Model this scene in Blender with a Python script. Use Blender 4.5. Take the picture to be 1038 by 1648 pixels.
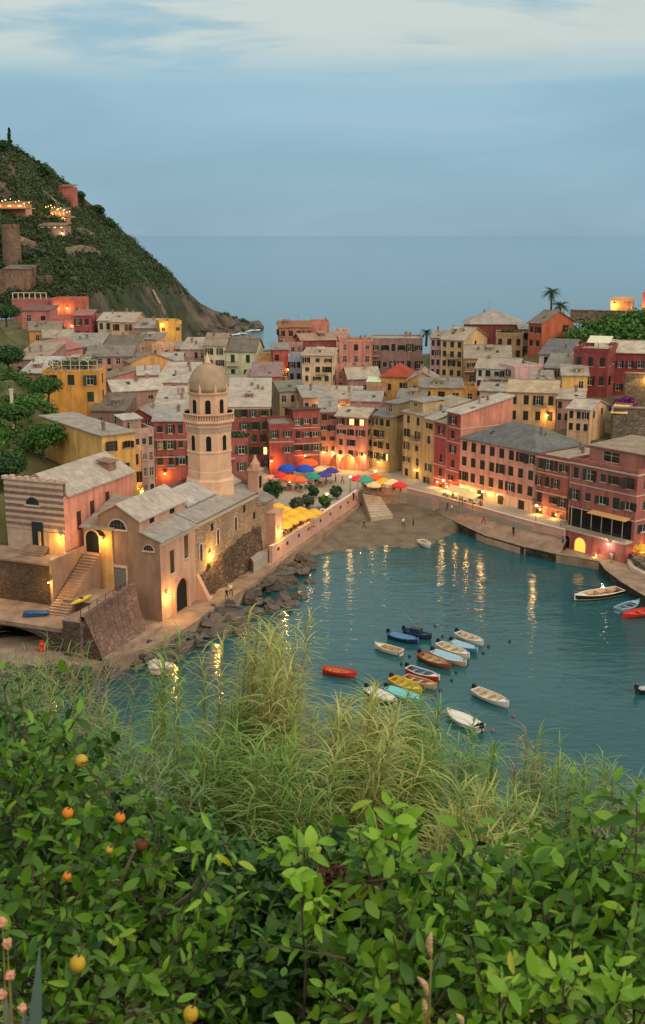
import bpy, math, random
import numpy as np
from mathutils import Vector, Matrix
random.seed(11)
RNG = np.random.default_rng(11)
for o in list(bpy.data.objects):
    bpy.data.objects.remove(o)
SC = bpy.context.scene
COL = SC.collection

# ------------------------------------------------------------------ camera
CAMH = 50.0
FOC = 1800.0                                   # focal length in pixels of the 1038x1648 photograph
PITCH = math.atan(446 / FOC)
cp, sp = math.cos(PITCH), math.sin(PITCH)
cam_d = bpy.data.cameras.new('camera')
cam = bpy.data.objects.new('camera', cam_d); COL.objects.link(cam)
cam.location = (0, 0, CAMH)
cam.rotation_euler = (math.pi / 2 - PITCH, 0, 0)
cam_d.sensor_fit = 'VERTICAL'; cam_d.sensor_height = 24.0
cam_d.lens = 24.0 * FOC / 1648.0
cam_d.dof.use_dof = True; cam_d.dof.focus_distance = 170.0; cam_d.dof.aperture_fstop = 4.6
cam_d.clip_start = 0.1; cam_d.clip_end = 90000
SC.camera = cam

# ------------------------------------------------------------------ world: dusk sky under thin cloud
SUN_AZ, SUN_EL = math.radians(138), math.radians(42)      # azimuth clockwise from +Y: light comes from the right
W = bpy.data.worlds.new('World'); SC.world = W; W.use_nodes = True
nt = W.node_tree; nt.nodes.clear()
def N(t, tree=None, **kw):
    n = (tree or nt).nodes.new(t)
    for k, v in kw.items(): setattr(n, k, v)
    return n
def build_world():
    L = nt.links.new
    out = N('ShaderNodeOutputWorld'); bg = N('ShaderNodeBackground'); L(bg.outputs[0], out.inputs[0])
    sky = N('ShaderNodeTexSky', sky_type='NISHITA', sun_disc=False)
    sky.sun_elevation = math.radians(9); sky.sun_rotation = SUN_AZ
    sky.air_density = 1.2; sky.dust_density = 1.0; sky.ozone_density = 3.0
    scl = N('ShaderNodeVectorMath', operation='SCALE'); scl.inputs['Scale'].default_value = 0.07
    L(sky.outputs[0], scl.inputs[0])
    tc = N('ShaderNodeTexCoord'); sep = N('ShaderNodeSeparateXYZ'); L(tc.outputs['Generated'], sep.inputs[0])
    zz = N('ShaderNodeMath', operation='MAXIMUM'); L(sep.outputs[2], zz.inputs[0]); zz.inputs[1].default_value = 0.0
    add = N('ShaderNodeMath', operation='ADD'); L(zz.outputs[0], add.inputs[0]); add.inputs[1].default_value = 0.06
    dx = N('ShaderNodeMath', operation='DIVIDE'); L(sep.outputs[0], dx.inputs[0]); L(add.outputs[0], dx.inputs[1])
    dy = N('ShaderNodeMath', operation='DIVIDE'); L(sep.outputs[1], dy.inputs[0]); L(add.outputs[0], dy.inputs[1])
    cmb = N('ShaderNodeCombineXYZ'); L(dx.outputs[0], cmb.inputs[0]); L(dy.outputs[0], cmb.inputs[1])
    def noise(scale, detail, off, sx=1.0):
        mp = N('ShaderNodeMapping'); L(cmb.outputs[0], mp.inputs[0]); mp.inputs['Location'].default_value = off
        mp.inputs['Scale'].default_value = (sx, 1, 1)
        n = N('ShaderNodeTexNoise'); n.inputs['Scale'].default_value = scale; n.inputs['Detail'].default_value = detail
        n.inputs['Roughness'].default_value = 0.55; n.inputs['Distortion'].default_value = 0.35
        L(mp.outputs[0], n.inputs['Vector']); return n
    n1 = noise(1.15, 7, (4.2, 1.3, 0), 0.55); n2 = noise(0.45, 4, (7.3, 0.4, 0), 0.5)
    # overcast veil: pale blue near the horizon, brighter cream cloud sheet higher up
    veil = N('ShaderNodeValToRGB'); L(zz.outputs[0], veil.inputs[0])
    e = veil.color_ramp.elements
    e[0].position = 0.0; e[0].color = (0.262, 0.405, 0.50, 1)
    e[1].position = 1.0; e[1].color = (0.48, 0.56, 0.57, 1)
    m = veil.color_ramp.elements.new(0.045); m.color = (0.268, 0.436, 0.535, 1)
    m = veil.color_ramp.elements.new(0.125); m.color = (0.285, 0.478, 0.59, 1); m = veil.color_ramp.elements.new(0.3); m.color = (0.42, 0.54, 0.58, 1)
    # cloud sheet threshold depends on elevation with a wavy edge
    ed = N('ShaderNodeMath', operation='MULTIPLY_ADD'); L(n2.outputs[0], ed.inputs[0]); ed.inputs[1].default_value = 0.16
    ed.inputs[2].default_value = -0.08; 
    es = N('ShaderNodeMath', operation='ADD'); L(ed.outputs[0], es.inputs[0]); L(zz.outputs[0], es.inputs[1])
    rng = N('ShaderNodeMapRange', interpolation_type='SMOOTHSTEP'); L(es.outputs[0], rng.inputs[0])
    rng.inputs[1].default_value = 0.118; rng.inputs[2].default_value = 0.180
    gap = N('ShaderNodeMapRange', interpolation_type='SMOOTHSTEP'); L(n1.outputs[0], gap.inputs[0])
    gap.inputs[1].default_value = 0.36; gap.inputs[2].default_value = 0.48
    mul = N('ShaderNodeMath', operation='MULTIPLY'); L(rng.outputs[0], mul.inputs[0]); L(gap.outputs[0], mul.inputs[1])
    mul2 = N('ShaderNodeMath', operation='MULTIPLY'); L(mul.outputs[0], mul2.inputs[0]); mul2.inputs[1].default_value = 0.9
    mixc = N('ShaderNodeMix', data_type='RGBA'); L(mul2.outputs[0], mixc.inputs[0]); L(veil.outputs[0], mixc.inputs[6])
    mixc.inputs[7].default_value = (0.60, 0.665, 0.62, 1)
    # faint mottling in the lower veil
    c3 = N('ShaderNodeCombineXYZ'); L(sep.outputs[0], c3.inputs[0]); L(sep.outputs[1], c3.inputs[1]); z3 = N('ShaderNodeMath', operation='MULTIPLY'); L(sep.outputs[2], z3.inputs[0]); z3.inputs[1].default_value = 4.5; L(z3.outputs[0], c3.inputs[2])
    n3 = N('ShaderNodeTexNoise'); n3.inputs['Scale'].default_value = 3.2; n3.inputs['Detail'].default_value = 5; n3.inputs['Roughness'].default_value = 0.5; n3.inputs['Distortion'].default_value = 0.5; L(c3.outputs[0], n3.inputs['Vector'])
    mot = N('ShaderNodeMapRange'); L(n3.outputs[0], mot.inputs[0]); mot.inputs[1].default_value = 0.3; mot.inputs[2].default_value = 0.7
    mot.inputs[3].default_value = 0.90; mot.inputs[4].default_value = 1.09
    sc2 = N('ShaderNodeVectorMath', operation='SCALE'); L(mixc.outputs[2], sc2.inputs[0]); L(mot.outputs[0], sc2.inputs['Scale'])
    pal = N('ShaderNodeMapRange', interpolation_type='SMOOTHSTEP'); L(n3.outputs[0], pal.inputs[0]); pal.inputs[1].default_value = .45; pal.inputs[2].default_value = .72; pal.inputs[4].default_value = .3
    pm_ = N('ShaderNodeMix', data_type='RGBA'); L(pal.outputs[0], pm_.inputs[0]); L(sc2.outputs[0], pm_.inputs[6]); pm_.inputs[7].default_value = (0.36, 0.475, 0.55, 1)
    fin = N('ShaderNodeMix', data_type='RGBA'); fin.inputs[0].default_value = 0.93
    L(scl.outputs[0], fin.inputs[6]); L(pm_.outputs[2], fin.inputs[7])
    L(fin.outputs[2], bg.inputs[0]); bg.inputs[1].default_value = 0.575
build_world()
sun_d = bpy.data.lights.new('sun', 'SUN'); sun_d.energy = 1.5; sun_d.angle = math.radians(100); sun_d.color = (1.0, 0.80, 0.58)
sun = bpy.data.objects.new('sun', sun_d); COL.objects.link(sun)
_sd = Vector((math.sin(SUN_AZ) * math.cos(SUN_EL), math.cos(SUN_AZ) * math.cos(SUN_EL), math.sin(SUN_EL)))
sun.rotation_euler = _sd.to_track_quat('Z', 'Y').to_euler()
sun.location = _sd * 300
vs = SC.view_settings
SC.display_settings.display_device = 'sRGB'
vs.view_transform = 'Standard'; vs.look = 'None'; vs.exposure = 0.95; vs.gamma = 1.0; vs.use_curve_mapping = False
cy = SC.cycles
cy.use_denoising = True
try: cy.denoiser = 'OPENIMAGEDENOISE'
except Exception: pass
cy.max_bounces = 5; cy.diffuse_bounces = 2; cy.glossy_bounces = 3; cy.transmission_bounces = 3; cy.transparent_max_bounces = 6
cy.sample_clamp_indirect = 4.0; cy.caustics_reflective = False; cy.caustics_refractive = False
cy.use_light_tree = True

# ------------------------------------------------------------------ pixel <-> world helpers (to survey the place from the photograph)
def ray(px, py):
    r = (px - 519) / FOC; u = (824 - py) / FOC
    return Vector((r, cp + u * sp, -sp + u * cp))
def at_z(px, py, z):
    d = ray(px, py); return Vector((0, 0, CAMH)) + d * ((z - CAMH) / d.z)
def at_y(px, py, Y):
    d = ray(px, py); return Vector((0, 0, CAMH)) + d * (Y / d.y)
def px_of(p):
    dx, dy, dz = p[0], p[1], p[2] - CAMH
    f = dy * cp - dz * sp; u = dy * sp + dz * cp
    return (519 + FOC * dx / f, 824 - FOC * u / f)

# ------------------------------------------------------------------ materials
def lin(c):
    return c / 12.92 if c <= 0.04045 else ((c + 0.055) / 1.055) ** 2.4
def rgb(r, g, b, k=1.0):
    return tuple(min(0.86, lin(v / 255.0) * k) for v in (r, g, b))
MATS = {}
def base_mat(name, rough=0.8, spec=0.3):
    m = bpy.data.materials.new(name); m.use_nodes = True
    t = m.node_tree; b = t.nodes['Principled BSDF']
    b.inputs['Roughness'].default_value = rough
    b.inputs['Specular IOR Level'].default_value = spec
    return m, t, b
def mat(name, col, rough=0.8, var=0.12, scale=1.5, spec=0.3, bump=0.0, bscale=20, dark=None, metal=0.0, coords='Object', stretch=(1, 1, 1), obvar=0.0):
    """plain surface with two octaves of tonal variation and optional fine relief"""
    if name in MATS: return MATS[name]
    m, t, b = base_mat(name, rough, spec); L = t.links.new
    b.inputs['Metallic'].default_value = metal
    tc = N('ShaderNodeTexCoord', t); mp = N('ShaderNodeMapping', t); mp.inputs['Scale'].default_value = stretch
    L(tc.outputs[coords], mp.inputs[0])
    n = N('ShaderNodeTexNoise', t); n.inputs['Scale'].default_value = scale; n.inputs['Detail'].default_value = 6; n.inputs['Roughness'].default_value = 0.65
    L(mp.outputs[0], n.inputs['Vector'])
    mr = N('ShaderNodeMapRange', t); L(n.outputs[0], mr.inputs[0]); mr.inputs[1].default_value = 0.28; mr.inputs[2].default_value = 0.72
    mx = N('ShaderNodeMix', t, data_type='RGBA'); L(mr.outputs[0], mx.inputs[0])
    lo = dark if dark else tuple(c * (1 - var * 1.6) for c in col)
    hi = tuple(min(0.9, c * (1 + var)) for c in col)
    mx.inputs[6].default_value = (*lo, 1); mx.inputs[7].default_value = (*hi, 1)
    last = mx.outputs[2]
    if obvar:
        oi = N('ShaderNodeObjectInfo', t); hs = N('ShaderNodeHueSaturation', t)
        vr = N('ShaderNodeMapRange', t); L(oi.outputs['Random'], vr.inputs[0]); vr.inputs[3].default_value = 1 - obvar; vr.inputs[4].default_value = 1 + obvar
        L(vr.outputs[0], hs.inputs['Value']); L(last, hs.inputs['Color']); last = hs.outputs[0]
    L(last, b.inputs['Base Color'])
    if bump:
        n2 = N('ShaderNodeTexNoise', t); n2.inputs['Scale'].default_value = bscale; n2.inputs['Detail'].default_value = 4
        L(mp.outputs[0], n2.inputs['Vector'])
        bp = N('ShaderNodeBump', t); bp.inputs['Strength'].default_value = bump; bp.inputs['Distance'].default_value = 0.05
        L(n2.outputs[0], bp.inputs['Height']); L(bp.outputs[0], b.inputs['Normal'])
    MATS[name] = m; return m
def emit(name, col, s):
    if name in MATS: return MATS[name]
    m = bpy.data.materials.new(name); m.use_nodes = True; t = m.node_tree; t.nodes.clear()
    o = N('ShaderNodeOutputMaterial', t); e = N('ShaderNodeEmission', t); e.inputs[0].default_value = (*col, 1); e.inputs[1].default_value = s
    t.links.new(e.outputs[0], o.inputs[0]); MATS[name] = m; return m

KW = 1.16           # sRGB swatch read from the photograph -> paint albedo
def plaster(r, g, b):
    """lime-washed render: blotches, rain streaks, faded patches"""
    name = 'plaster_%d_%d_%d' % (r, g, b)
    if name in MATS: return MATS[name]
    c = rgb(r, g, b, KW); _g = sum(c) / 3; c = tuple(v * 0.92 + _g * 0.08 for v in c); c = (c[0] * 1.03, c[1] * .98, c[2] * .93)
    if c[1] > .6 * c[0] and c[2] < .62 * c[0]: c = (c[0] * 1.02, c[1] * .93, c[2] * 1.12)
    if c[0] > 2.6 * c[1]: _g = sum(c) / 3; c = tuple((v * .86 + _g * .14) * .92 for v in c)
   
    m, t, bs = base_mat(name, 0.9, 0.15); L = t.links.new
    tc = N('ShaderNodeTexCoord', t); oi = N('ShaderNodeObjectInfo', t)
    off = N('ShaderNodeVectorMath', t, operation='SCALE'); off.inputs[0].default_value = (37, 53, 11); L(oi.outputs['Random'], off.inputs['Scale'])
    ad = N('ShaderNodeVectorMath', t, operation='ADD'); L(tc.outputs['Object'], ad.inputs[0]); L(off.outputs[0], ad.inputs[1])
    def nz(sc, det, st=(1, 1, 1), ro=0.6):
        mp = N('ShaderNodeMapping', t); mp.inputs['Scale'].default_value = st; L(ad.outputs[0], mp.inputs[0])
        n = N('ShaderNodeTexNoise', t); n.inputs['Scale'].default_value = sc; n.inputs['Detail'].default_value = det; n.inputs['Roughness'].default_value = ro
        L(mp.outputs[0], n.inputs['Vector']); return n.outputs[0]
    def rangen(src, a, b_, lo, hi):
        mr = N('ShaderNodeMapRange', t); L(src, mr.inputs[0])
        for i, v in zip((1, 2, 3, 4), (a, b_, lo, hi)): mr.inputs[i].default_value = v
        return mr.outputs[0]
    blot = rangen(nz(0.35, 5), 0.3, 0.7, 0.74, 1.16)
    strk = rangen(nz(1.6, 4, (1, 1, 0.07)), 0.42, 0.75, 1.06, 0.62)
    mm = N('ShaderNodeMath', t, operation='MULTIPLY'); L(blot, mm.inputs[0]); L(strk, mm.inputs[1])
    sc = N('ShaderNodeVectorMath', t, operation='SCALE'); sc.inputs[0].default_value = c; L(mm.outputs[0], sc.inputs['Scale'])
    pat = rangen(nz(0.8, 6, (1, 1, 0.6), 0.7), 0.57, 0.66, 0, 0.45)
    mx = N('ShaderNodeMix', t, data_type='RGBA'); L(pat, mx.inputs[0]); L(sc.outputs[0], mx.inputs[6])
    g_ = sum(c) / 3; mx.inputs[7].default_value = (g_ * 0.6 + c[0] * 0.5, g_ * 0.6 + c[1] * 0.48, g_ * 0.6 + c[2] * 0.46, 1)
    L(mx.outputs[2], bs.inputs['Base Color'])
    bp = N('ShaderNodeBump', t); bp.inputs['Strength'].default_value = 0.35; bp.inputs['Distance'].default_value = 0.06; L(nz(3.0, 6), bp.inputs['Height']); L(bp.outputs[0], bs.inputs['Normal'])
    MATS[name] = m; return m
def roof_mat(r, g, b):
    """slate / tile roof: rows of slabs down the slope, lichen patches"""
    name = 'roofing_%d_%d_%d' % (r, g, b)
    if name in MATS: return MATS[name]
    c = rgb(r, g, b, 0.92); _g = sum(c) / 3; c = tuple(v * .8 + _g * .2 for v in c) if max(c) < 2.2 * min(c) else c; c = (c[0] * .90, c[1] * .82, c[2] * .75)
    m, t, bs = base_mat(name, 0.85, 0.2); L = t.links.new
    tc = N('ShaderNodeTexCoord', t); oi = N('ShaderNodeObjectInfo', t)
    off = N('ShaderNodeVectorMath', t, operation='SCALE'); off.inputs[0].default_value = (17, 29, 5); L(oi.outputs['Random'], off.inputs['Scale'])
    ad = N('ShaderNodeVectorMath', t, operation='ADD'); L(tc.outputs['Object'], ad.inputs[0]); L(off.outputs[0], ad.inputs[1])
    br = N('ShaderNodeTexBrick', t); L(ad.outputs[0], br.inputs['Vector']); br.inputs['Scale'].default_value = 1.0
    br.inputs['Brick Width'].default_value = 0.7; br.inputs['Row Height'].default_value = 0.45; br.inputs['Mortar Size'].default_value = 0.03
    br.inputs['Color1'].default_value = (*[v * 0.86 for v in c], 1); br.inputs['Color2'].default_value = (*[min(.9, v * 1.1) for v in c], 1)
    br.inputs['Mortar'].default_value = (*[v * 0.78 for v in c], 1); br.inputs['Mortar Smooth'].default_value = 0.5
    n = N('ShaderNodeTexNoise', t); n.inputs['Scale'].default_value = 0.45; n.inputs['Detail'].default_value = 7; n.inputs['Roughness'].default_value = 0.7; L(ad.outputs[0], n.inputs['Vector'])
    mr = N('ShaderNodeMapRange', t); L(n.outputs[0], mr.inputs[0]); mr.inputs[1].default_value = 0.3; mr.inputs[2].default_value = 0.7; mr.inputs[3].default_value = 0.70; mr.inputs[4].default_value = 1.22
    sc = N('ShaderNodeVectorMath', t, operation='SCALE'); L(br.outputs[0], sc.inputs[0]); L(mr.outputs[0], sc.inputs['Scale'])
    n2 = N('ShaderNodeTexNoise', t); n2.inputs['Scale'].default_value = 1.6; n2.inputs['Detail'].default_value = 5; L(ad.outputs[0], n2.inputs['Vector'])
    m2 = N('ShaderNodeMapRange', t); L(n2.outputs[0], m2.inputs[0]); m2.inputs[1].default_value = 0.56; m2.inputs[2].default_value = 0.7; m2.inputs[4].default_value = 0.3
    mx = N('ShaderNodeMix', t, data_type='RGBA'); L(m2.outputs[0], mx.inputs[0]); L(sc.outputs[0], mx.inputs[6]); mx.inputs[7].default_value = (0.16, 0.13, 0.09, 1)
    hs = N('ShaderNodeHueSaturation', t); vr = N('ShaderNodeMapRange', t); L(oi.outputs['Random'], vr.inputs[0]); vr.inputs[3].default_value = .78; vr.inputs[4].default_value = 1.12; L(vr.outputs[0], hs.inputs['Value'])
    wn = N('ShaderNodeTexWhiteNoise', t, noise_dimensions='1D'); L(oi.outputs['Random'], wn.inputs['W']); vs_ = N('ShaderNodeMapRange', t); L(wn.outputs['Value'], vs_.inputs[0]); vs_.inputs[3].default_value = .45; vs_.inputs[4].default_value = 1.15; L(vs_.outputs[0], hs.inputs['Saturation']); L(mx.outputs[2], hs.inputs['Color'])
    L(hs.outputs[0], bs.inputs['Base Color'])
    bp = N('ShaderNodeBump', t); bp.inputs['Strength'].default_value = 0.5; bp.inputs['Distance'].default_value = 0.05; L(br.outputs['Fac'], bp.inputs['Height']); bp.invert = True
    L(bp.outputs[0], bs.inputs['Normal'])
    MATS[name] = m; return m
def stone_mat(name, col, mort, w=0.5, h=0.28, var=0.35, bump=0.8):
    """rubble masonry too fine to pick apart: irregular courses by voronoi cells"""
    if name in MATS: return MATS[name]
    m, t, bs = base_mat(name, 0.92, 0.15); L = t.links.new
    tc = N('ShaderNodeTexCoord', t); mp = N('ShaderNodeMapping', t); L(tc.outputs['Object'], mp.inputs[0]); mp.inputs['Scale'].default_value = (1 / w, 1 / w, 1 / h)
    v = N('ShaderNodeTexVoronoi', t, feature='F1'); L(mp.outputs[0], v.inputs['Vector']); v.inputs['Scale'].default_value = 1
    ve = N('ShaderNodeTexVoronoi', t, feature='DISTANCE_TO_EDGE'); L(mp.outputs[0], ve.inputs['Vector']); ve.inputs['Scale'].default_value = 1
    sx = N('ShaderNodeSeparateXYZ', t); L(v.outputs['Color'], sx.inputs[0])
    mr = N('ShaderNodeMapRange', t); L(sx.outputs[0], mr.inputs[0]); mr.inputs[3].default_value = 1 - var; mr.inputs[4].default_value = 1 + var
    n = N('ShaderNodeTexNoise', t); n.inputs['Scale'].default_value = 0.3; n.inputs['Detail'].default_value = 6; L(tc.outputs['Object'], n.inputs['Vector'])
    m3 = N('ShaderNodeMapRange', t); L(n.outputs[0], m3.inputs[0]); m3.inputs[1].default_value = 0.3; m3.inputs[2].default_value = 0.7; m3.inputs[3].default_value = 0.7; m3.inputs[4].default_value = 1.25
    mu = N('ShaderNodeMath', t, operation='MULTIPLY'); L(mr.outputs[0], mu.inputs[0]); L(m3.outputs[0], mu.inputs[1])
    sc = N('ShaderNodeVectorMath', t, operation='SCALE'); sc.inputs[0].default_value = col; L(mu.outputs[0], sc.inputs['Scale'])
    mo = N('ShaderNodeMapRange', t); L(ve.outputs['Distance'], mo.inputs[0]); mo.inputs[1].default_value = 0.02; mo.inputs[2].default_value = 0.09
    mx = N('ShaderNodeMix', t, data_type='RGBA'); L(mo.outputs[0], mx.inputs[0]); mx.inputs[6].default_value = (*mort, 1); L(sc.outputs[0], mx.inputs[7])
    L(mx.outputs[2], bs.inputs['Base Color'])
    bp = N('ShaderNodeBump', t); bp.inputs['Strength'].default_value = bump; bp.inputs['Distance'].default_value = 0.08; L(mo.outputs[0], bp.inputs['Height']); L(bp.outputs[0], bs.inputs['Normal'])
    MATS[name] = m; return m

# ------------------------------------------------------------------ mesh builder
class MB:
    def __init__(s): s.v = []; s.f = []; s.m = []; s.cm = 0
    def add(s, vs_, fs):
        n = len(s.v); s.v += [tuple(p) for p in vs_]; s.f += [tuple(i + n for i in f) for f in fs]; s.m += [s.cm] * len(fs)
    def quad(s, *p): s.add(p, [tuple(range(len(p)))])
    def box(s, x0, x1, y0, y1, z0, z1):
        s.add([(x0, y0, z0), (x1, y0, z0), (x1, y1, z0), (x0, y1, z0), (x0, y0, z1), (x1, y0, z1), (x1, y1, z1), (x0, y1, z1)],
              [(0, 3, 2, 1), (4, 5, 6, 7), (0, 1, 5, 4), (1, 2, 6, 5), (2, 3, 7, 6), (3, 0, 4, 7)])
    def prism(s, poly, z0, z1):
        """poly: list of (x,y) counter-clockwise or (x,y,ztop)"""
        a = sum(poly[i][0] * poly[(i + 1) % len(poly)][1] - poly[(i + 1) % len(poly)][0] * poly[i][1] for i in range(len(poly)))
        if a < 0: poly = poly[::-1]
        n = len(poly)
        s.add([(p[0], p[1], z0) for p in poly] + [(p[0], p[1], p[2] if len(p) > 2 else z1) for p in poly],
              [tuple(range(n - 1, -1, -1)), tuple(range(n, 2 * n))] + [(i, (i + 1) % n, n + (i + 1) % n, n + i) for i in range(n)])
    def slab(s, poly3, th):
        """planar 3D polygon (top, ccw from above) extruded down by th"""
        n = len(poly3)
        s.add([(p[0], p[1], p[2]) for p in poly3] + [(p[0], p[1], p[2] - th) for p in poly3],
              [tuple(range(n)), tuple(range(2 * n - 1, n - 1, -1))] + [((i + 1) % n, i, n + i, n + (i + 1) % n) for i in range(n)])
    def tube(s, pts, rads, n=6, cap=True):
        pts = [Vector(p) for p in pts]
        if not hasattr(rads, '__len__'): rads = [rads] * len(pts)
        rings = []
        for i, p in enumerate(pts):
            d = (pts[min(i + 1, len(pts) - 1)] - pts[max(i - 1, 0)])
            d = d.normalized() if d.length > 1e-9 else Vector((0, 0, 1))
            a = d.cross(Vector((0, 0, 1)) if abs(d.z) < 0.95 else Vector((1, 0, 0))).normalized(); b = d.cross(a)
            rings.append([p + (a * math.cos(2 * math.pi * k / n) + b * math.sin(2 * math.pi * k / n)) * rads[i] for k in range(n)])
        vv = [q for r in rings for q in r]; ff = []
        for i in range(len(pts) - 1):
            for k in range(n):
                ff.append((i * n + (k + 1) % n, i * n + k, (i + 1) * n + k, (i + 1) * n + (k + 1) % n))
        if cap: ff.append(tuple(range(n))); ff.append(tuple(range((len(pts) - 1) * n + n - 1, (len(pts) - 1) * n - 1, -1)))
        s.add(vv, ff)
    def lathe(s, prof, n=16, c=(0, 0), rot=0.0):
        """prof: list of (r,z) from bottom to top"""
        vv = []; ff = []
        for r, z in prof:
            for k in range(n):
                a = 2 * math.pi * k / n + rot; vv.append((c[0] + r * math.cos(a), c[1] + r * math.sin(a), z))
        for i in range(len(prof) - 1):
            for k in range(n): ff.append((i * n + k, i * n + (k + 1) % n, (i + 1) * n + (k + 1) % n, (i + 1) * n + k))
        ff.append(tuple(range(n - 1, -1, -1))); m_ = (len(prof) - 1) * n; ff.append(tuple(range(m_, m_ + n)))
        s.add(vv, ff)
    def blob(s, c, r, seed=0, sub=1, amp=0.25, flat=0.7):
        """lumpy rock"""
        rr = random.Random(seed); n1, n2 = (8, 5) if sub == 1 else (12, 7)
        vv = []; ff = []
        ph = [rr.uniform(0, 6.28) for _ in range(6)]
        for i in range(n2 + 1):
            th = math.pi * i / n2
            for k in range(n1):
                a = 2 * math.pi * k / n1
                d = (math.sin(th) * math.cos(a), math.sin(th) * math.sin(a), math.cos(th))
                q = 1 + amp * (math.sin(2.3 * d[0] * 2 + ph[0]) * 0.5 + math.sin(3.1 * d[1] * 2 + ph[1]) * 0.4 + math.sin(2.7 * d[2] * 2 + ph[2] + d[0]) * 0.4) + rr.uniform(-.09, .09) * (0 < i < n2)
                vv.append((c[0] + d[0] * r[0] * q, c[1] + d[1] * r[1] * q, c[2] + d[2] * r[2] * q))
        for i in range(n2):
            for k in range(n1): ff.append((i * n1 + k, (i + 1) * n1 + k, (i + 1) * n1 + (k + 1) % n1, i * n1 + (k + 1) % n1))
        s.add(vv, ff)
    def mesh(s, name, mats, smooth=False):
        me = bpy.data.meshes.new(name); me.from_pydata(s.v, [], s.f)
        if not isinstance(mats, (list, tuple)): mats = [mats]
        for m in mats: me.materials.append(m)
        if len(mats) > 1: me.polygons.foreach_set('material_index', s.m)
        if smooth: me.polygons.foreach_set('use_smooth', [True] * len(me.polygons))
        me.update(); return me
    def build(s, name, mats, parent=None, smooth=False, loc=None, rz=None):
        return place(name, s.mesh(name, mats, smooth), parent, loc, rz)
def place(name, me, parent=None, loc=None, rz=None):
    o = bpy.data.objects.new(name, me); COL.objects.link(o)
    if parent is not None: o.parent = parent
    if loc is not None: o.location = loc
    if rz is not None: o.rotation_euler = (0, 0, rz)
    return o
def thing(name, label, cat, loc=(0, 0, 0), rz=0.0, group=None):
    o = bpy.data.objects.new(name, None); COL.objects.link(o); o.location = loc; o.rotation_euler = (0, 0, rz)
    o.empty_display_size = 0.2
    tag(o, label, cat, group); return o
def tag(o, label=None, cat=None, group=None, kind=None):
    if label: o['label'] = label
    if cat: o['category'] = cat
    if group: o['group'] = group
    if kind: o['kind'] = kind
    return o
def copy_tree(o, parent=None):
    c = o.copy(); COL.objects.link(c); c.parent = parent
    for ch in list(o.children): copy_tree(ch, c)
    return c
def point_light(name, loc, energy, col=(1.0, 0.52, 0.16), r=0.15, parent=None):
    d = bpy.data.lights.new(name, 'POINT'); d.energy = energy; d.color = col; d.shadow_soft_size = r
    o = bpy.data.objects.new(name, d); COL.objects.link(o); o.location = loc
    if parent: o.parent = parent
    return o
def np_mesh(name, verts, faces_n, mats, loops=None, smooth=False, midx=None):
    """verts (n,3) where each consecutive faces_n verts make one face, unless loops given as (m,faces_n) indices"""
    me = bpy.data.meshes.new(name)
    verts = np.asarray(verts, dtype=np.float32).reshape(-1, 3)
    if loops is None: loops = np.arange(len(verts)).reshape(-1, faces_n)
    loops = np.asarray(loops, dtype=np.int32)
    me.vertices.add(len(verts)); me.vertices.foreach_set('co', verts.ravel())
    me.loops.add(loops.size); me.loops.foreach_set('vertex_index', loops.ravel())
    me.polygons.add(len(loops)); me.polygons.foreach_set('loop_start', np.arange(0, loops.size, faces_n, dtype=np.int32))
    me.polygons.foreach_set('loop_total', np.full(len(loops), faces_n, dtype=np.int32))
    if not isinstance(mats, (list, tuple)): mats = [mats]
    for m in mats: me.materials.append(m)
    if midx is not None: me.polygons.foreach_set('material_index', np.asarray(midx, dtype=np.int32))
    if smooth: me.polygons.foreach_set('use_smooth', np.ones(len(loops), dtype=bool))
    me.update(calc_edges=True); me.validate(); return me
# ------------------------------------------------------------------ houses
GLASS = mat('window_glass', (0.02, 0.022, 0.026), rough=0.15, var=0.3, spec=0.5)
FRAME = mat('window_frame', rgb(205, 195, 180), rough=0.7)
FRAMED = mat('window_frame_dark', rgb(95, 80, 70), rough=0.7)
SHUT = {'g': mat('shutter_green', (0.022, 0.042, 0.034), rough=0.6, obvar=0.35), 'b': mat('shutter_brown', (0.05, 0.03, 0.022), rough=0.6, obvar=0.3),
        'k': mat('shutter_dark', (0.022, 0.024, 0.026), rough=0.6, obvar=0.3), 'G': mat('shutter_bright_green', (0.02, 0.085, 0.045), rough=0.55, obvar=0.25),
        't': mat('shutter_teal', (0.03, 0.10, 0.10), rough=0.55, obvar=0.3)}
LITWIN = emit('window_lit', (1.0, 0.55, 0.18), 1.6)
TRIM = mat('stone_trim', rgb(190, 170, 150), rough=0.85)
CHIM = mat('chimney_plaster', rgb(150, 128, 112), rough=0.9, obvar=0.25)
IRON = mat('iron_dark', (0.025, 0.026, 0.028), rough=0.5)
BULB = emit('lamp_bulb', (1.0, 0.52, 0.14), 20.0)
BULBW = emit('lamp_bulb_white', (1.0, 0.95, 0.75), 60.0)
TILE_ROW = mat('ridge_tile', rgb(150, 130, 110), rough=0.9, obvar=0.2)
_WC = {}
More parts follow.
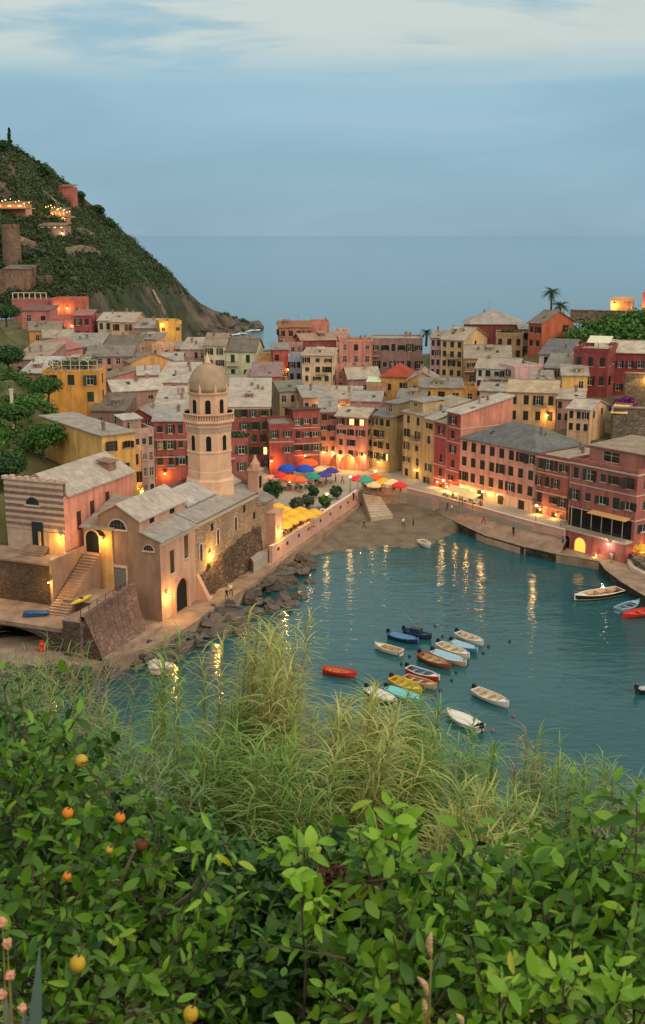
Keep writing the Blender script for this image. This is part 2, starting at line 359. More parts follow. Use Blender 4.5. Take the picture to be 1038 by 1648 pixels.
def window_mesh(w, h, lit=False, frame=FRAME):
    key = (round(w, 1), round(h, 1), lit, frame.name)
    if key in _WC: return _WC[key]
    w, h = key[0], key[1]; b = MB()
    b.cm = 0; b.quad((-w / 2, 0.02, 0), (w / 2, 0.02, 0), (w / 2, 0.02, h), (-w / 2, 0.02, h))
    b.cm = 1; t = 0.07
    b.box(-w / 2, -w / 2 + t, -0.03, 0.015, 0, h); b.box(w / 2 - t, w / 2, -0.03, 0.015, 0, h); b.box(-w / 2 + t, w / 2 - t, -0.03, 0.015, 0, t); b.box(-w / 2 + t, w / 2 - t, -0.03, 0.015, h - t, h)
    b.box(-0.035, 0.035, -0.028, 0.014, t, h - t)
    if h > 1.3: b.box(-w / 2 + t, -0.035, -0.026, 0.013, h * 0.62, h * 0.62 + 0.05); b.box(0.035, w / 2 - t, -0.026, 0.013, h * 0.62, h * 0.62 + 0.05)
    _WC[key] = b.mesh('window', [LITWIN if lit else GLASS, frame]); return _WC[key]
def shutter_mesh(w, h, key_):
    key = ('s', round(w, 2), round(h, 1), key_)
    if key in _WC: return _WC[key]
    w, h = key[1], key[2]; b = MB()
    b.box(-w / 2, -w / 2 + 0.06, -0.045, 0, 0, h); b.box(w / 2 - 0.06, w / 2, -0.045, 0, 0, h)
    b.box(-w / 2 + 0.06, w / 2 - 0.06, -0.042, -0.003, 0, 0.08); b.box(-w / 2 + 0.06, w / 2 - 0.06, -0.042, -0.003, h - 0.08, h)
    b.box(-w / 2 + 0.06, w / 2 - 0.06, -0.02, -0.006, 0.08, h - 0.08)
    n = max(3, int(h / 0.28))
    for i in range(n):
        z = 0.1 + (h - 0.2) * i / n; b.box(-w / 2 + 0.06, w / 2 - 0.06, -0.036, -0.018, z, z + 0.09)
    _WC[key] = b.mesh('shutter', SHUT[key_]); return _WC[key]
def sill_mesh(w):
    key = ('sill', round(w, 1))
    if key in _WC: return _WC[key]
    b = MB(); b.box(-key[1] / 2 - 0.12, key[1] / 2 + 0.12, -0.12, 0.1, -0.1, 0); _WC[key] = b.mesh('sill', TRIM); return _WC[key]
def door_mesh(w, h, key_):
    key = ('d', round(w, 1), round(h, 1), key_)
    if key in _WC: return _WC[key]
    w, h = key[1], key[2]; b = MB()
    b.box(-w / 2, -0.015, -0.03, 0.02, 0, h); b.box(0.015, w / 2, -0.03, 0.02, 0, h); b.box(-w / 2, w / 2, 0.02, 0.05, 0, h)
    for s_ in (-1, 1):
        for z0, z1 in ((0.15, 0.45), (0.52, 0.9)): b.box(s_ * w / 4 - w * .15, s_ * w / 4 + w * .15, -0.05, -0.03, h * z0, h * z1)
    _WC[key] = b.mesh('door', SHUT[key_]); return _WC[key]
def facade_wall(b, L, z0, z1, openings, fn, rec=0.16):
    """wall sheet with real openings and reveals; fn(s,z,d) -> local point, d inward"""
    xs = sorted({0.0, L} | {v for o in openings for v in (o[0], o[1])}); zs = sorted({z0, z1} | {v for o in openings for v in (o[2], o[3])})
    for i in range(len(xs) - 1):
        for j in range(len(zs) - 1):
            cx, cz = (xs[i] + xs[i + 1]) / 2, (zs[j] + zs[j + 1]) / 2
            if any(o[0] < cx < o[1] and o[2] < cz < o[3] for o in openings): continue
            b.quad(fn(xs[i], zs[j], 0), fn(xs[i + 1], zs[j], 0), fn(xs[i + 1], zs[j + 1], 0), fn(xs[i], zs[j + 1], 0))
    for o in openings:
        a0, a1, c0, c1 = o[:4]
        b.quad(fn(a0, c0, 0), fn(a0, c0, rec), fn(a0, c1, rec), fn(a0, c1, 0)); b.quad(fn(a1, c0, rec), fn(a1, c0, 0), fn(a1, c1, 0), fn(a1, c1, rec))
        b.quad(fn(a0, c1, 0), fn(a0, c1, rec), fn(a1, c1, rec), fn(a1, c1, 0)); b.quad(fn(a0, c0, rec), fn(a0, c0, 0), fn(a1, c0, 0), fn(a1, c0, rec))
def side_fn(side, Wd, D):
    if side == 'f': return (lambda s, z, d: (s, d, z)), 0.0, Wd
    if side == 'r': return (lambda s, z, d: (Wd - d, s, z)), math.pi / 2, D
    if side == 'l': return (lambda s, z, d: (d, D - s, z)), -math.pi / 2, D
    return (lambda s, z, d: (Wd - s, D - d, z)), math.pi, Wd
def roof_planes(kind, Wd, D, h, rise, ov=0.35):
    """-> list of top polygons, and gable fillers (list of polys) """
    x0, x1, y0, y1 = -ov, Wd + ov, -ov, D + ov
    if kind == 'gx':
        s = rise / (D / 2); e = h - s * ov; r = h + rise
        return ([[(x0, y0, e), (x1, y0, e), (x1, D / 2, r), (x0, D / 2, r)], [(x1, y1, e), (x0, y1, e), (x0, D / 2, r), (x1, D / 2, r)]],
                [[(Wd, 0, h), (Wd, D, h), (Wd, D / 2, r)], [(0, D, h), (0, 0, h), (0, D / 2, r)]])
    if kind == 'gy':
        s = rise / (Wd / 2); e = h - s * ov; r = h + rise
        return ([[(x1, y0, e), (x1, y1, e), (Wd / 2, y1, r), (Wd / 2, y0, r)], [(x0, y1, e), (x0, y0, e), (Wd / 2, y0, r), (Wd / 2, y1, r)]],
                [[(0, 0, h), (Wd, 0, h), (Wd / 2, 0, r)], [(Wd, D, h), (0, D, h), (Wd / 2, D, r)]])
    if kind == 'sf':
        s = rise / D; return ([[(x0, y0, h - s * ov), (x1, y0, h - s * ov), (x1, y1, h + rise + s * ov), (x0, y1, h + rise + s * ov)]],
                [[(Wd, 0, h), (Wd, D, h), (Wd, D, h + rise)], [(0, D, h), (0, 0, h), (0, D, h + rise)], [(Wd, D, h), (0, D, h), (0, D, h + rise), (Wd, D, h + rise)]])
    if kind == 'sb':
        s = rise / D; return ([[(x0, y0, h + rise + s * ov), (x1, y0, h + rise + s * ov), (x1, y1, h - s * ov), (x0, y1, h - s * ov)]],
                [[(Wd, 0, h), (Wd, D, h), (Wd, 0, h + rise)], [(0, D, h), (0, 0, h), (0, 0, h + rise)], [(0, 0, h), (Wd, 0, h), (Wd, 0, h + rise), (0, 0, h + rise)]])
    if kind == 'sr':
        s = rise / Wd; return ([[(x0, y0, h + rise + s * ov), (x1, y0, h - s * ov), (x1, y1, h - s * ov), (x0, y1, h + rise + s * ov)]],
                [[(0, 0, h), (Wd, 0, h), (0, 0, h + rise)], [(Wd, D, h), (0, D, h), (0, D, h + rise)], [(0, D, h), (0, 0, h), (0, 0, h + rise), (0, D, h + rise)]])
    if kind == 'sl':
        s = rise / Wd; return ([[(x0, y0, h - s * ov), (x1, y0, h + rise + s * ov), (x1, y1, h + rise + s * ov), (x0, y1, h - s * ov)]],
                [[(0, 0, h), (Wd, 0, h), (Wd, 0, h + rise)], [(Wd, D, h), (0, D, h), (Wd, D, h + rise)], [(Wd, 0, h), (Wd, D, h), (Wd, D, h + rise), (Wd, 0, h + rise)]])
    if kind == 'hip':
        k = min(Wd, D) / 2; s = rise / k; e = h - s * ov; r = h + rise
        if Wd >= D: a, c = (k, D / 2), (Wd - k, D / 2)
        else: a, c = (Wd / 2, k), (Wd / 2, D - k)
        if Wd >= D:
            return ([[(x0, y0, e), (x1, y0, e), (c[0], c[1], r), (a[0], a[1], r)], [(x1, y1, e), (x0, y1, e), (a[0], a[1], r), (c[0], c[1], r)],
                     [(x1, y0, e), (x1, y1, e), (c[0], c[1], r)], [(x0, y1, e), (x0, y0, e), (a[0], a[1], r)]], [])
        return ([[(x1, y0, e), (x1, y1, e), (c[0], c[1], r), (a[0], a[1], r)], [(x0, y1, e), (x0, y0, e), (a[0], a[1], r), (c[0], c[1], r)],
                 [(x0, y0, e), (x1, y0, e), (a[0], a[1], r)], [(x1, y1, e), (x0, y1, e), (c[0], c[1], r)]], [])
    return ([], [])
HOUSES = []; ANCH = []
_prev = None
def roof_z(kind, Wd, D, h, rise, x, y):
    if kind == 'gx': return h + rise * (1 - abs(y - D / 2) / (D / 2))
    if kind == 'gy': return h + rise * (1 - abs(x - Wd / 2) / (Wd / 2))
    if kind == 'sf': return h + rise * y / D
    if kind == 'sb': return h + rise * (1 - y / D)
    if kind == 'sr': return h + rise * (1 - x / Wd)
    if kind == 'sl': return h + rise * x / Wd
    if kind == 'hip': return h + rise * min(1, min(x, Wd - x, y, D - y) / (min(Wd, D) / 2))
    return h
def house(label, xl, xr, ye, Y, yaw, D, yb, roof, rise, wall, roofc, rows, cols, name='house', cat='house', sc=None, found=5.0, shut='g', wstyle='mix',
          lit=(), strings=(), chim=1, ww=1.0, wh=1.5, sides='lr', trimc=None, balc=(), doors=0, cornice=False, skip=(), lamps=(), parapet=0.9, group='houses of the harbour town', seed=None, loft=None, sidec=None, ground=None):
    """xl,xr,ye,yb: picture columns/rows of the front eave ends and base; Y: distance of the left front corner (None: joins the previous house)"""
    global _prev
    ya = math.radians(yaw); d = Vector((math.cos(ya), math.sin(ya)))
    if Y is None:
        X0, Y0 = _prev; p0 = Vector((X0, Y0, 0)); ze = None
        # eave height from the left column at that distance
        ze = at_y(xl, ye, Y0).z
    else:
        p0 = at_y(xl, ye, Y); ze = p0.z
    zb = at_y(xl, yb, p0.y).z
    # march along the facade until column xr
    k = (xr - 519) / FOC; dz = CAMH - ze
    Wd = (k * (p0.y * cp + dz * sp) - p0.x) / (d.x - k * d.y * cp)
    if Wd < 1.5 or Wd > 40: print('WIDTH?', label, Wd); Wd = max(2.0, min(Wd, 40))
    _prev = (p0.x + d.x * Wd, p0.y + d.y * Wd)
    hgt = ze - zb
    rr = random.Random(hash_str(label) if seed is None else seed)
    root = thing(name, label, cat, (p0.x, p0.y, zb), ya, group)
    HOUSES.append(root); wallm = plaster(*wall) if isinstance(wall, tuple) else wall
    for qx, qy in ((0, 0), (Wd, 0), (0, D), (Wd, D)):
        ANCH.append((p0.x + d.x * qx - d.y * qy, p0.y + d.y * qx + d.x * qy, zb))
    b = MB(); wins = []
    st = hgt / max(rows, 1)
    def layout(L, ncol, side):
        ops = []
        if not rows or not ncol: return ops
        for r in range(rows):
            for c in range(ncol):
                if (side, r, c) in skip or (side == 'f' and (r, c) in skip): continue
                if rr.random() < .05 and wstyle != 'closed': continue
                w = min(ww, L / ncol * 0.55) * (rr.choice((.8, 1, 1, 1.1)) if wstyle != 'closed' else 1); h = min(wh, st * 0.6) * (rr.choice((.7, 1, 1, 1)) if wstyle in ('mix', 'bare', 'none') else 1)
                if r == rows - 1 and doors and c % doors == 0 and side == 'f': w = min(1.3, L / ncol * .6); h = min(2.3, st * .8); zc = zb_ = 0.02; typ = 'd'
                else:
                    zb_ = hgt - (r + 1) * st + (st - h) * 0.5; typ = 'w'
                    if (side, r, c) in lit or (side == 'f' and (r, c) in lit): typ = 'l'
                sc_ = (c + 0.5) * L / ncol + (rr.uniform(-.08, .08) * L / ncol if wstyle == 'mix' else 0)
                ops.append((sc_ - w / 2, sc_ + w / 2, zb_, zb_ + h, typ, r, c))
        return ops
    ncs = cols if sc is None else sc
    for side in 'flrb':
        fn, rz, L = side_fn(side, Wd, D)
        nc = cols if side == 'f' else (0 if side == 'b' or side not in sides else ncs)
        ops = layout(L, nc, side)
        b.cm = 1 if (sidec and side == 'r') else 0
        facade_wall(b, L, -found, hgt, ops, fn)
        for o in ops: wins.append((side, fn, rz, L, o))
    planes, fill = roof_planes(roof, Wd, D, hgt, rise)
    for k_, poly in enumerate(fill):
        b.cm = 1 if (sidec and k_ == 0) else 0; b.quad(*poly)
    wo = b.build('wall', [wallm, plaster(*sidec)] if sidec else wallm, root)
    if ground:
        q = MB(); q.box(.05, Wd - .05, -.05, -.002, -found, st * .92); go = q.build('ground_floor_render', plaster(*ground), root)
        for k_ in range(3):
            x = Wd * (.3 + .27 * k_); place('door', door_mesh(1.3, 2.2, 'G' if k_ == 0 else 'b'), root, (x, -.09, .05))
        for k_ in range(4): place('window', window_mesh(.8, .8), root, (Wd * (.12 + .24 * k_), -.07, 1.3))
    if roof == 'flat':
        q = MB(); q.box(0.02, Wd - 0.02, 0.02, D - 0.02, hgt - 0.2, hgt); t = q.build('roof', roof_mat(*roofc), root)
        p = MB(); pt = 0.22; e = 0.05
        p.box(-e, Wd + e, -e, pt, hgt - 0.01, hgt + parapet); p.box(-e, Wd + e, D - pt, D + e, hgt - 0.01, hgt + parapet)
        p.box(-e, pt, pt, D - pt, hgt - 0.01, hgt + parapet); p.box(Wd - pt, Wd + e, pt, D - pt, hgt - 0.01, hgt + parapet)
        p.build('parapet', wallm, root)
    else:
        q = MB()
        for poly in planes: q.slab([(x, y, z + 0.16) for x, y, z in poly], 0.17)
        t = q.build('roof', roof_mat(*roofc), root)
        if roof in ('gx', 'gy'):      # ridge capping
            q = MB()
            if roof == 'gx': q.box(-0.36, Wd + 0.36, D / 2 - 0.16, D / 2 + 0.16, hgt + rise + 0.05, hgt + rise + 0.24)
            else: q.box(Wd / 2 - 0.16, Wd / 2 + 0.16, -0.36, D + 0.36, hgt + rise + 0.05, hgt + rise + 0.24)
            q.build('ridge', TILE_ROW, t)
    if sides and Wd > 3.5 and hgt > 4:
        q = MB(); xd = rr.choice((.12, Wd - .12)); q.tube([(xd, -.09, hgt - .1), (xd, -.09, -2)], .055, 6); q.build('drainpipe', CHIM, root)
    if roof != 'flat' and rr.random() < .5:
        x, y = rr.uniform(.2, .8) * Wd, rr.uniform(.4, .7) * D; z = roof_z(roof, Wd, D, hgt, rise, x, y); q = MB(); hh = rr.uniform(1.6, 2.6); q.tube([(x, y, z), (x, y, z + hh)], .025, 4)
        for k_ in range(4): q.tube([(x - .35, y + .12 * k_, z + hh - .15), (x + .35, y + .12 * k_, z + hh - .15)], .012, 3)
        q.tube([(x, y - .1, z + hh - .15), (x, y + .5, z + hh - .15)], .015, 3); q.build('antenna', IRON, t)
    if roof in ('gx', 'sf') and not loft and Wd > 5 and rr.random() < .4:      # dormer or stair hut on the roof
        x = rr.uniform(.25, .7) * Wd; y = rr.uniform(.18, .3) * D; z = roof_z(roof, Wd, D, hgt, rise, x, y); q = MB(); q.box(x - .7, x + .7, y, y + 1.8, z - .4, z + 1.0); dm = q.build('dormer', wallm, t)
        q = MB(); q.slab([(x - .95, y - .3, z + 1.1), (x + .95, y - .3, z + 1.1), (x + .95, y + 2.2, z + 1.45), (x - .95, y + 2.2, z + 1.45)], .12); q.build('dormer_roof', roof_mat(*roofc), t); place('window', window_mesh(.7, .7), t, (x, y - .03, z + .15))
    if roof != 'flat' and rr.random() < .5:      # skylight
        x = rr.uniform(.2, .8) * Wd; y = rr.uniform(.15, .35) * D; z0_, z1_ = roof_z(roof, Wd, D, hgt, rise, x, y), roof_z(roof, Wd, D, hgt, rise, x, y + .8); q = MB(); q.slab([(x - .35, y, z0_ + .25), (x + .35, y, z0_ + .25), (x + .35, y + .8, z1_ + .25), (x - .35, y + .8, z1_ + .25)], .12); q.build('skylight', GLASS, t)
    if not balc and rows >= 2 and cols >= 2 and Wd > 4 and rr.random() < .3: c_ = rr.randrange(cols); balc = ((rr.randrange(rows - 1), max(0, (c_ + .1) / cols), min(1, (c_ + .9) / cols)),)
    if cornice:
        q = MB(); q.box(-0.18, Wd + 0.18, -0.18, 0.0, hgt - 0.45, hgt - 0.2); q.box(Wd, Wd + 0.18, 0, D, hgt - 0.45, hgt - 0.2); q.build('cornice', TRIM, root)
    for i in range(chim):
        x = rr.uniform(0.15, 0.85) * Wd; y = rr.uniform(0.3, 0.85) * D; z = roof_z(roof, Wd, D, hgt, rise, x, y); q = MB()
        s_ = rr.uniform(0.18, 0.32); h_ = rr.uniform(0.5, 1.2)
        q.box(x - s_, x + s_, y - s_ * .7, y + s_ * .7, z - 0.3, z + h_); q.box(x - s_ - .1, x + s_ + .1, y - s_ * .7 - .1, y + s_ * .7 + .1, z + h_, z + h_ + .12)
        for xx in (-s_ * .6, s_ * .6 - .02): q.box(x + xx - .07, x + xx + .09, y - .15, y + .15, z + h_ + .12, z + h_ + .35)
        q.box(x - s_ - .05, x + s_ + .05, y - s_ * .7 - .05, y + s_ * .7 + .05, z + h_ + .35, z + h_ + .42)
        q.build('chimney', CHIM, t)
    for zr in strings:
        q = MB(); z = hgt - zr * st; q.box(-0.07, Wd + 0.07, -0.07, -0.001, z - 0.09, z + 0.09); q.box(Wd + 0.001, Wd + 0.07, 0.0, D, z - 0.09, z + 0.09); q.build('string_course', trimc or TRIM, root)
    # windows
    for side, fn, rz, L, o in wins:
        s0, s1, z0, z1, typ, r, c = o; w, h = s1 - s0, z1 - z0; cx = (s0 + s1) / 2
        if typ == 'd':
            place('door', door_mesh(w, h, shut), root, fn(cx, z0, 0.1), rz); continue
        wi = place('window', window_mesh(w, h, typ == 'l', FRAME if rr.random() < .7 else FRAMED), root, fn(cx, z0, 0.13), rz)
        if wstyle == 'bare': continue
        place('sill', sill_mesh(w), wi, (0, -0.13, 0))
        ty = {'mix': 'c' if rr.random() < 0.55 else 'o', 'closed': 'c', 'open': 'o', 'none': 'n'}[wstyle]
        if ty == 'c' and rr.random() < .16: ty = 'o'
        if typ == 'l': ty = 'o'
        sw = w / 2
        if ty == 'c':
            for q_ in (-1, 1): place('shutter', shutter_mesh(sw, h, shut), wi, (q_ * sw / 2, -0.07, 0))
        elif ty == 'o':
            for q_ in (-1, 1): place('shutter', shutter_mesh(sw, h, shut), wi, (q_ * (w / 2 + sw / 2 * math.cos(ang := rr.choice((.05, .1, .5, .9))) + 0.02), -0.15 - sw / 2 * math.sin(ang), 0), q_ * -ang)
    for (r, c0, c1) in balc:      # balcony under row r spanning column fractions
        z = hgt - (r + 1) * st + 0.15; q = MB(); q.box(c0 * Wd, c1 * Wd, -1.0, 0, z - 0.15, z); bo = q.build('balcony', TRIM, root)
        q = MB(); xa, xb = c0 * Wd + .03, c1 * Wd - .03; n = int((xb - xa) / 0.18)
        for i in range(n + 1):
            x = xa + (xb - xa) * i / n; q.box(x - .015, x + .015, -0.97, -0.94, z, z + 0.95)
        q.box(xa, xb, -0.985, -0.925, z + 0.95, z + 1.0); q.box(xa, xa + .04, -0.925, 0, z + 0.95, z + 1.0); q.box(xb - .04, xb, -0.925, 0, z + 0.95, z + 1.0); q.build('railing', IRON, bo)
    if loft:      # small roof terrace room: (x0,x1,y0,y1,h,colour,roofcolour)
        x0, x1, y0, y1, h_, c_, rc_ = loft
        x0 *= Wd; x1 *= Wd; y0 *= D; y1 *= D; zz = hgt + (0 if roof == 'flat' else rise * .3)
        q = MB(); ops = [(0.25 * (x1 - x0), 0.55 * (x1 - x0), zz + .5, zz + h_ - .4)]
        facade_wall(q, x1 - x0, zz - 1.5, zz + h_, ops, lambda s, z, dd: (x0 + s, y0 + dd, z)); facade_wall(q, y1 - y0, zz - 1.5, zz + h_, [], lambda s, z, dd: (x1 - dd, y0 + s, z)); facade_wall(q, y1 - y0, zz - 1.5, zz + h_, [], lambda s, z, dd: (x0 + dd, y1 - s, z)); facade_wall(q, x1 - x0, zz - 1.5, zz + h_, [], lambda s, z, dd: (x1 - s, y1 - dd, z))
        lf = q.build('roof_room', plaster(*c_), root)
        place('window', window_mesh(ops[0][1] - ops[0][0], ops[0][3] - ops[0][2]), lf, (x0 + (ops[0][0] + ops[0][1]) / 2, y0 + .13, ops[0][2]))
        q = MB(); q.slab([(x0 - .3, y0 - .3, zz + h_ + .15), (x1 + .3, y0 - .3, zz + h_ + .15), (x1 + .3, y1 + .3, zz + h_ + .5), (x0 - .3, y1 + .3, zz + h_ + .5)], .17); q.build('roof', roof_mat(*rc_), lf)
    for (side, s_, z_, e_, *rest) in lamps:      # wall lantern with its own light: side, fraction along, metres above base, watts
        fn, rz, L = side_fn(side, Wd, D); wall_lamp(root, Vector(fn(s_ * L, z_, 0)), rz, e_, *(rest or []))
    root['_w'] = Wd; root['_h'] = hgt
    return dict(root=root, W=Wd, D=D, h=hgt, zb=zb, p0=p0, yaw=ya)
_LM = {}
def wall_lamp(parent, loc, rz, watts, col=(1.0, 0.57, 0.15), white=False):
    if 'arm' not in _LM:
        b = MB(); b.box(-.06, .06, -.02, 0, -.12, .12); b.tube([(0, 0, .05), (0, -.3, .16), (0, -.55, .12)], .025, 5); b.lathe([(.05, .0), (.2, -.06), (.2, -.09), (.05, -.04)][::-1], 8, (0, -.55)); _LM['arm'] = b.mesh('wall_lamp', IRON)
        b = MB(); b.lathe([(.02, -.28), (.09, -.2), (.1, -.12), (.06, -.06)], 8, (0, -.55)); _LM['b'] = b.mesh('bulb', BULB, True); _LM['w'] = b.mesh('bulb', BULBW, True)
    a = place('wall_lamp', _LM['arm'], parent, loc, rz); place('bulb', _LM['w' if white else 'b'], a)
    point_light('lamp_light', (0, -1.0, -.4), watts * 1.15, (1.0, .9, .6) if white else col, .12, a)
    return a
def hash_str(s):
    h = 7
    for ch in s: h = (h * 31 + ord(ch)) % 1000003
    return h
GB = (168, 157, 142); GL = (188, 178, 165); SL = (112, 118, 124); TC = (176, 84, 66); BR = (150, 132, 112); GD = (135, 126, 115)
# ---- terraced row along the right-hand quay
house('narrow pale yellow waterfront house with small roof loft, beside the olive green one', 649, 681, 662, 217.8, -60, 11, 768, 'sf', 2.2, (188, 168, 108), GB, 5, 2, sc=3, shut='g', chim=1, loft=(.1, .75, .1, .6, 1.6, (175, 160, 110), GB), lamps=[('f', .75, 2.6, 60)])
house('slim yellow waterfront house wedged against the crimson house', 681, 700, 672, None, -60, 11, 782, 'gx', 1.6, (184, 158, 96), GL, 5, 1, sc=3, chim=1)
house('crimson waterfront house with white string lines, lower half beside the yellow houses', 700, 720, 678, None, -60, 10, 790, 'sf', 1.2, (166, 62, 70), GB, 5, 1, strings=(1, 3, 4), sc=2, chim=0, shut='k', lamps=[('f', .5, 2.4, 90)])
house('tall crimson waterfront house with a bare salmon gable rising over the long pink house', 720, 742, 662, None, -60, 12, 800, 'sf', 2.4, (172, 70, 74), GL, 6, 1, strings=(1, 2, 4, 5), sc=0, chim=2, shut='k', sidec=(200, 124, 98), lamps=[('f', .3, 2.5, 150), ('f', .9, 2.5, 120)], skip=((5, 0),))
fp = house('long pink four-storey waterfront house under a blue grey slate hip roof', 741, 864, 704, 201.5, -52, 13, 800, 'hip', 3.0, (194, 138, 126), SL, 4, 8, shut='k', wstyle='closed', sc=3, wh=1.75, ww=1.15, chim=2, lamps=[('f', .07, 2.4, 50), ('f', .2, 2.4, 40), ('f', .42, 2.5, 50), ('f', .55, 2.5, 30)], skip=tuple((3, k) for k in range(8)), ground=(214, 184, 140))
house('dark rose waterfront house with open white shutters on its top floor', 864, 916, 731, None, -52, 12, 838, 'flat', 0, (160, 88, 80), GL, 4, 4, shut='g', strings=(1.0, 2.15, 3.0), cornice=True, sc=2, chim=3, lamps=[('f', .25, 2.6, 130, (1, .5, .12)), ('f', .75, 2.4, 80, (1, .5, .12))], skip=((3, 1),), parapet=.3, wh=1.7)
fr = house('large dark pink corner house with a restaurant terrace above an arched doorway', 919, 1027, 741, 175.6, -52, 13, 879, 'flat', 0, (168, 92, 84), BR, 4, 5, shut='g', strings=(1.0, 2.1), cornice=True, sc=3, chim=1, skip=((2, 0), (2, 1), (2, 2), (2, 3), (2, 4), (3, 0), (3, 1), (3, 2), (3, 3), (3, 4)), wh=1.8, ww=1.3, loft=(.18, 1.0, .12, .95, 2.6, (172, 104, 90), (178, 158, 135)), parapet=.5)
# ---- back of the square
house('olive green house with a lit window and blue grey roof terrace facing the square', 589, 629, 667, 224, -44, 9, 757, 'sf', 1.0, (150, 137, 84), (126, 134, 150), 5, 4, shut='k', sc=0, lit=((3, 3),), chim=0, wh=1.6, loft=(.55, 1.0, .2, .9, 2.3, (140, 130, 95), (140, 145, 155)), lamps=[('f', .05, 3.0, 170), ('f', .6, 2.5, 70)], skip=((4, 0), (4, 1), (4, 2), (4, 3)))
house('pink house with a lit attic behind the cream parasols of the square', 541, 590, 669, 224, -24, 8, 752, 'gx', 1.4, (184, 122, 114), GL, 5, 3, shut='b', lit=((0, 1), (0, 2)), wh=1.5, lamps=[('f', .12, 2.8, 150), ('f', .6, 2.6, 200), ('f', .97, 3.2, 180)], skip=((4, 0), (4, 1), (4, 2)), sc=2)
house('narrow mauve pink house between the red block and the pink house on the square', 514, 542, 663, 227, 0, 8, 748, 'sf', 1.5, (172, 104, 100), GB, 5, 2, shut='b', lamps=[('f', .2, 3.0, 110), ('f', .75, 3.0, 120)], skip=((4, 0), (4, 1)))
house('red house with green shutters, right wing of the red block on the square', 472, 515, 668, 224, 12, 10, 752, 'sb', 1.0, (160, 74, 70), (95, 80, 76), 4, 3, shut='g', strings=(1.0, 2.2, 3.1), wh=1.5, chim=1, lamps=[('f', .4, 2.6, 60, (1, .3, .06))], skip=((3, 0), (3, 2)))
house('projecting red house with a roof terrace in the middle of the red block', 433, 472, 686, 218, 6, 10, 762, 'flat', 0, (152, 72, 66), BR, 3, 2, shut='G', strings=(1.0,), lit=((1, 0),), chim=0, parapet=.5, lamps=[('f', .08, 2.8, 260, (1, .22, .03))], wh=1.7, skip=((2, 0), (2, 1)))
house('broad red house under a pale flat roof, left wing behind the church tower', 366, 434, 655, 226, 2, 20, 756, 'sf', 3.2, (156, 76, 68), GL, 5, 4, shut='G', lit=((3, 3),), chim=4, cornice=True, wh=1.6)
house('small red house with a planted roof terrace just behind the church tower', 360, 399, 711, 193, 8, 8, 765, 'flat', 0, (166, 82, 76), BR, 2, 2, shut='G', chim=0, sc=1, wh=1.5, skip=((0, 0), (1, 0)), parapet=.6)
# ---- left, behind the church
house('tall yellow house with a wide pale grey roof behind the striped chapel', 66, 164, 673, 178, -52, 5.4, 770, 'sr', 0.3, (212, 166, 92), GL, 3, 3, sc=2, shut='b', chim=1, found=12, skip=((0, 0), (0, 1), (0, 2), (1, 0), (1, 1), (1, 2), (2, 0), (2, 1), (2, 2)))
house('yellow house front with brown shutters and a lit lamp right of the wide pale roof', 187, 228, 729, 168.6, 38, 4.5, 815, 'flat', 0, (216, 176, 104), GB, 3, 2, shut='b', wstyle='closed', chim=0, wh=1.9, found=6, parapet=.5, sc=0, lamps=[('f', .9, 2.2, 130, (1, .5, .08))])
house('narrow weathered white house with a wooden roof terrace left of the small red house', 205, 247, 700, 184, 30, 7, 800, 'flat', 0, (176, 150, 128), GB, 4, 4, shut='k', wstyle='none', chim=1, parapet=.9, loft=(0.1, .8, .45, .95, 2.0, (150, 130, 112), GL))
house('red three-storey house with green shutters just left of the church tower', 247, 299, 678, 190, 4, 9, 778, 'sf', 1.4, (160, 76, 70), GL, 4, 3, shut='g', strings=(1.2, 2.3), chim=2, wh=1.7, lamps=[('f', .3, 2.0, 130, (1, .5, .08))], skip=((3, 0), (3, 1), (3, 2)))
house('little red house with a pale pitched roof above the weathered white house', 200, 249, 672, 204, -6, 8, 692, 'gy', 1.6, (156, 66, 58), GB, 1, 2, wstyle='bare', chim=2)
house('low dark-roofed house below the ochre house', 147, 200, 661, 208, -4, 10, 690, 'sf', 1.8, (136, 112, 92), GD, 1, 2, wstyle='bare', chim=1)
house('peach house with tall pipe chimneys just left of the dome', 250, 300, 652, 212, 0, 9, 680, 'sf', 2.2, (188, 122, 102), GL, 2, 3, wstyle='bare', chim=3)
house('ochre house with green shutters and a white railed roof terrace beside the green hillside', 68, 159, 598, 212, 0, 6.5, 652, 'flat', 0, (200, 142, 62), GB, 2, 3, shut='g', wstyle='closed', chim=1, wh=2.0, found=8, sc=1, ww=1.3, parapet=.25, skip=((1, 0), (1, 1)))
house('bright pink house with a long grey roof right of the ochre house', 161, 216, 612, 232, 14, 9, 650, 'sl', 1.7, (206, 118, 112), GB, 2, 3, wstyle='bare', chim=2, skip=((0, 0), (1, 0), (0, 2), (0, 1)))
house('beige house with a grey roof below the bright pink house', 182, 262, 630, 222, 24, 7, 656, 'gx', 1.8, (160, 132, 110), GL, 1, 2, wstyle='bare', chim=2, skip=((0, 0),))
house('pale pink house with a white roof left of the dome and behind the peach one', 252, 306, 615, 240, -8, 10, 650, 'sf', 3.0, (200, 150, 132), GL, 2, 3, wstyle='bare', chim=3)
house('ochre yellow house with a pink side wall in the left middle of the town', 209, 280, 584, 252, 22, 8, 616, 'gy', 2.0, (196, 148, 92), GB, 1, 3, wstyle='bare', chim=2, skip=((0, 1),))
house('beige terrace house with dark roof garden left of the ochre yellow one', 138, 212, 574, 256, 4, 8, 606, 'sf', 1.6, (168, 138, 118), GD, 2, 5, wstyle='bare', chim=3)
house('long low beige row house with many dark windows under grey slabs', 101, 160, 558, 276, -4, 9, 590, 'sf', 2.4, (180, 148, 126), GB, 2, 6, wstyle='mix', chim=2, sc=0)
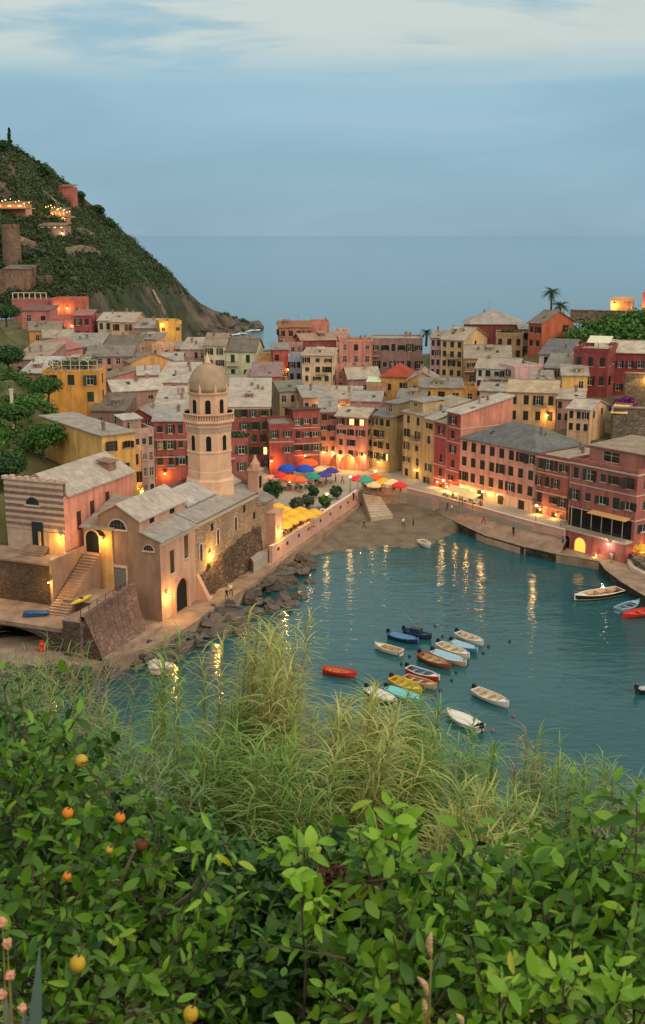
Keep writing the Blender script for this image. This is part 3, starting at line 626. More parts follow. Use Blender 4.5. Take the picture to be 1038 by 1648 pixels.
house('mauve beige row house joined to the long low beige one', 160, 218, 560, None, -4, 9, 590, 'sf', 2.2, (172, 136, 120), GD, 2, 6, wstyle='mix', chim=2)
house('small cream house with one dark window beside the yellow lit terrace', 217, 252, 546, 288, -10, 8, 582, 'sf', 1.0, (196, 164, 118), GB, 2, 2, wstyle='bare', chim=1, skip=((0, 1),))
house('cream annex stepping down right of the small cream house', 245, 272, 560, 280, -6, 7, 592, 'flat', 0, (202, 166, 122), GB, 2, 3, wstyle='bare', chim=0)
house('salmon gabled shed house under the yellowish roof at the left', 46, 101, 562, 262, -18, 9, 588, 'gy', 2.0, (212, 132, 116), TC, 1, 1, wstyle='bare', chim=1, skip=((0, 0),))
house('low weathered house with patched grey slabs beside the hillside trees', 22, 72, 578, 246, -10, 12, 612, 'sf', 2.6, (150, 124, 106), GB, 1, 3, wstyle='bare', chim=2)
house('grey roofed house stepping down in front of the long low weathered one', 34, 76, 600, 226, -8, 9, 625, 'sf', 2.2, (148, 120, 104), GL, 1, 2, wstyle='bare', chim=1)
house('small yellow house with a tan roof under the pink upper houses', 47, 98, 532, 304, 10, 9, 556, 'gx', 1.8, (196, 150, 82), BR, 1, 2, wstyle='bare', chim=1)
house('grey slab roofed house in front of the crimson house', 70, 118, 544, 296, 14, 9, 562, 'gx', 1.7, (140, 110, 98), GB, 1, 3, wstyle='bare', chim=1)
# ---- upper left cluster below the cliff
house('salmon house with two windows and a brick red roof in the upper left cluster', 34, 80, 500, 332, -4, 8, 524, 'sf', 1.0, (192, 112, 98), (150, 84, 74), 1, 2, ww=1.4, wh=1.9, wstyle='none', chim=1)
house('red terrace house with two glowing lamps at the foot of the cliff', 84, 131, 484, 346, -4, 8, 512, 'flat', 0, (196, 92, 66), BR, 1, 3, wstyle='none', chim=2, lamps=[('f', .18, 3.2, 110), ('f', .52, 3.2, 100)], skip=((0, 0), (0, 1)))
house('dark pink house with white pergola posts on its roof at the far left', 19, 76, 486, 352, -4, 8, 512, 'flat', 0, (170, 96, 90), BR, 1, 4, wstyle='none', chim=1)
house('pink terrace house beside the crimson house in the upper left cluster', 82, 122, 514, 322, -6, 7, 548, 'flat', 0, (190, 104, 94), BR, 1, 3, wstyle='none', chim=0, lamps=[('f', .85, 4.5, 60)])
house('crimson house with four windows in the upper left cluster', 118, 146, 508, 320, 0, 8, 548, 'sf', 1.0, (164, 68, 68), (160, 84, 80), 2, 2, ww=1.1, wh=1.8, wstyle='closed', shut='k', chim=0)
house('grey white house with green shutters left of the tan house below the cliff', 157, 179, 516, 322, -2, 9, 552, 'sf', 1.6, (186, 176, 158), GL, 2, 2, shut='g', wstyle='closed', wh=1.8, chim=1)
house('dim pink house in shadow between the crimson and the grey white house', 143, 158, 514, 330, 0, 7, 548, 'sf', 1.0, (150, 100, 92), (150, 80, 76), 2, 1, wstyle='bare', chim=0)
house('tan house with brown shutters and broad pale roof below the cliff', 177, 216, 518, 320, -8, 13, 553, 'gx', 2.2, (190, 164, 118), GL, 2, 2, sc=0, shut='b', wstyle='open', wh=1.8, chim=2)
house('grey low house with balconies joining the tan and the yellow terrace houses', 216, 258, 528, 316, -6, 10, 552, 'sf', 1.8, (150, 128, 112), GB, 1, 4, wstyle='bare', chim=1)
house('yellow terrace house with a lit lamp at the end of the upper row', 257, 292, 522, 310, 16, 8, 556, 'flat', 0, (206, 158, 74), BR, 2, 3, wstyle='bare', chim=1, skip=((0, 1), (1, 0), (1, 1), (1, 2)), lamps=[('f', .1, 6.0, 90)])
# ---- centre
house('pale grey house with an open loggia left of the pale green houses', 291, 330, 562, 282, -6, 9, 600, 'sf', 2.0, (178, 158, 140), GL, 2, 4, wstyle='none', chim=2, balc=((0, .05, .95),))
house('white house with brown shutters and brown gable roof in the row of pale houses', 328, 362, 556, 278, -8, 10, 612, 'gx', 2.6, (196, 190, 168), BR, 3, 2, shut='b', wstyle='open', wh=1.6, chim=2)
house('pale green house with dark shutters in the row of pale houses', 362, 411, 565, None, -8, 10, 612, 'gx', 2.8, (182, 186, 154), GD, 2, 2, shut='g', wstyle='closed', wh=1.9, sc=0, chim=1)
house('small golden house with a lit lamp between the pale green and the orange red house', 403, 440, 578, 280, 4, 8, 616, 'flat', 0, (200, 158, 96), BR, 2, 3, wstyle='bare', chim=1, lamps=[('f', .12, 4.6, 90)])
house('orange red tower-like house with a lamp at its door in the town centre', 439, 465, 563, 276, 6, 8, 614, 'sf', .8, (186, 76, 58), BR, 2, 2, wstyle='bare', chim=0, skip=((0, 1), (1, 0)), lamps=[('f', .9, 3.2, 50)])
house('narrow blue white house beside the cream house in the town centre', 464, 486, 578, 272, 2, 7, 615, 'flat', 0, (150, 158, 172), GB, 2, 2, shut='k', wstyle='closed', chim=0)
house('cream house with a balcony in the town centre below the crimson top house', 486, 535, 572, 264, -8, 9, 616, 'sf', .9, (202, 180, 130), (188, 160, 120), 3, 3, shut='g', sc=2, chim=1, balc=((1, .45, .85),))
house('mauve pink house half hidden behind the cream house and the orange red house', 455, 487, 556, 288, 0, 8, 596, 'flat', 0, (176, 128, 120), BR, 3, 3, wstyle='bare', chim=1)
house('salmon house with a brown roof on the skyline at the town centre', 449, 500, 527, 306, 4, 11, 566, 'gx', 1.2, (190, 118, 98), (156, 122, 98), 2, 4, wstyle='closed', shut='b', chim=1, ww=1.2)
house('salmon skyline annex with plain parapet right of the brown roofed one', 497, 530, 523, 312, 0, 9, 560, 'flat', 0, (190, 124, 106), BR, 2, 2, wstyle='bare', chim=1, skip=((0, 0), (0, 1)))
house('crimson skyline house with dark windows in front of the salmon annex', 485, 541, 548, 290, 14, 9, 580, 'gx', 1.3, (152, 66, 68), (178, 150, 130), 1, 5, shut='k', chim=1)
house('cream skyline house with a plain flat top left of the pink square house', 538, 562, 538, 306, 0, 8, 570, 'flat', 0, (196, 160, 134), BR, 2, 2, wstyle='bare', chim=2)
house('pink square house on the skyline beside the grey stone house', 546, 600, 550, 284, 0, 10, 606, 'flat', 0, (190, 126, 112), BR, 3, 3, wstyle='none', wh=1.6, chim=3, parapet=.4)
house('wide grey stone house with tall windows on the skyline', 599, 680, 546, 288, -2, 10, 600, 'flat', 0, (138, 116, 100), GB, 2, 6, shut='k', wstyle='mix', chim=3, wh=1.9, parapet=.3, sc=0)
house('grey roofed house between the cream house and the square', 561, 612, 610, 262, 10, 9, 640, 'gx', 2.2, (170, 140, 124), GL, 1, 3, wstyle='bare', chim=2)
house('green roofed loft house behind the red block', 450, 492, 630, 246, 20, 8, 655, 'gx', 1.6, (166, 158, 122), (120, 128, 108), 1, 3, wstyle='bare', chim=1)
house('house with a pink dormer wall behind the pale flat roof of the red block', 405, 452, 606, 262, 0, 9, 645, 'sf', 2.2, (184, 110, 96), (164, 92, 78), 1, 3, wstyle='bare', chim=2)
house('house with glowing top-floor doors and pale roof behind the red block', 488, 532, 640, 240, 10, 8, 668, 'sf', 1.4, (178, 136, 118), GL, 1, 4, wstyle='none', lit=((0, 2),), chim=1, lamps=[('f', .62, 2.6, 60)])
house('house with two glowing doors on its roof terrace above the mauve house', 530, 578, 642, 242, -6, 9, 670, 'sf', 1.5, (176, 124, 112), GL, 1, 4, wstyle='none', lit=((0, 0), (0, 2)), chim=2, lamps=[('f', .3, 2.6, 40), ('f', .75, 2.6, 40)])
house('pink house with a grey roof rising behind the lit attic', 565, 612, 645, 240, -10, 9, 676, 'gx', 1.6, (186, 130, 124), GL, 1, 3, wstyle='bare', chim=1)
# ---- centre right
house('ochre house under a terracotta red hip roof with a green awning', 613, 660, 605, 256, -14, 9, 640, 'hip', 2.4, (192, 146, 78), TC, 1, 5, shut='k', wstyle='mix', wh=2.2, chim=1)
house('yellow house with a grey gable joined to the terracotta roofed one', 656, 704, 612, 250, -8, 9, 645, 'gy', 1.8, (188, 152, 84), GB, 1, 2, wstyle='none', wh=2.0, chim=2)
house('long low ochre house with three dark windows above the yellow waterfront houses', 676, 745, 624, 240, -4, 8, 650, 'sf', 1.0, (196, 148, 70), (150, 148, 146), 1, 3, wstyle='none', ww=1.5, wh=2.0, chim=2, sc=1)
house('dim ochre annex at the end of the long low ochre house', 745, 768, 628, None, -2, 7, 650, 'flat', 0, (180, 134, 72), BR, 1, 1, wstyle='none', chim=1)
house('tall narrow mauve white house left of the tall yellow gabled house', 693, 710, 544, 276, -14, 10, 606, 'sf', 1.0, (176, 148, 136), GB, 4, 2, shut='k', wstyle='closed', chim=1)
house('tall yellow house with a sunlit gable and tan roof on the skyline', 710, 746, 546, 274, -34, 13, 606, 'gx', 2.6, (198, 172, 112), GL, 4, 3, sc=1, shut='g', wstyle='closed', chim=1, balc=((1, .3, .8),), skip=(('r', 1, 0), ('r', 2, 0), ('r', 3, 0)))
house('dark red house with a broad hip roof on the skyline behind the yellow gable', 748, 842, 521, 292, -6, 14, 556, 'hip', 3.0, (142, 66, 60), (196, 172, 146), 1, 4, wstyle='bare', chim=1, skip=((0, 0), (0, 3)))
house('grey yellow house with a roof garden in front of the dark red skyline house', 798, 842, 541, 280, -10, 8, 578, 'flat', 0, (164, 142, 96), BR, 2, 3, shut='k', wstyle='closed', wh=2.0, chim=0)
house('pale green roofed annex between the roof garden and the orange house', 836, 860, 530, 284, -6, 8, 572, 'sf', .8, (140, 132, 110), (158, 160, 142), 2, 2, shut='k', wstyle='open', chim=0)
house('vivid orange house with a broad side gable under the palms', 851, 872, 519, 272, -50, 12, 562, 'gx', 2.6, (186, 88, 46), GD, 2, 2, sc=2, shut='k', wstyle='closed', chim=1, skip=(('r', 0, 0), ('r', 1, 0), ('r', 1, 1)))
house('tan gabled house with a dark balcony below the tall yellow gable', 748, 822, 576, 260, -6, 10, 620, 'gx', 2.4, (178, 136, 96), GB, 2, 3, shut='k', wstyle='mix', chim=1, balc=((0, .0, .3),), sc=0)
house('white house with blue grey shadows and a long balcony above the crimson houses', 766, 832, 592, 246, -20, 9, 640, 'gx', 1.8, (190, 184, 180), GL, 3, 5, shut='k', wstyle='mix', chim=1, balc=((0, .35, 1.0),))
house('pale pink white house with plain walls right of the white house', 828, 874, 592, 240, 20, 10, 632, 'flat', 0, (208, 176, 160), GL, 2, 4, shut='k', wstyle='closed', chim=0, sc=2, skip=((1, 0), (1, 1), (0, 0), (0, 1)), parapet=.4)
house('off white house with a dark slate shed roof right of the tan gabled house', 868, 914, 570, 252, -24, 11, 606, 'sf', 2.4, (204, 184, 168), (112, 114, 118), 2, 2, shut='k', wstyle='closed', chim=1, sc=0)
house('pink house with brown shutters and a wide grey roof left of the maroon house', 877, 925, 592, 240, -20, 10, 628, 'sf', 2.0, (184, 140, 128), GB, 2, 3, shut='b', wstyle='closed', chim=1)
er = house('large maroon house with an awning shaded terrace on the right hillside', 923, 980, 566, 232, -22, 14, 626, 'flat', 0, (142, 56, 58), GB, 2, 3, shut='k', wstyle='closed', wh=1.9, sc=3, chim=0, parapet=.8)
house('upper wing of the maroon house with a pale gable roof at the right edge', 958, 1040, 566, 240, -16, 10, 640, 'gx', 2.0, (146, 58, 58), (196, 186, 166), 2, 5, shut='k', wstyle='open', chim=1, sc=0, skip=((0, 0), (0, 1), (1, 0), (1, 1), (1, 3)))
house('small yellow box house below the maroon house', 905, 946, 604, 226, -10, 7, 634, 'sf', 1.4, (206, 162, 92), GB, 1, 2, wstyle='bare', chim=0, skip=((0, 0),))
house('long yellow grey house with dark shutters behind the slate hip roof', 818, 897, 630, 218, -14, 9, 680, 'gx', 1.8, (188, 162, 106), (186, 168, 142), 2, 4, shut='k', wstyle='closed', wh=1.8, chim=2, balc=((0, .55, .8),), lamps=[('f', .82, 2.0, 120)])
house('pink grey house with a flat white roof right of the long yellow grey one', 897, 938, 642, 214, -16, 9, 680, 'sf', .8, (180, 136, 124), GL, 2, 4, wstyle='mix', shut='k', chim=1)
house('cream cube house with a sunlit side wall above the corner house', 914, 950, 657, 204, -32, 9, 695, 'gx', 1.2, (196, 166, 118), GL, 2, 3, shut='k', wstyle='closed', chim=0, sc=2, skip=(('r', 1, 0), ('r', 1, 1)))
house('brown stone house with a yellow awning right of the cream cube', 984, 1012, 664, 206, -20, 7, 700, 'flat', 0, (150, 118, 96), BR, 2, 2, wstyle='none', chim=0)
# ---- smaller houses filling the jumble
house('tiny grey roofed house left of the pale loggia house', 262, 294, 580, 270, 6, 7, 606, 'gx', 1.5, (190, 152, 128), GB, 1, 2, wstyle='bare', chim=1)
house('little peach house with a white roof behind the dome', 296, 342, 606, 262, -12, 7, 636, 'sf', 1.6, (206, 150, 124), GL, 1, 3, wstyle='bare', chim=2)
house('small salmon house wedged right of the dome behind the broad red house', 352, 396, 618, 258, 8, 7, 648, 'gx', 1.6, (198, 128, 108), GB, 1, 3, wstyle='bare', chim=1)
house('narrow white terrace house above the pale flat roof of the red block', 396, 424, 606, 268, 0, 6, 640, 'flat', 0, (196, 180, 160), GB, 2, 2, wstyle='bare', chim=1)
house('small pink house with a terrace below the pink square house', 540, 590, 596, 268, 4, 7, 628, 'flat', 0, (196, 138, 122), BR, 2, 3, wstyle='bare', chim=1)
house('low tan house with roof plants left of the terracotta roof', 590, 622, 622, 254, -6, 7, 650, 'flat', 0, (176, 134, 104), BR, 1, 2, wstyle='bare', chim=1)
house('small orange house squeezed below the yellow grey gable', 640, 684, 640, 236, -10, 6, 664, 'sf', 1.0, (206, 138, 74), GB, 1, 2, wstyle='bare', chim=1)
house('little cream house above the bare salmon gable', 772, 814, 628, 232, -18, 6, 660, 'gx', 1.3, (200, 176, 146), GL, 1, 3, wstyle='bare', chim=1)
house('small peach house in the gap below the white plain house', 856, 890, 612, 230, -8, 6, 640, 'sf', 1.2, (206, 152, 120), GB, 1, 2, wstyle='bare', chim=1)
house('little mauve house under the cliff left of the pale loggia house', 268, 296, 562, 292, 0, 7, 590, 'sf', 1.2, (170, 124, 118), GB, 1, 2, wstyle='bare', chim=1)
house('small rose house between the ochre house and the pale pink one', 222, 256, 604, 246, 10, 6, 630, 'sf', 1.2, (204, 124, 116), GL, 1, 2, wstyle='bare', chim=1)
house('low pinkish shed house behind the roof terrace of the ochre house', 88, 140, 588, 236, -2, 7, 612, 'gx', 1.4, (186, 140, 122), GL, 1, 4, wstyle='bare', chim=1)
# ------------------------------------------------------------------ water
def water_mat():
    m, t, b = base_mat('sea_water', 0.06, 0.5); L = t.links.new
    b.inputs['IOR'].default_value = 1.33
    tc = N('ShaderNodeTexCoord', t)
    n = N('ShaderNodeTexNoise', t); n.inputs['Scale'].default_value = 0.018; n.inputs['Detail'].default_value = 5; L(tc.outputs['Object'], n.inputs['Vector'])
    cr = N('ShaderNodeMapRange', t); L(n.outputs[0], cr.inputs[0]); cr.inputs[1].default_value = 0.35; cr.inputs[2].default_value = 0.65
    mx = N('ShaderNodeMix', t, data_type='RGBA'); L(cr.outputs[0], mx.inputs[0]); mx.inputs[6].default_value = (0.012, 0.068, 0.076, 1); mx.inputs[7].default_value = (0.020, 0.102, 0.118, 1)
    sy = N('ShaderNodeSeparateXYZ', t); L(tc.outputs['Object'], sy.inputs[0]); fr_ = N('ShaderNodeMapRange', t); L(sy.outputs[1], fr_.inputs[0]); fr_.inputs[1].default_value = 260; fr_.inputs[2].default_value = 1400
    m2 = N('ShaderNodeMix', t, data_type='RGBA'); L(fr_.outputs[0], m2.inputs[0]); L(mx.outputs[2], m2.inputs[6]); m2.inputs[7].default_value = (0.045, 0.118, 0.190, 1)  # far water mixed bluer: open sea colour, also standing in for haze
    L(m2.outputs[2], b.inputs['Base Color'])
    def wv(sc, st, det, rot=0):
        mp = N('ShaderNodeMapping', t); L(tc.outputs['Object'], mp.inputs[0]); mp.inputs['Scale'].default_value = st; mp.inputs['Rotation'].default_value = (0, 0, rot)
        q = N('ShaderNodeTexNoise', t); q.inputs['Scale'].default_value = sc; q.inputs['Detail'].default_value = det; q.inputs['Roughness'].default_value = 0.55; q.inputs['Distortion'].default_value = 0.4; L(mp.outputs[0], q.inputs['Vector']); return q.outputs[0]
    a = wv(0.9, (0.35, 1, 1), 4, 0.12); c = wv(0.16, (0.45, 1, 1), 3, -0.1)
    ma = N('ShaderNodeMath', t, operation='MULTIPLY_ADD'); L(c, ma.inputs[0]); ma.inputs[1].default_value = 2.2; L(a, ma.inputs[2])
    bp = N('ShaderNodeBump', t); bp.inputs['Strength'].default_value = 0.26; bp.inputs['Distance'].default_value = 0.4; L(ma.outputs[0], bp.inputs['Height']); L(bp.outputs[0], b.inputs['Normal'])
    return m
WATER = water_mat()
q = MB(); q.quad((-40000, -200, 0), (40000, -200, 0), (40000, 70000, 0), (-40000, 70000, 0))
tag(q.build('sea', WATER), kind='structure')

# ------------------------------------------------------------------ leaves
def leaf_mat(name, c1, c2, trans=0.25, rough=0.55, spec=0.3, coords='Object', nscale=0.0, nmul=(0.6, 1.35)):
    if name in MATS: return MATS[name]
    m, t, b = base_mat(name, rough, spec); L = t.links.new
    ge = N('ShaderNodeNewGeometry', t); oi = N('ShaderNodeObjectInfo', t)
    ad = N('ShaderNodeMath', t, operation='ADD'); L(ge.outputs['Random Per Island'], ad.inputs[0]); L(oi.outputs['Random'], ad.inputs[1])
    fr = N('ShaderNodeMath', t, operation='FRACT'); L(ad.outputs[0], fr.inputs[0])
    mx = N('ShaderNodeValToRGB', t); L(fr.outputs[0], mx.inputs[0]); ce = mx.color_ramp.elements; ce[0].color = (*c1, 1); ce[1].color = (min(.6, c2[0] * 1.75), min(.5, c2[1] * 1.12), c2[2], 1)
    k_ = ce.new(.45); k_.color = (*[c1[i] * .6 + c2[i] * .4 for i in range(3)], 1); k_ = ce.new(.955); k_.color = (*c2, 1)
    last = mx.outputs[0]
    if nscale:
        tc = N('ShaderNodeTexCoord', t); n = N('ShaderNodeTexNoise', t); n.inputs['Scale'].default_value = nscale; n.inputs['Detail'].default_value = 3; L(tc.outputs['Object'], n.inputs['Vector'])
        mr = N('ShaderNodeMapRange', t); L(n.outputs[0], mr.inputs[0]); mr.inputs[1].default_value = .3; mr.inputs[2].default_value = .7; mr.inputs[3].default_value = nmul[0]; mr.inputs[4].default_value = nmul[1]
        sc = N('ShaderNodeVectorMath', t, operation='SCALE'); L(last, sc.inputs[0]); L(mr.outputs[0], sc.inputs['Scale']); last = sc.outputs[0]
    L(last, b.inputs['Base Color'])
    if trans:
        tr = N('ShaderNodeBsdfTranslucent', t); L(last, tr.inputs[0]); ms = N('ShaderNodeMixShader', t); ms.inputs[0].default_value = trans
        L(b.outputs[0], ms.inputs[1]); L(tr.outputs[0], ms.inputs[2]); L(ms.outputs[0], t.nodes['Material Output'].inputs[0])
    MATS[name] = m; return m
def leaf_quads(cent, rad, per, size, flat=0.8, rng=RNG, up=0.35, aspect=0.55):
    """cent (n,3), rad (n,) -> pointed leaf-clump faces scattered through each clump's volume"""
    cent = np.asarray(cent, float).reshape(-1, 3); n = len(cent); rad = np.broadcast_to(np.asarray(rad, float), (n,))
    C = np.repeat(cent, per, 0); R = np.repeat(rad, per)
    d = rng.normal(size=(n * per, 3)); d /= np.linalg.norm(d, axis=1)[:, None]
    rr = rng.random(n * per) ** 0.45
    off = d * (rr * R)[:, None]; off[:, 2] *= flat
    P = C + off
    nrm = d * 0.7 + rng.normal(size=d.shape) * 0.55; nrm[:, 2] += up; nrm /= np.linalg.norm(nrm, axis=1)[:, None]
    a = np.cross(nrm, rng.normal(size=d.shape)); a /= np.linalg.norm(a, axis=1)[:, None] + 1e-9; b = np.cross(nrm, a)
    s = size * (0.6 + 0.8 * rng.random(n * per))[:, None]
    v = np.stack([P - a * s, P - b * s * aspect, P + a * s, P + b * s * aspect], 1)
    v[:, 1] += nrm * s * 0.18; v[:, 3] += nrm * s * 0.18
    return v.reshape(-1, 3)
LEAF_HILL = leaf_mat('hill_leaves', (0.022, 0.046, 0.020), (0.080, 0.118, 0.046), 0.15, 0.75, nscale=0.03)
LEAF_BANK = leaf_mat('bank_leaves', (0.022, 0.085, 0.016), (0.095, 0.205, 0.036), 0.2, 0.65, nscale=0.09)
LEAF_DARK = leaf_mat('tree_leaves_dark', (0.014, 0.055, 0.018), (0.055, 0.125, 0.032), 0.15, 0.6)
LEAF_OLIVE = leaf_mat('tree_leaves_olive', (0.05, 0.075, 0.05), (0.095, 0.13, 0.07), 0.2, 0.6)
BARK = mat('bark', (0.09, 0.065, 0.045), rough=0.95, var=0.35, scale=6, bump=0.6, bscale=18)

# ------------------------------------------------------------------ ground under the town
ROCKG = stone_mat('ground_rock', rgb(112, 100, 86), rgb(62, 55, 47), 1.8, 1.2)
EARTH = mat('earth', rgb(92, 90, 58), rough=0.95, var=0.35, scale=0.25, bump=0.6, bscale=2.0)
def w(px, py, Y): p = at_y(px, py, Y); return (p.x, p.y, p.z)
ANCH += [w(10, 600, 200), w(10, 690, 175), w(60, 715, 172), w(0, 560, 225), w(-40, 560, 215), w(-40, 640, 185), w(0, 790, 156), w(-60, 800, 150), w(45, 640, 190), w(100, 700, 186), w(-20, 510, 300), w(40, 520, 340), w(140, 530, 345), w(-60, 520, 260),
         w(925, 536, 266), w(950, 524, 272), w(930, 552, 262), w(1030, 512, 275), w(980, 520, 272), w(1060, 505, 285), w(1000, 650, 225), w(1036, 700, 200), w(1036, 620, 228), w(1100, 640, 215), w(1090, 560, 250)]
AP = np.array(ANCH); AP[:, 2] -= 1.0
def idw(x, y, p=3.5):
    d2 = (AP[:, 0] - x) ** 2 + (AP[:, 1] - y) ** 2 + 4.0
    w_ = d2 ** (-p / 2); return float((w_ * AP[:, 2]).sum() / w_.sum())
def inside(x, y, poly):
    c = False; j = len(poly) - 1
    for i in range(len(poly)):
        if (poly[i][1] > y) != (poly[j][1] > y) and x < (poly[j][0] - poly[i][0]) * (y - poly[i][1]) / (poly[j][1] - poly[i][1]) + poly[i][0]: c = not c
        j = i
    return c
TOWN = [(-150, 128), (-62, 136), (-48, 152), (-36, 172), (-26, 190), (-22, 212), (-20, 230), (10, 231), (20, 224), (30, 208), (42, 192), (56, 174), (72, 168), (150, 150), (160, 300), (110, 318), (60, 312), (20, 322), (-10, 326), (-60, 336), (-80, 372), (-160, 380)]
xs = np.arange(-150, 160, 3.5); ys = np.arange(126, 384, 3.5)
Z = np.zeros((len(ys), len(xs)))
for j, y in enumerate(ys):
    for i, x in enumerate(xs): Z[j, i] = idw(x, y) if inside(x, y, TOWN) else -4.0
def grid_mesh(name, X, Y, Zz, m, smooth=True):
    nj, ni = Zz.shape; v = np.stack([X, Y, Zz], -1).reshape(-1, 3)
    idx = np.arange(nj * ni).reshape(nj, ni)
    f = np.stack([idx[:-1, :-1], idx[:-1, 1:], idx[1:, 1:], idx[1:, :-1]], -1).reshape(-1, 4)
    return np_mesh(name, v, 4, m, f, smooth)
XX, YY = np.meshgrid(xs, ys)
tag(place('terrain', grid_mesh('terrain', XX, YY, Z, EARTH)), kind='structure')
def ground_z(x, y): return idw(x, y)

# ------------------------------------------------------------------ square, quays, beach
PAVE = mat('paving_stone', rgb(158, 148, 136), rough=0.85, var=0.1, scale=0.5, bump=0.15, bscale=6)
QUAY = mat('quay_concrete', rgb(146, 122, 104), rough=0.9, var=0.3, scale=0.45, bump=0.3, bscale=4)
PINKW = mat('pink_quay_wall', rgb(196, 152, 136), rough=0.9, var=0.12, scale=0.5, bump=0.2, bscale=5)
DKSTONE = stone_mat('wet_stone', rgb(74, 68, 60), rgb(34, 32, 30), 0.9, 0.5)
SANDM = mat('beach_sand', rgb(114, 102, 88), rough=0.95, var=0.3, scale=0.3, bump=0.5, bscale=5, dark=rgb(84, 70, 56))
def xy(px, py, z): p = at_z(px, py, z); return (p.x, p.y)
def poly_struct(name, pts, z, thick, m):
    b = MB(); b.prism([xy(px, py, z) for px, py in pts], z - thick, z); o = b.build(name, m); tag(o, kind='structure'); return o
PZ = 3.6
poly_struct('square_pavement', [(408, 905), (441, 880), (500, 842), (566, 800), (582, 787), (622, 790), (655, 793), (700, 803), (770, 823), (840, 843), (905, 858), (920, 842), (760, 770), (700, 730), (600, 718), (400, 718), (360, 760), (380, 860)], PZ, 5, PAVE)
# beach: sheet falling from the foot of the wall to the waterline
def beach():
    top = [(452, 893), (500, 862), (540, 838), (578, 815), (600, 806), (640, 806), (690, 818), (722, 834), (742, 846)]
    bot = [(470, 903), (505, 893), (540, 887), (580, 884), (620, 884), (660, 881), (695, 873), (722, 863), (744, 852)]
    rows = 14; P = []
    for k in range(rows + 1):
        t_ = k / rows; row = []
        for a, c in zip(top, bot):
            pa = at_z(a[0], a[1], 1.5); pc = at_z(c[0], c[1], 0.0)
            tt = t_ * 1.25; z = 1.5 * (1 - tt) + 0.12 * math.sin(a[0] * .09 + k * .7) * (0 < k)
            p = pa.lerp(pc, tt); row.append((p.x, p.y, z - 0.02))
        P.append(row)
    P = np.array(P); from_ = P
    # refine columns
    tcols = np.linspace(0, len(top) - 1, 57); out = np.zeros((rows + 1, 57, 3))
    for c_ in range(3):
        for k in range(rows + 1): out[k, :, c_] = np.interp(tcols, np.arange(len(top)), P[k, :, c_])
    out[:, :, 2] += RNG.normal(size=out.shape[:2]) * 0.03
    tag(place('beach', grid_mesh('beach', out[..., 0], out[..., 1], out[..., 2], SANDM)), kind='structure')
beach()
# left quay: walkway under the pink wall, along the church to the sea wall
WZ = 1.9
poly_struct('quay_walkway', [(582, 806), (577, 816), (545, 842), (505, 868), (470, 890), (440, 914), (400, 944), (340, 980), (316, 1000), (268, 1029), (215, 1051), (140, 1072), (70, 1083), (0, 1100), (-60, 1110), (-60, 1030), (100, 1020), (230, 985), (330, 940), (420, 890), (470, 855), (560, 800)], WZ, 4, QUAY)
def wall_run(name, pts, z0, z1, th, m, label, cat, cap=None):
    """low wall following a line of picture points at height z1 (outer top edge)"""
    root = thing(name, label, cat, (*xy(pts[0][0], pts[0][1], z1), z0)); ox, oy = root.location.x, root.location.y
    P = [Vector(xy(a, c, z1)) for a, c in pts]; b = MB(); cpb = MB()
    off = []
    for i, p in enumerate(P):
        d = (P[min(i + 1, len(P) - 1)] - P[max(i - 1, 0)]).normalized(); off.append(Vector((-d.y, d.x)))
    for i in range(len(P) - 1):
        a, c = P[i], P[i + 1]; na, nc = off[i] * th, off[i + 1] * th
        b.prism([(a.x - ox, a.y - oy), (c.x - ox, c.y - oy), (c.x + nc.x - ox, c.y + nc.y - oy), (a.x + na.x - ox, a.y + na.y - oy)], 0, z1 - z0)
        e = 0.06; a2, c2 = a - off[i] * e, c - off[i + 1] * e; na2, nc2 = off[i] * (th + 2 * e), off[i + 1] * (th + 2 * e)
        cpb.prism([(a2.x - ox, a2.y - oy), (c2.x - ox, c2.y - oy), (c2.x + nc2.x - ox, c2.y + nc2.y - oy), (a2.x + na2.x - ox, a2.y + na2.y - oy)], z1 - z0 + .002, z1 - z0 + 0.1)
    b.build('wall', m, root)
    if cap: cpb.build('coping', cap, root)
    return root, P
COPE = mat('pale_coping', rgb(206, 186, 168), rough=0.85)
pw, PWP = wall_run('retaining_wall', [(438, 880), (470, 860), (505, 837), (540, 813), (566, 797), (576, 789)], 0.5, 4.4, 0.5, PINKW, 'pink retaining wall with pale coping along the left side of the square', 'wall', COPE)
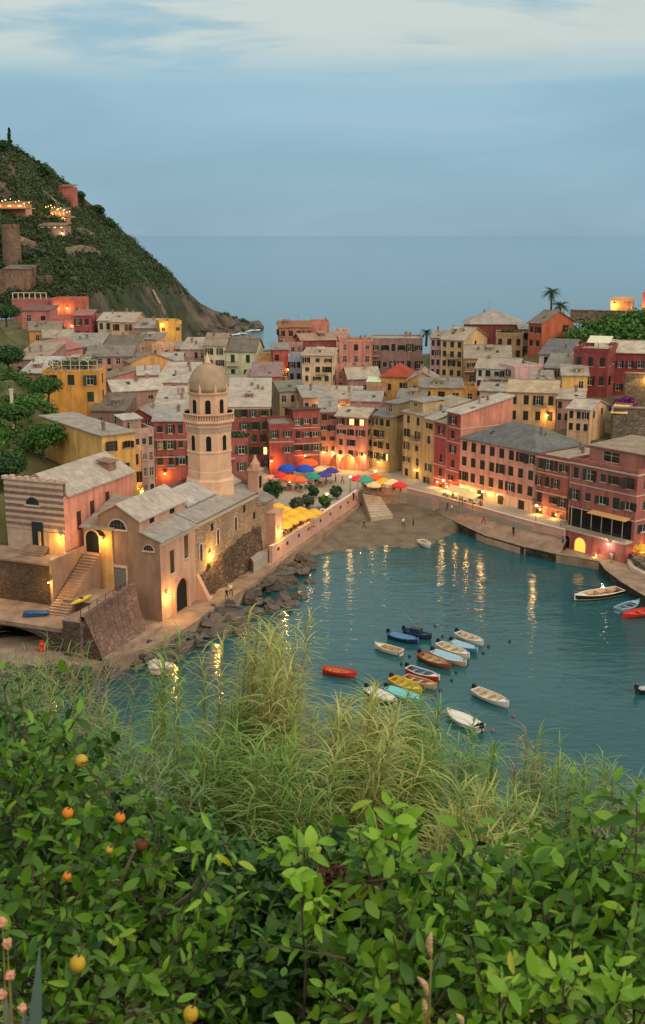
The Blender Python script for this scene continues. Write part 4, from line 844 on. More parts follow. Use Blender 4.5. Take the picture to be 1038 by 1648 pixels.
# drain openings along the wall
slot = MB(); slot.box(-.35, .35, -.04, .2, -.25, .25); slotm = slot.mesh('drain_opening', IRON)
for i in range(len(PWP) - 1):
    for f in (.3, .75):
        p = PWP[i].lerp(PWP[i + 1], f); d = PWP[i + 1] - PWP[i]
        place('drain_opening', slotm, pw, (p.x - pw.location.x, p.y - pw.location.y, 3.0), math.atan2(d.y, d.x))
wall_run('promenade_parapet', [(586, 781), (620, 785), (655, 786), (700, 797), (760, 813), (812, 828), (860, 841), (908, 853)], 1.0, 4.3, 0.4, PINKW, 'low pinkish parapet of the right promenade below the row of waterfront houses', 'wall', COPE)
def lower_quay():
    inn = [(600, 797), (655, 797), (700, 808), (760, 824), (812, 839), (860, 852), (912, 868)]; out_ = [(600, 808), (650, 812), (690, 821), (735, 843), (781, 865), (840, 882), (900, 895)]
    n = 40; k = np.arange(len(inn)); t_ = np.linspace(0, len(inn) - 1, n); A = np.array([tuple(at_z(*q, 3.0)) for q in inn]); B = np.array([tuple(at_z(*q, 1.05)) for q in out_])
    A = np.stack([np.interp(t_, k, A[:, c]) for c in range(3)], 1); B = np.stack([np.interp(t_, k, B[:, c]) for c in range(3)], 1); C = B.copy(); C[:, 2] = -2
    P = np.stack([A + (0, 0, -3), A] + [A * (1 - f) + B * f for f in (.25, .5, .75)] + [B, C]); global QS; QS = [A[i] * (1 - f) + B[i] * f for i in range(n) for f in np.linspace(0, 1, 12)]; o = place('lower_quay', grid_mesh('lower_quay', P[..., 0], P[..., 1], P[..., 2], QUAY, False)); tag(o, kind='structure')
lower_quay()
poly_struct('pier', [(895, 893.5), (966, 906), (975, 918), (1000, 938), (1040, 962), (1090, 990), (1090, 880), (1030, 868), (980, 862), (930, 864), (908, 866)], 1.2, 4, QUAY)
wall_run('quay_kerb', [(700, 823), (735, 841), (781, 862.5), (840, 879.5), (895, 892), (964, 904), (974, 917), (1000, 937), (1040, 961), (1090, 989)], -0.6, 1.3, 0.45, DKSTONE, 'dark wet stone edge of the right-hand quay at the waterline', 'kerb', QUAY)
# stepped planter block on the pier at the right edge
def pier_block():
    root = thing('stone_planter', 'raised stone planter with pale rim on the pier at the right edge', 'planter', (*xy(1012, 915, 1.2), 1.2))
    P = [xy(a, c, 1.2) for a, c in ((1008, 905), (1016, 918), (1040, 931), (1075, 940), (1075, 895), (1040, 882), (1020, 890))]
    b = MB(); ox, oy = root.location.x, root.location.y; L_ = [(x - ox, y - oy) for x, y in P]; b.prism(L_, 0, .55); b.build('rim', COPE, root)
    cx = sum(p[0] for p in L_) / len(L_); cy_ = sum(p[1] for p in L_) / len(L_)
    b = MB(); b.prism([(cx + (x - cx) * .8, cy_ + (y - cy_) * .8) for x, y in L_], .5, 1.5); b.build('block', ROCKG, root)
pier_block()
# slipway with broad stone steps from the square down to the beach
SLIPM = mat('slipway_stone', rgb(176, 160, 140), rough=.9, var=.15, scale=.8)
def slipway():
    a, b_, c, d = [Vector((*xy(*p), 0)) for p in ((583, 795, 3.4), (612, 800, 3.4), (632, 829, 1.5), (597, 834, 1.5))]
    root = thing('slipway', 'pale stone slipway with broad steps between the square and the sand', 'slipway', (a.x, a.y, 0)); n = 9; o = Vector((a.x, a.y, 0))
    for i in range(n):
        t0, t1 = i / n, (i + 1) / n; z = 3.45 - 2.0 * t0
        q = MB(); P = [a.lerp(d, t0) - o, b_.lerp(c, t0) - o, b_.lerp(c, t1) - o, a.lerp(d, t1) - o]
        q.prism([(p.x, p.y) for p in P], 0.2, z); q.build('step', SLIPM, root)
slipway()
# ------------------------------------------------------------------ church, chapel, terraces (one local frame: x = v' along the gable, y = u along the nave)
CU = Vector((0.361, 0.9326)); CC = Vector((-20.5, 135.7))
CYAW = math.atan2(CU.y, CU.x) - math.pi / 2            # local +Y runs along the nave, local +X to the right (seaward side is x=0)
def cw(v, u, z=0.0):
    """church frame: v metres left of the seaward wall, u metres inland -> world"""
    V = Vector((-CU.y, CU.x)); p = CC + CU * u + V * v; return Vector((p.x, p.y, z))
CSTONE = mat('church_render', rgb(150, 118, 98, 1.0), rough=0.92, var=0.26, scale=0.5, stretch=(1, 1, .35), bump=0.35, bscale=4)
CPINK = mat('church_render_warm', rgb(186, 144, 122, 1.05), rough=0.92, var=0.24, scale=0.5, stretch=(1, 1, .35), bump=0.3, bscale=4)
CRUB = stone_mat('church_rubble', rgb(162, 132, 108, 1.1), rgb(124, 102, 84), 0.55, 0.26, 0.2, 0.5)
CROCK = stone_mat('church_base_rock', rgb(104, 84, 70), rgb(70, 58, 48), 0.9, 0.55, 0.3, 0.8)
TOWERM = mat('tower_render', rgb(206, 164, 134, 1.1), rough=0.9, var=0.16, scale=0.4, bump=0.25, bscale=5)
DOMEM = mat('dome_render', rgb(156, 132, 108, 1.05), rough=0.9, var=0.16, scale=0.8, bump=0.3, bscale=6)
SLATE = roof_mat(190, 178, 166); SLATED = roof_mat(160, 150, 140)
DARKIN = mat('painted_interior_shade', (0.012, 0.011, 0.010), rough=0.95)  # near-black colour standing in for the shade inside openings
def arch_pts(w_, h, n=8):
    """outline of a round-headed opening, bottom left -> over the arch -> bottom right"""
    r = w_ / 2; return [(-r, 0)] + [(r * math.cos(math.pi - math.pi * i / n), h - r + r * math.sin(math.pi * i / n)) for i in range(n + 1)] + [(r, 0)]
def arched(name, w_, h, parent, loc, rz, inner=DARKIN, trim=None, proud=0.12, depth=0.5, tw=0.22, n=8):
    """arched opening: surround proud of the wall, flat sheet inside, its shade painted near-black by default"""
    tr = trim or TRIM; o = arch_pts(w_, h, n); b = MB(); q = [(x * (1 + 2 * tw / w_), (z if i in (0, len(o) - 1) else z + tw * max(0, (z - h + w_ / 2)) / (w_ / 2))) for i, (x, z) in enumerate(o)]
    for i in range(len(o) - 1):
        (x0, z0), (x1, z1), (X0, Z0), (X1, Z1) = o[i], o[i + 1], q[i], q[i + 1]
        b.quad((x0, -proud, z0), (X0, -proud, Z0), (X1, -proud, Z1), (x1, -proud, z1))
        b.quad((X0, -proud, Z0), (X0, .02, Z0), (X1, .02, Z1), (X1, -proud, Z1)); b.quad((x0, -proud, z0), (x1, -proud, z1), (x1, -.012, z1), (x0, -.012, z0))
    fr = b.build(name, tr, parent, loc=loc, rz=rz)
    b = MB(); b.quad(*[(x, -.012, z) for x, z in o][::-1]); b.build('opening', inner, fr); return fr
def lamp_here(root, v, u, z, rz, watts, **k): return wall_lamp(root, Vector((-v, u, z)), rz, watts, **k)
def church():
    root = thing('church', 'stone harbour church with stepped slate roofs and lancet windows beside the water', 'church', (CC.x, CC.y, 0), CYAW)
    Lh = 30.0; z0 = -1.0
    # local coords: x = -v, y = u
    b = MB()      # gable facade facing the terraces
    prof = [(0, z0), (0, 12.6), (-2.9, 13.55), (-2.9, 15.0), (-6.0, 16.75), (-8.9, 15.2), (-8.9, z0)]
    b.quad(*[(x, 0, z) for x, z in prof][::-1]); b.build('gable_wall', CSTONE, root)
    b = MB(); b.quad((0, 0, z0), (0, 9.6, z0), (0, 9.6, 12.6), (0, 0, 12.6)); b.build('plastered_wall', CPINK, root)
    b = MB(); b.quad((0.02, 9.6, z0), (0.02, Lh, z0), (0.02, Lh, 12.75), (0.02, 9.6, 12.6)); b.quad((0.02, 9.6, z0), (0.02, 9.6, 12.6), (-.3, 9.6, 12.6), (-.3, 9.6, z0)); b.build('stone_wall', CRUB, root)
    b = MB(); b.quad((0, Lh, z0), (-8.9, Lh, z0), (-8.9, Lh, 15.2), (-6, Lh, 16.2), (-2.9, Lh, 15), (0, Lh, 12.7)); b.quad((-8.9, Lh, z0), (-8.9, 0, z0), (-8.9, 0, 15.2), (-8.9, Lh, 15.2)); b.build('back_wall', CSTONE, root)
    b = MB(); b.quad((-2.9, 0, 13.4), (-2.9, 12.3, 13.4), (-2.9, 12.3, 15.0), (-2.9, 0, 15.0)); b.quad((-2.88, 12.3, 13.2), (-2.88, Lh, 13.2), (-2.88, Lh, 14.0), (-2.88, 12.3, 14.0))
    b.quad((-8.9, 12.3, 15.2), (-2.9, 12.3, 14), (-2.9, 12.3, 15.0), (-6, 12.3, 16.7)); b.build('clerestory_wall', CPINK, root)
    # roofs
    b = MB(); b.slab([(-2.55, -.3, 14.95), (-2.55, 12.5, 14.95), (-6.0, 12.5, 16.95), (-6.0, -.3, 16.95)], .18); b.slab([(-9.3, 12.5, 15.15), (-9.3, -.3, 15.15), (-6.0, -.3, 16.95), (-6.0, 12.5, 16.95)], .18); b.build('nave_roof', SLATE, root)
    b = MB(); b.slab([(-2.6, 12.5, 14.05), (-2.6, Lh + .2, 14.05), (-6.0, Lh + .2, 15.9), (-6.0, 12.5, 15.9)], .18); b.slab([(-9.3, Lh + .2, 14.2), (-9.3, 12.5, 14.2), (-6.0, 12.5, 15.9), (-6.0, Lh + .2, 15.9)], .18); b.build('choir_roof', SLATE, root)
    b = MB(); b.slab([(.45, -.3, 12.55), (.45, 9.4, 12.55), (-2.9, 9.4, 13.65), (-2.9, -.3, 13.65)], .16); b.slab([(.35, 9.4, 12.75), (.35, Lh + .3, 12.85), (-2.9, Lh + .3, 13.8), (-2.9, 9.4, 13.8)], .16); b.build('aisle_roof', SLATE, root)
    b = MB(); b.box(.05, .3, -.1, Lh, 12.2, 12.42); b.box(.02, .18, -.1, Lh, 11.9, 12.2); b.build('eaves_cornice', TRIM, root)
    for u in (3.2, 8.6):
        b = MB(); b.box(-2.86, -2.78, u - .5, u + .5, 14.0, 14.7); b.build('clerestory_opening', DARKIN, root)
    # gable windows
    def lunette(v, z, w_):
        n = 10; r = w_ / 2; pts = [(r * math.cos(math.pi * i / n), r * math.sin(math.pi * i / n)) for i in range(n + 1)]
        b = MB(); b.quad(*[(-v + x, -.02, z + y) for x, y in pts][::-1]); fr = b.build('lunette_window', GLASS, root)
        b = MB()
        for i in range(n):
            (x0, y0), (x1, y1) = pts[i], pts[i + 1]; k = 1.12
            b.quad((-v + x0, -.1, z + y0), (-v + x1, -.1, z + y1), (-v + x1 * k, -.1, z + y1 * k), (-v + x0 * k, -.1, z + y0 * k)); b.quad((-v + x0 * k, -.1, z + y0 * k), (-v + x1 * k, -.1, z + y1 * k), (-v + x1 * k, 0, z + y1 * k), (-v + x0 * k, 0, z + y0 * k))
        b.box(-v - r * 1.2, -v + r * 1.2, -.22, 0, z - .2, z - .0); b.build('surround', TRIM, fr)
        b = MB()
        for x in (-r * .4, 0, r * .4): b.box(-v + x - .03, -v + x + .03, -.07, -.03, z, z + math.sqrt(r * r - x * x)); 
        b.box(-v - r * .95, -v + r * .95, -.065, -.035, z + r * .4, z + r * .46); b.build('glazing_bar', FRAMED, fr)
    lunette(6.0, 13.6, 2.5); lunette(1.6, 11.2, 1.5)
    b = MB(); b.box(-6.9, -5.0, -.08, 0, 5.4, 8.3); pn = b.build('door', mat('grey_door', rgb(120, 110, 108)), root)
    b = MB(); b.box(-7.1, -6.9, -.16, 0, 5.2, 8.5); b.box(-5.0, -4.8, -.16, 0, 5.2, 8.5); b.box(-7.1, -4.8, -.16, 0, 8.5, 8.8); b.build('surround', TRIM, pn)
    # long side: two shuttered windows, arch, lancets, buttress foot, rock base
    for u, z in ((3.0, 7.6), (6.9, 8.6)):
        b = MB(); b.box(-.0, .07, u - .45, u + .45, z, z + 3.0); wn = b.build('window', SHUT['b'], root); b = MB(); b.box(.0, .18, u - .6, u + .6, z - .18, z); b.build('sill', TRIM, wn)
    arched('archway', 3.4, 4.4, root, (0, 5.0, WZ), math.pi / 2, trim=CPINK, proud=.35, tw=.5)
    for u, z, w_, h in ((11.0, 7.0, .8, 2.4), (16.2, 8.0, .75, 2.2), (22.0, 8.6, .75, 2.0)): arched('lancet_window', w_, h, root, (0.02, u, z), math.pi / 2, proud=.1, tw=.16)
    for u, z in ((14.5, 10.4), (25.0, 10.6), (28.4, 8.8)): 
        b = MB(); b.box(-.1, .06, u - .35, u + .35, z, z + 1.0); b.build('blind_niche', DARKIN, root)
    b = MB(); b.prism([(0, 9.8), (2.0, 9.8), (1.6, 11.2), (0, 11.2)], WZ, WZ + .2); b.add([(0, 9.5, 5.5), (1.9, 9.5, WZ), (0, 9.5, WZ), (0, 10.3, 5.5), (1.9, 10.3, WZ), (0, 10.3, WZ)], [(0, 2, 1), (3, 4, 5), (0, 1, 4, 3), (1, 2, 5, 4), (0, 3, 5, 2)]); b.build('buttress', CPINK, root)
    # irregular rock plinth along the stone wall
    n = 26; top = []; rr = random.Random(4); b = MB()
    for i in range(n + 1):
        u = 10.6 + (Lh - 10.4) * i / n; top.append((u, 5.3 + 2.2 * i / n + rr.uniform(-.5, .5), 0.9 + rr.uniform(-.3, .4)))
    for i in range(n):
        (u0, h0, d0), (u1, h1, d1) = top[i], top[i + 1]
        b.quad((d0 + .35, u0, 0), (d1 + .35, u1, 0), (d1 * .7, u1, h1 * .55), (d0 * .7, u0, h0 * .55)); b.quad((d0 * .7, u0, h0 * .55), (d1 * .7, u1, h1 * .55), (d1 * .45, u1, h1), (d0 * .45, u0, h0)); b.quad((d0 * .45, u0, h0), (d1 * .45, u1, h1), (0, u1, h1 + .15), (0, u0, h0 + .15))
    b.build('rock_plinth', CROCK, root)
    # apse: polygonal, behind the tower, with pinnacle
    b = MB(); b.lathe([(4.4, z0), (4.4, 10.6), (4.6, 10.7), (4.6, 11.0)], 8, (-3.2, Lh + 2.0), math.pi / 8); b.build('apse_wall', CRUB, root)
    b = MB(); b.lathe([(4.7, 11.02), (.2, 12.8)], 8, (-3.2, Lh + 2.0), math.pi / 8); b.build('apse_roof', SLATED, root)
    b = MB(); b.box(.35, 2.3, Lh + 1.0, Lh + 4.0, z0, 9.0); b.box(.2, 2.45, Lh + .85, Lh + 4.15, 9.0, 9.3); b.build('corner_pier', CPINK, root)
    b = MB(); b.box(-.9, .7, Lh - 1.6, Lh + .2, 12.8, 16.0); b.box(-1.05, .85, Lh - 1.75, Lh + .35, 16.0, 16.25); b.lathe([(.8, 16.25), (.75, 17.0), (.3, 17.7), (.12, 18.3)], 8, (-.1, Lh - .7)); pn = b.build('bell_cote', CPINK, root)
    b = MB(); b.box(.68, .74, Lh - 1.1, Lh - .3, 13.4, 15.2); b.build('opening', DARKIN, pn)
    # lights on the long wall
    lamp_here(root, 0, 1.2, WZ + 3.4, math.pi / 2, 260, col=(1, .55, .12))
    lamp_here(root, 0, 13.6, 7.3, math.pi / 2, 300, col=(1, .6, .12))
    lamp_here(root, -2.3, Lh + 2.3, 6.4, math.pi / 2, 230, col=(1, .55, .12))
    return root
CH = church()
def bell_tower():
    # octagonal campanile
    c = cw(5.0, 24.2); root = thing('bell_tower', 'octagonal peach bell tower with a rounded dome above the harbour church', 'bell tower', (c.x, c.y, 0), math.radians(-22.5 + 4)); R = 3.35; n = 8
    def ring(r, z): return (r, z)
    b = MB(); b.lathe([(R * 1.02, 10), (R * 1.02, 16.9), (R, 17.0), (R, 23.4)], 8); b.build('shaft', TOWERM, root)
    b = MB(); b.lathe([(R + .35, 10), (R + .35, 15.5), (R + .03, 15.9)], 8); b.build('base_plinth', TOWERM, root)
    b = MB(); b.lathe([(R + .0, 19.6), (R + .13, 19.65), (R + .13, 19.85), (R, 19.9)], 8); b.build('moulding', TOWERM, root)
    b = MB(); b.lathe([(R, 23.2), (R + .2, 23.35), (R + .2, 23.7), (R + .5, 24.0), (R + .62, 24.05), (R + .62, 24.4), (R + .3, 24.45)], 8); b.build('cornice', TOWERM, root)
    # corbel arches under the cornice
    for s in range(8):
        a0, a1 = math.pi / 4 * s, math.pi / 4 * (s + 1)
        for i in range(6):
            f = (i + .5) / 6; x = R * (math.cos(a0) * (1 - f) + math.cos(a1) * f); y = R * (math.sin(a0) * (1 - f) + math.sin(a1) * f); am = (a0 + a1) / 2
            b = MB(); b.add([(-.12, -.13, 0), (.12, -.13, 0), (.12, .02, 0), (-.12, .02, 0), (-.2, -.22, .5), (.2, -.22, .5), (.2, .02, .5), (-.2, .02, .5)], [(0, 3, 2, 1), (4, 5, 6, 7), (0, 1, 5, 4), (1, 2, 6, 5), (2, 3, 7, 6), (3, 0, 4, 7)])
            if s == 0 and i == 0: cm = b.mesh('corbel', TRIM)
            place('corbel', cm, root, (x, y, 22.65), am + math.pi / 2)
    # balustrade
    b = MB(); b.lathe([(R + .55, 25.15), (R + .62, 25.2), (R + .62, 25.35), (R + .4, 25.35), (R + .4, 25.15)], 8); bl = b.build('balustrade', TOWERM, root)
    pm = MB(); pm.lathe([(.07, 24.4), (.11, 24.65), (.06, 24.9), (.09, 25.17)], 6); pmm = pm.mesh('baluster', TOWERM)
    for s in range(8):
        a0, a1 = math.pi / 4 * s, math.pi / 4 * (s + 1); rr_ = R + .5
        for i in range(8): f = i / 8; place('baluster', pmm, bl, (rr_ * (math.cos(a0) * (1 - f) + math.cos(a1) * f), rr_ * (math.sin(a0) * (1 - f) + math.sin(a1) * f), 0))
    r2 = R * .86
    b = MB(); b.lathe([(r2, 24.3), (r2, 27.9), (r2 + .2, 28.0), (r2 + .25, 28.3), (r2 + .05, 28.35)], 8); b.build('lantern_drum', TOWERM, root)
    b = MB(); D0 = r2 + .02; b.lathe([(D0 * math.cos(t) ** .9 if t < 1.5 else .35, 28.35 + 3.9 * math.sin(t)) for t in [i * 1.5 / 10 for i in range(11)]], 24); b.build('dome', DOMEM, root, True)
    b = MB(); b.lathe([(.5, 32.1), (.55, 32.4), (.32, 32.6), (.3, 33.0), (.12, 33.2), (.05, 33.8)], 10); b.build('finial', TOWERM, root, True)
    for s in range(8):
        a = math.pi / 4 * (s); pm2 = (r2 * math.cos(a), r2 * math.sin(a)); b = MB(); b.lathe([(.2, 28.3), (.2, 28.9), (.05, 29.5)], 6); 
        if s == 0: pmk = b.mesh('pinnacle', TOWERM)
        place('pinnacle', pmk, root, (pm2[0], pm2[1], 0))
    for s in range(8):
        am = math.pi / 4 * (s + .5); ap = math.cos(math.pi / 8)
        for rr_, z, w_, h in ((R, 20.0, .75, 2.2), (r2, 25.3, .8, 2.0)):
            fr = arched('belfry_window', w_, h, root, (rr_ * ap * math.cos(am), rr_ * ap * math.sin(am), z), am + math.pi / 2, trim=TOWERM, proud=.07, tw=.18)
bell_tower()

STRIPE_D = mat('stripe_stone_dark', rgb(120, 98, 88, 1.1), rough=0.9, var=.2, scale=1.2, obvar=.15); STRIPE_L = mat('stripe_stone_pale', rgb(178, 152, 134, 1.1), rough=0.9, var=.16, scale=1.2, obvar=.12)
TZ = 10.3
def chapel():
    # the corner nearest the church: surveyed at picture (107, 895) on the terrace
    p = at_z(107, 893, TZ); root = thing('chapel', 'chapel with a striped stone facade and pink side wall on the upper terrace', 'chapel', (p.x, p.y, 0), CYAW)
    # width to picture column 10
    V = Vector((-CU.y, CU.x)); Wd = 9.0
    for wtest in np.linspace(5, 14, 91):
        if px_of((p.x + V.x * wtest, p.y + V.y * wtest, 15))[0] < 10: Wd = float(wtest); break
    Lc = 17.0; ze = at_y(107, 800, p.y).z; zp = at_y(107, 779, p.y).z
    b = MB(); b.quad((-Wd, .02, TZ - 4), (0, .02, TZ - 4), (0, .02, zp), (-Wd, .02, zp)); b.quad((-Wd, .6, TZ - 4), (-Wd, .02, TZ - 4), (-Wd, .02, zp), (-Wd, .6, zp)); b.quad((-Wd, .6, zp), (-Wd, .02, zp), (0, .02, zp), (0, .6, zp)); b.quad((0, .6, zp), (0, .6, ze), (-Wd, .6, ze), (-Wd, .6, zp)); b.build('facade_wall', STRIPE_L, root)
    n = 15; z = TZ + 2.9; h = (zp - .3 - z) / n
    for i in range(n):      # stone courses
        q = MB(); pr = .05 if i % 2 else .075; q.box(-Wd + .0, -.0, -pr, .015, z + i * h + .012, z + (i + 1) * h - .012)
        q.build('stone_course', STRIPE_D if i % 2 else STRIPE_L, root)
    b = MB(); b.box(-Wd - .15, .15, -.2, .65, zp, zp + .2)
    for i in range(9): b.box(-Wd + i * Wd / 8 - .25, -Wd + i * Wd / 8 + .25, -.15, .6, zp + .2, zp + .42 + .12 * (i % 2))
    b.build('parapet_coping', STRIPE_L, root)
    r_ = ze + 2.4
    b = MB(); b.quad((-Wd, .62, ze - .3), (0, .62, ze - .3), (-Wd / 2, .62, r_)); b.build('gable', STRIPE_D, root)
    b = MB(); b.quad((0, .02, TZ - 6), (0, Lc, TZ - 6), (0, Lc, ze), (0, .02, ze)); b.quad((0, Lc, TZ - 6), (-Wd, Lc, TZ - 6), (-Wd, Lc, ze), (-Wd / 2, Lc, r_), (0, Lc, ze)); b.quad((-Wd, Lc, TZ - 6), (-Wd, .6, TZ - 6), (-Wd, .6, ze), (-Wd, Lc, ze)); b.build('side_wall', plaster(204, 136, 116), root)
    b = MB(); b.slab([(.35, .65, ze), (.35, Lc + .3, ze), (-Wd / 2, Lc + .3, r_ + .15), (-Wd / 2, .65, r_ + .15)], .18); b.slab([(-Wd - .35, Lc + .3, ze), (-Wd - .35, .65, ze), (-Wd / 2, .65, r_ + .15), (-Wd / 2, Lc + .3, r_ + .15)], .18); rf = b.build('roof', SLATE, root)
    b = MB(); b.box(-2.6, -1.0, Lc - 4.4, Lc - 2.6, r_ - 2.0, r_ - .2); b.slab([(-2.9, Lc - 4.7, r_ - .1), (-.7, Lc - 4.7, r_ - .35), (-.7, Lc - 2.3, r_ - .35), (-2.9, Lc - 2.3, r_ - .1)], .15); b.build('dormer', CSTONE, rf)
    # lunette, blind windows, door
    n = 10; r = 1.0; zc = TZ + 6.2; pts = [(r * math.cos(math.pi * i / n), r * math.sin(math.pi * i / n)) for i in range(n + 1)]
    b = MB(); b.quad(*[(-Wd * .52 + x, -.1, zc + y) for x, y in pts][::-1]); fr = b.build('lunette_window', GLASS, root)
    b = MB(); b.box(-Wd * .52 - 1.2, -Wd * .52 + 1.2, -.24, -.05, zc - .2, zc); b.build('sill', TRIM, fr)
    place('door', door_mesh(1.7, 3.1, 'k'), root, (-Wd * .46, -.12, TZ + .9)).data = door_mesh(1.7, 3.1, 'k')
    for i in range(5):
        q = MB(); q.box(-Wd * .46 - 1.6 + i * .0, -Wd * .46 + 1.6, -.5 - (4 - i) * .35, 0, TZ - .1, TZ + .18 * (i + 1)); q.build('step', QUAY, root)
    for u, z_, h_ in ((3.2, TZ + 2.6, 2.4), (6.4, TZ + 3.3, 2.4), (10.2, TZ + 4.4, 1.7), (2.6, TZ + 6.6, .9), (6.2, TZ + 6.8, .9), (10.4, TZ + 7.0, .9)):
        if z_ + h_ > ze - .3: continue
        b = MB(); b.box(-.0, .05, u - .45, u + .45, z_, z_ + h_); b.build('window', SHUT['b'], root)
    # pilasters and corner panel; the lamp's yellow light is in the plaster colour
    b = MB(); b.box(-3.9, -3.6, -.35, -.06, TZ, TZ + 2.75); b.box(-.3, .05, -.35, -.06, TZ, TZ + 2.75); b.box(-3.6, -.3, -.12, -.06, TZ, TZ + 2.75); b.build('lamplit_panel', plaster(200, 160, 110), root)
    wall_lamp(root, Vector((-.6, -.1, TZ + 2.6)), 0, 120, (1, .52, .08))
    return root, Wd, Lc, ze
CHP, CHW, CHL, CHZ = chapel()
DARKWALL = stone_mat('terrace_wall_stone', rgb(92, 76, 64), rgb(68, 57, 48), 0.6, 0.28, 0.22, 0.6)
SEAW = stone_mat('sea_wall_stone', rgb(122, 96, 86), rgb(100, 80, 72), 1.1, .6, .18, .4)
def terraces():
    px_, py_ = CHP.location.x, CHP.location.y
    root = thing('terrace_wall', 'dark stone terrace wall carrying the chapel forecourt', 'wall', (px_, py_, 0), CYAW)
    b = MB(); b.box(-30, .8, -4.2, 3, 3, TZ - .25); b.build('wall', DARKWALL, root)
    b = MB(); b.box(-30.1, .95, -4.35, 1.0, TZ - .25, TZ); b.build('paving', QUAY, root)
    b = MB(); b.box(.3, .8, -4.1, -3.6, TZ, TZ + .6); b.box(.3, .8, -1.2, -.9, TZ, TZ + .6); b.build('bollard', COPE, root)
    # middle platform above the boat cave
    pl = thing('boat_cave', 'stone boat vault with a dark arched mouth under the lower platform', 'vault', (px_, py_, 0), CYAW)
    b = MB(); b.box(-30, 6.4, -11.2, -4.25, 4.4, 4.9); b.build('platform', QUAY, pl)
    for x0, x1 in ((-30, -6.5), (4.6, 6.4)):
        b = MB(); b.box(x0, x1, -11.0, -4.3, 0.5, 4.4); b.build('wall', DARKWALL, pl)
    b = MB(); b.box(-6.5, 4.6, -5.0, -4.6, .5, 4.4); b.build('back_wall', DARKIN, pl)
    b = MB(); r = 5.55; c = -.95; n = 14
    for i in range(n):
        a0, a1 = math.pi * i / n, math.pi * (i + 1) / n; x0, z0, x1, z1 = c + r * math.cos(a0), 2.0 + 2.2 * math.sin(a0), c + r * math.cos(a1), 2.0 + 2.2 * math.sin(a1)
        b.quad((x0, -11.05, z0), (x0, -11.05, 4.4), (x1, -11.05, 4.4), (x1, -11.05, z1)); b.quad((x0, -11.05, z0), (x1, -11.05, z1), (x1, -9.5, z1), (x0, -9.5, z0))
    b.build('arch', DARKWALL, pl)
    # raised walk with curved sea wall in front of the church gable
    p = cw(2.4, -3.0); d = cw(2.4, -14.5)
    sw = thing('sea_wall', 'concave pinkish concrete sea wall below the church gable', 'wall', (cw(0, 0).x, cw(0, 0).y, 0), CYAW)
    prof = [(.5, 1.6), (.35, 1.95), (-.5, 2.4), (-1.15, 3.1), (-1.55, 4.1), (-1.8, 5.3), (-1.95, 6.3), (-2.0, 7.0)]
    rr = random.Random(3); U = [-14.6 + 11.8 * i / 8 for i in range(9)]; zs_ = [1 + .15 * i / 8 for i in range(9)]
    for i in range(8):
        b = MB(); u0, u1 = U[i] + .03, U[i + 1] - .03; k0, k1 = zs_[i], zs_[i + 1]
        for j in range(len(prof) - 1):
            (x0, z0), (x1, z1) = prof[j], prof[j + 1]; b.quad((x0, u0, WZ + (z0 - WZ) * k0), (x0, u1, WZ + (z0 - WZ) * k1), (x1, u1, WZ + (z1 - WZ) * k1), (x1, u0, WZ + (z1 - WZ) * k0))
        zt0, zt1 = WZ + (7.0 - WZ) * k0, WZ + (7.0 - WZ) * k1
        b.quad((-2.0, u0, zt0), (-2.0, u1, zt1), (-2.6, u1, zt1), (-2.6, u0, zt0)); b.quad(*[(x, u0, WZ + (z - WZ) * k0) for x, z in prof][::-1], (-2.6, u0, zt0), (-2.6, u0, 1.5)) if i == 0 else None
        b.quad((-2.6, u0, 1.5), (-2.6, u0, zt0), (-2.6, u1, zt1), (-2.6, u1, 1.5))
        b.build('concrete_panel', SEAW, sw)
    b = MB(); b.box(-5.0, -2.62, -14.6, -2.8, 1, 6.2); b.box(-9.4, -5.0, -8.0, -2.8, 1, 6.2); b.build('landing_wall', DARKWALL, sw); b = MB(); b.box(-5.05, -2.62, -14.65, -2.8, 6.2, 6.3); b.box(-9.45, -5.05, -8.05, -2.8, 6.2, 6.3); b.build('landing', QUAY, sw)
    b = MB(); b.box(.3, 1.3, -14.8, -2.4, 1.5, 2.35); b.build('footing', QUAY, sw)
    for i in range(7):
        q = MB(); q.box(-2.75, -2.69, -14.2 + i * 1.8, -14.14 + i * 1.8, 6.3, 7.9); q.build('rail_post', IRON, sw)
    b = MB(); b.tube([(-2.72, -14.2, 7.85), (-2.72, -3.4, 7.95)], .03, 5); b.build('handrail', IRON, sw)
    # steps down from the forecourt, two flights
    st = thing('stone_stairs', 'stone stair flights between the chapel terrace and the lower landing', 'stairs', (px_, py_, 0), CYAW)
    for i in range(16):
        q = MB(); z = TZ - .05 - i * .26; q.box(1.6, 3.8, 1.4 - i * .42, 1.4 - (i - 1) * .42, 4, z); q.build('step', CSTONE, st)
    for i in range(6):
        q = MB(); z = 6.1 - i * .22; q.box(1.5, 4.4, -5.3 - i * .4, -5.3 - (i - 1) * .4, 4.5, z); q.build('step', QUAY, st)
    b = MB(); b.box(.95, 1.3, -5.2, 2.4, 3, TZ + .7); b.build('side_wall', CSTONE, st)
    wall_lamp(st, Vector((1.1, -5.22, 8.6)), 0, 170, (1, .55, .1)); wall_lamp(root, Vector((-9.5, -4.2, 7.2)), 0, 150, (1, .5, .08))
    # niche house between chapel and church
    nh = thing('gate_house', 'small slate-roofed gate house with a lit archway between chapel and church', 'house', (px_, py_, 0), CYAW)
    b = MB(); b.box(1.0, 5.2, 2.6, 11, 3, TZ + 3.4); b.build('wall', plaster(206, 160, 100), nh)
    b = MB(); b.slab([(.6, 2.2, TZ + 3.3), (5.6, 2.2, TZ + 3.3), (5.6, 11, TZ + 5.6), (.6, 11, TZ + 5.6)], .2); b.build('roof', SLATED, nh)
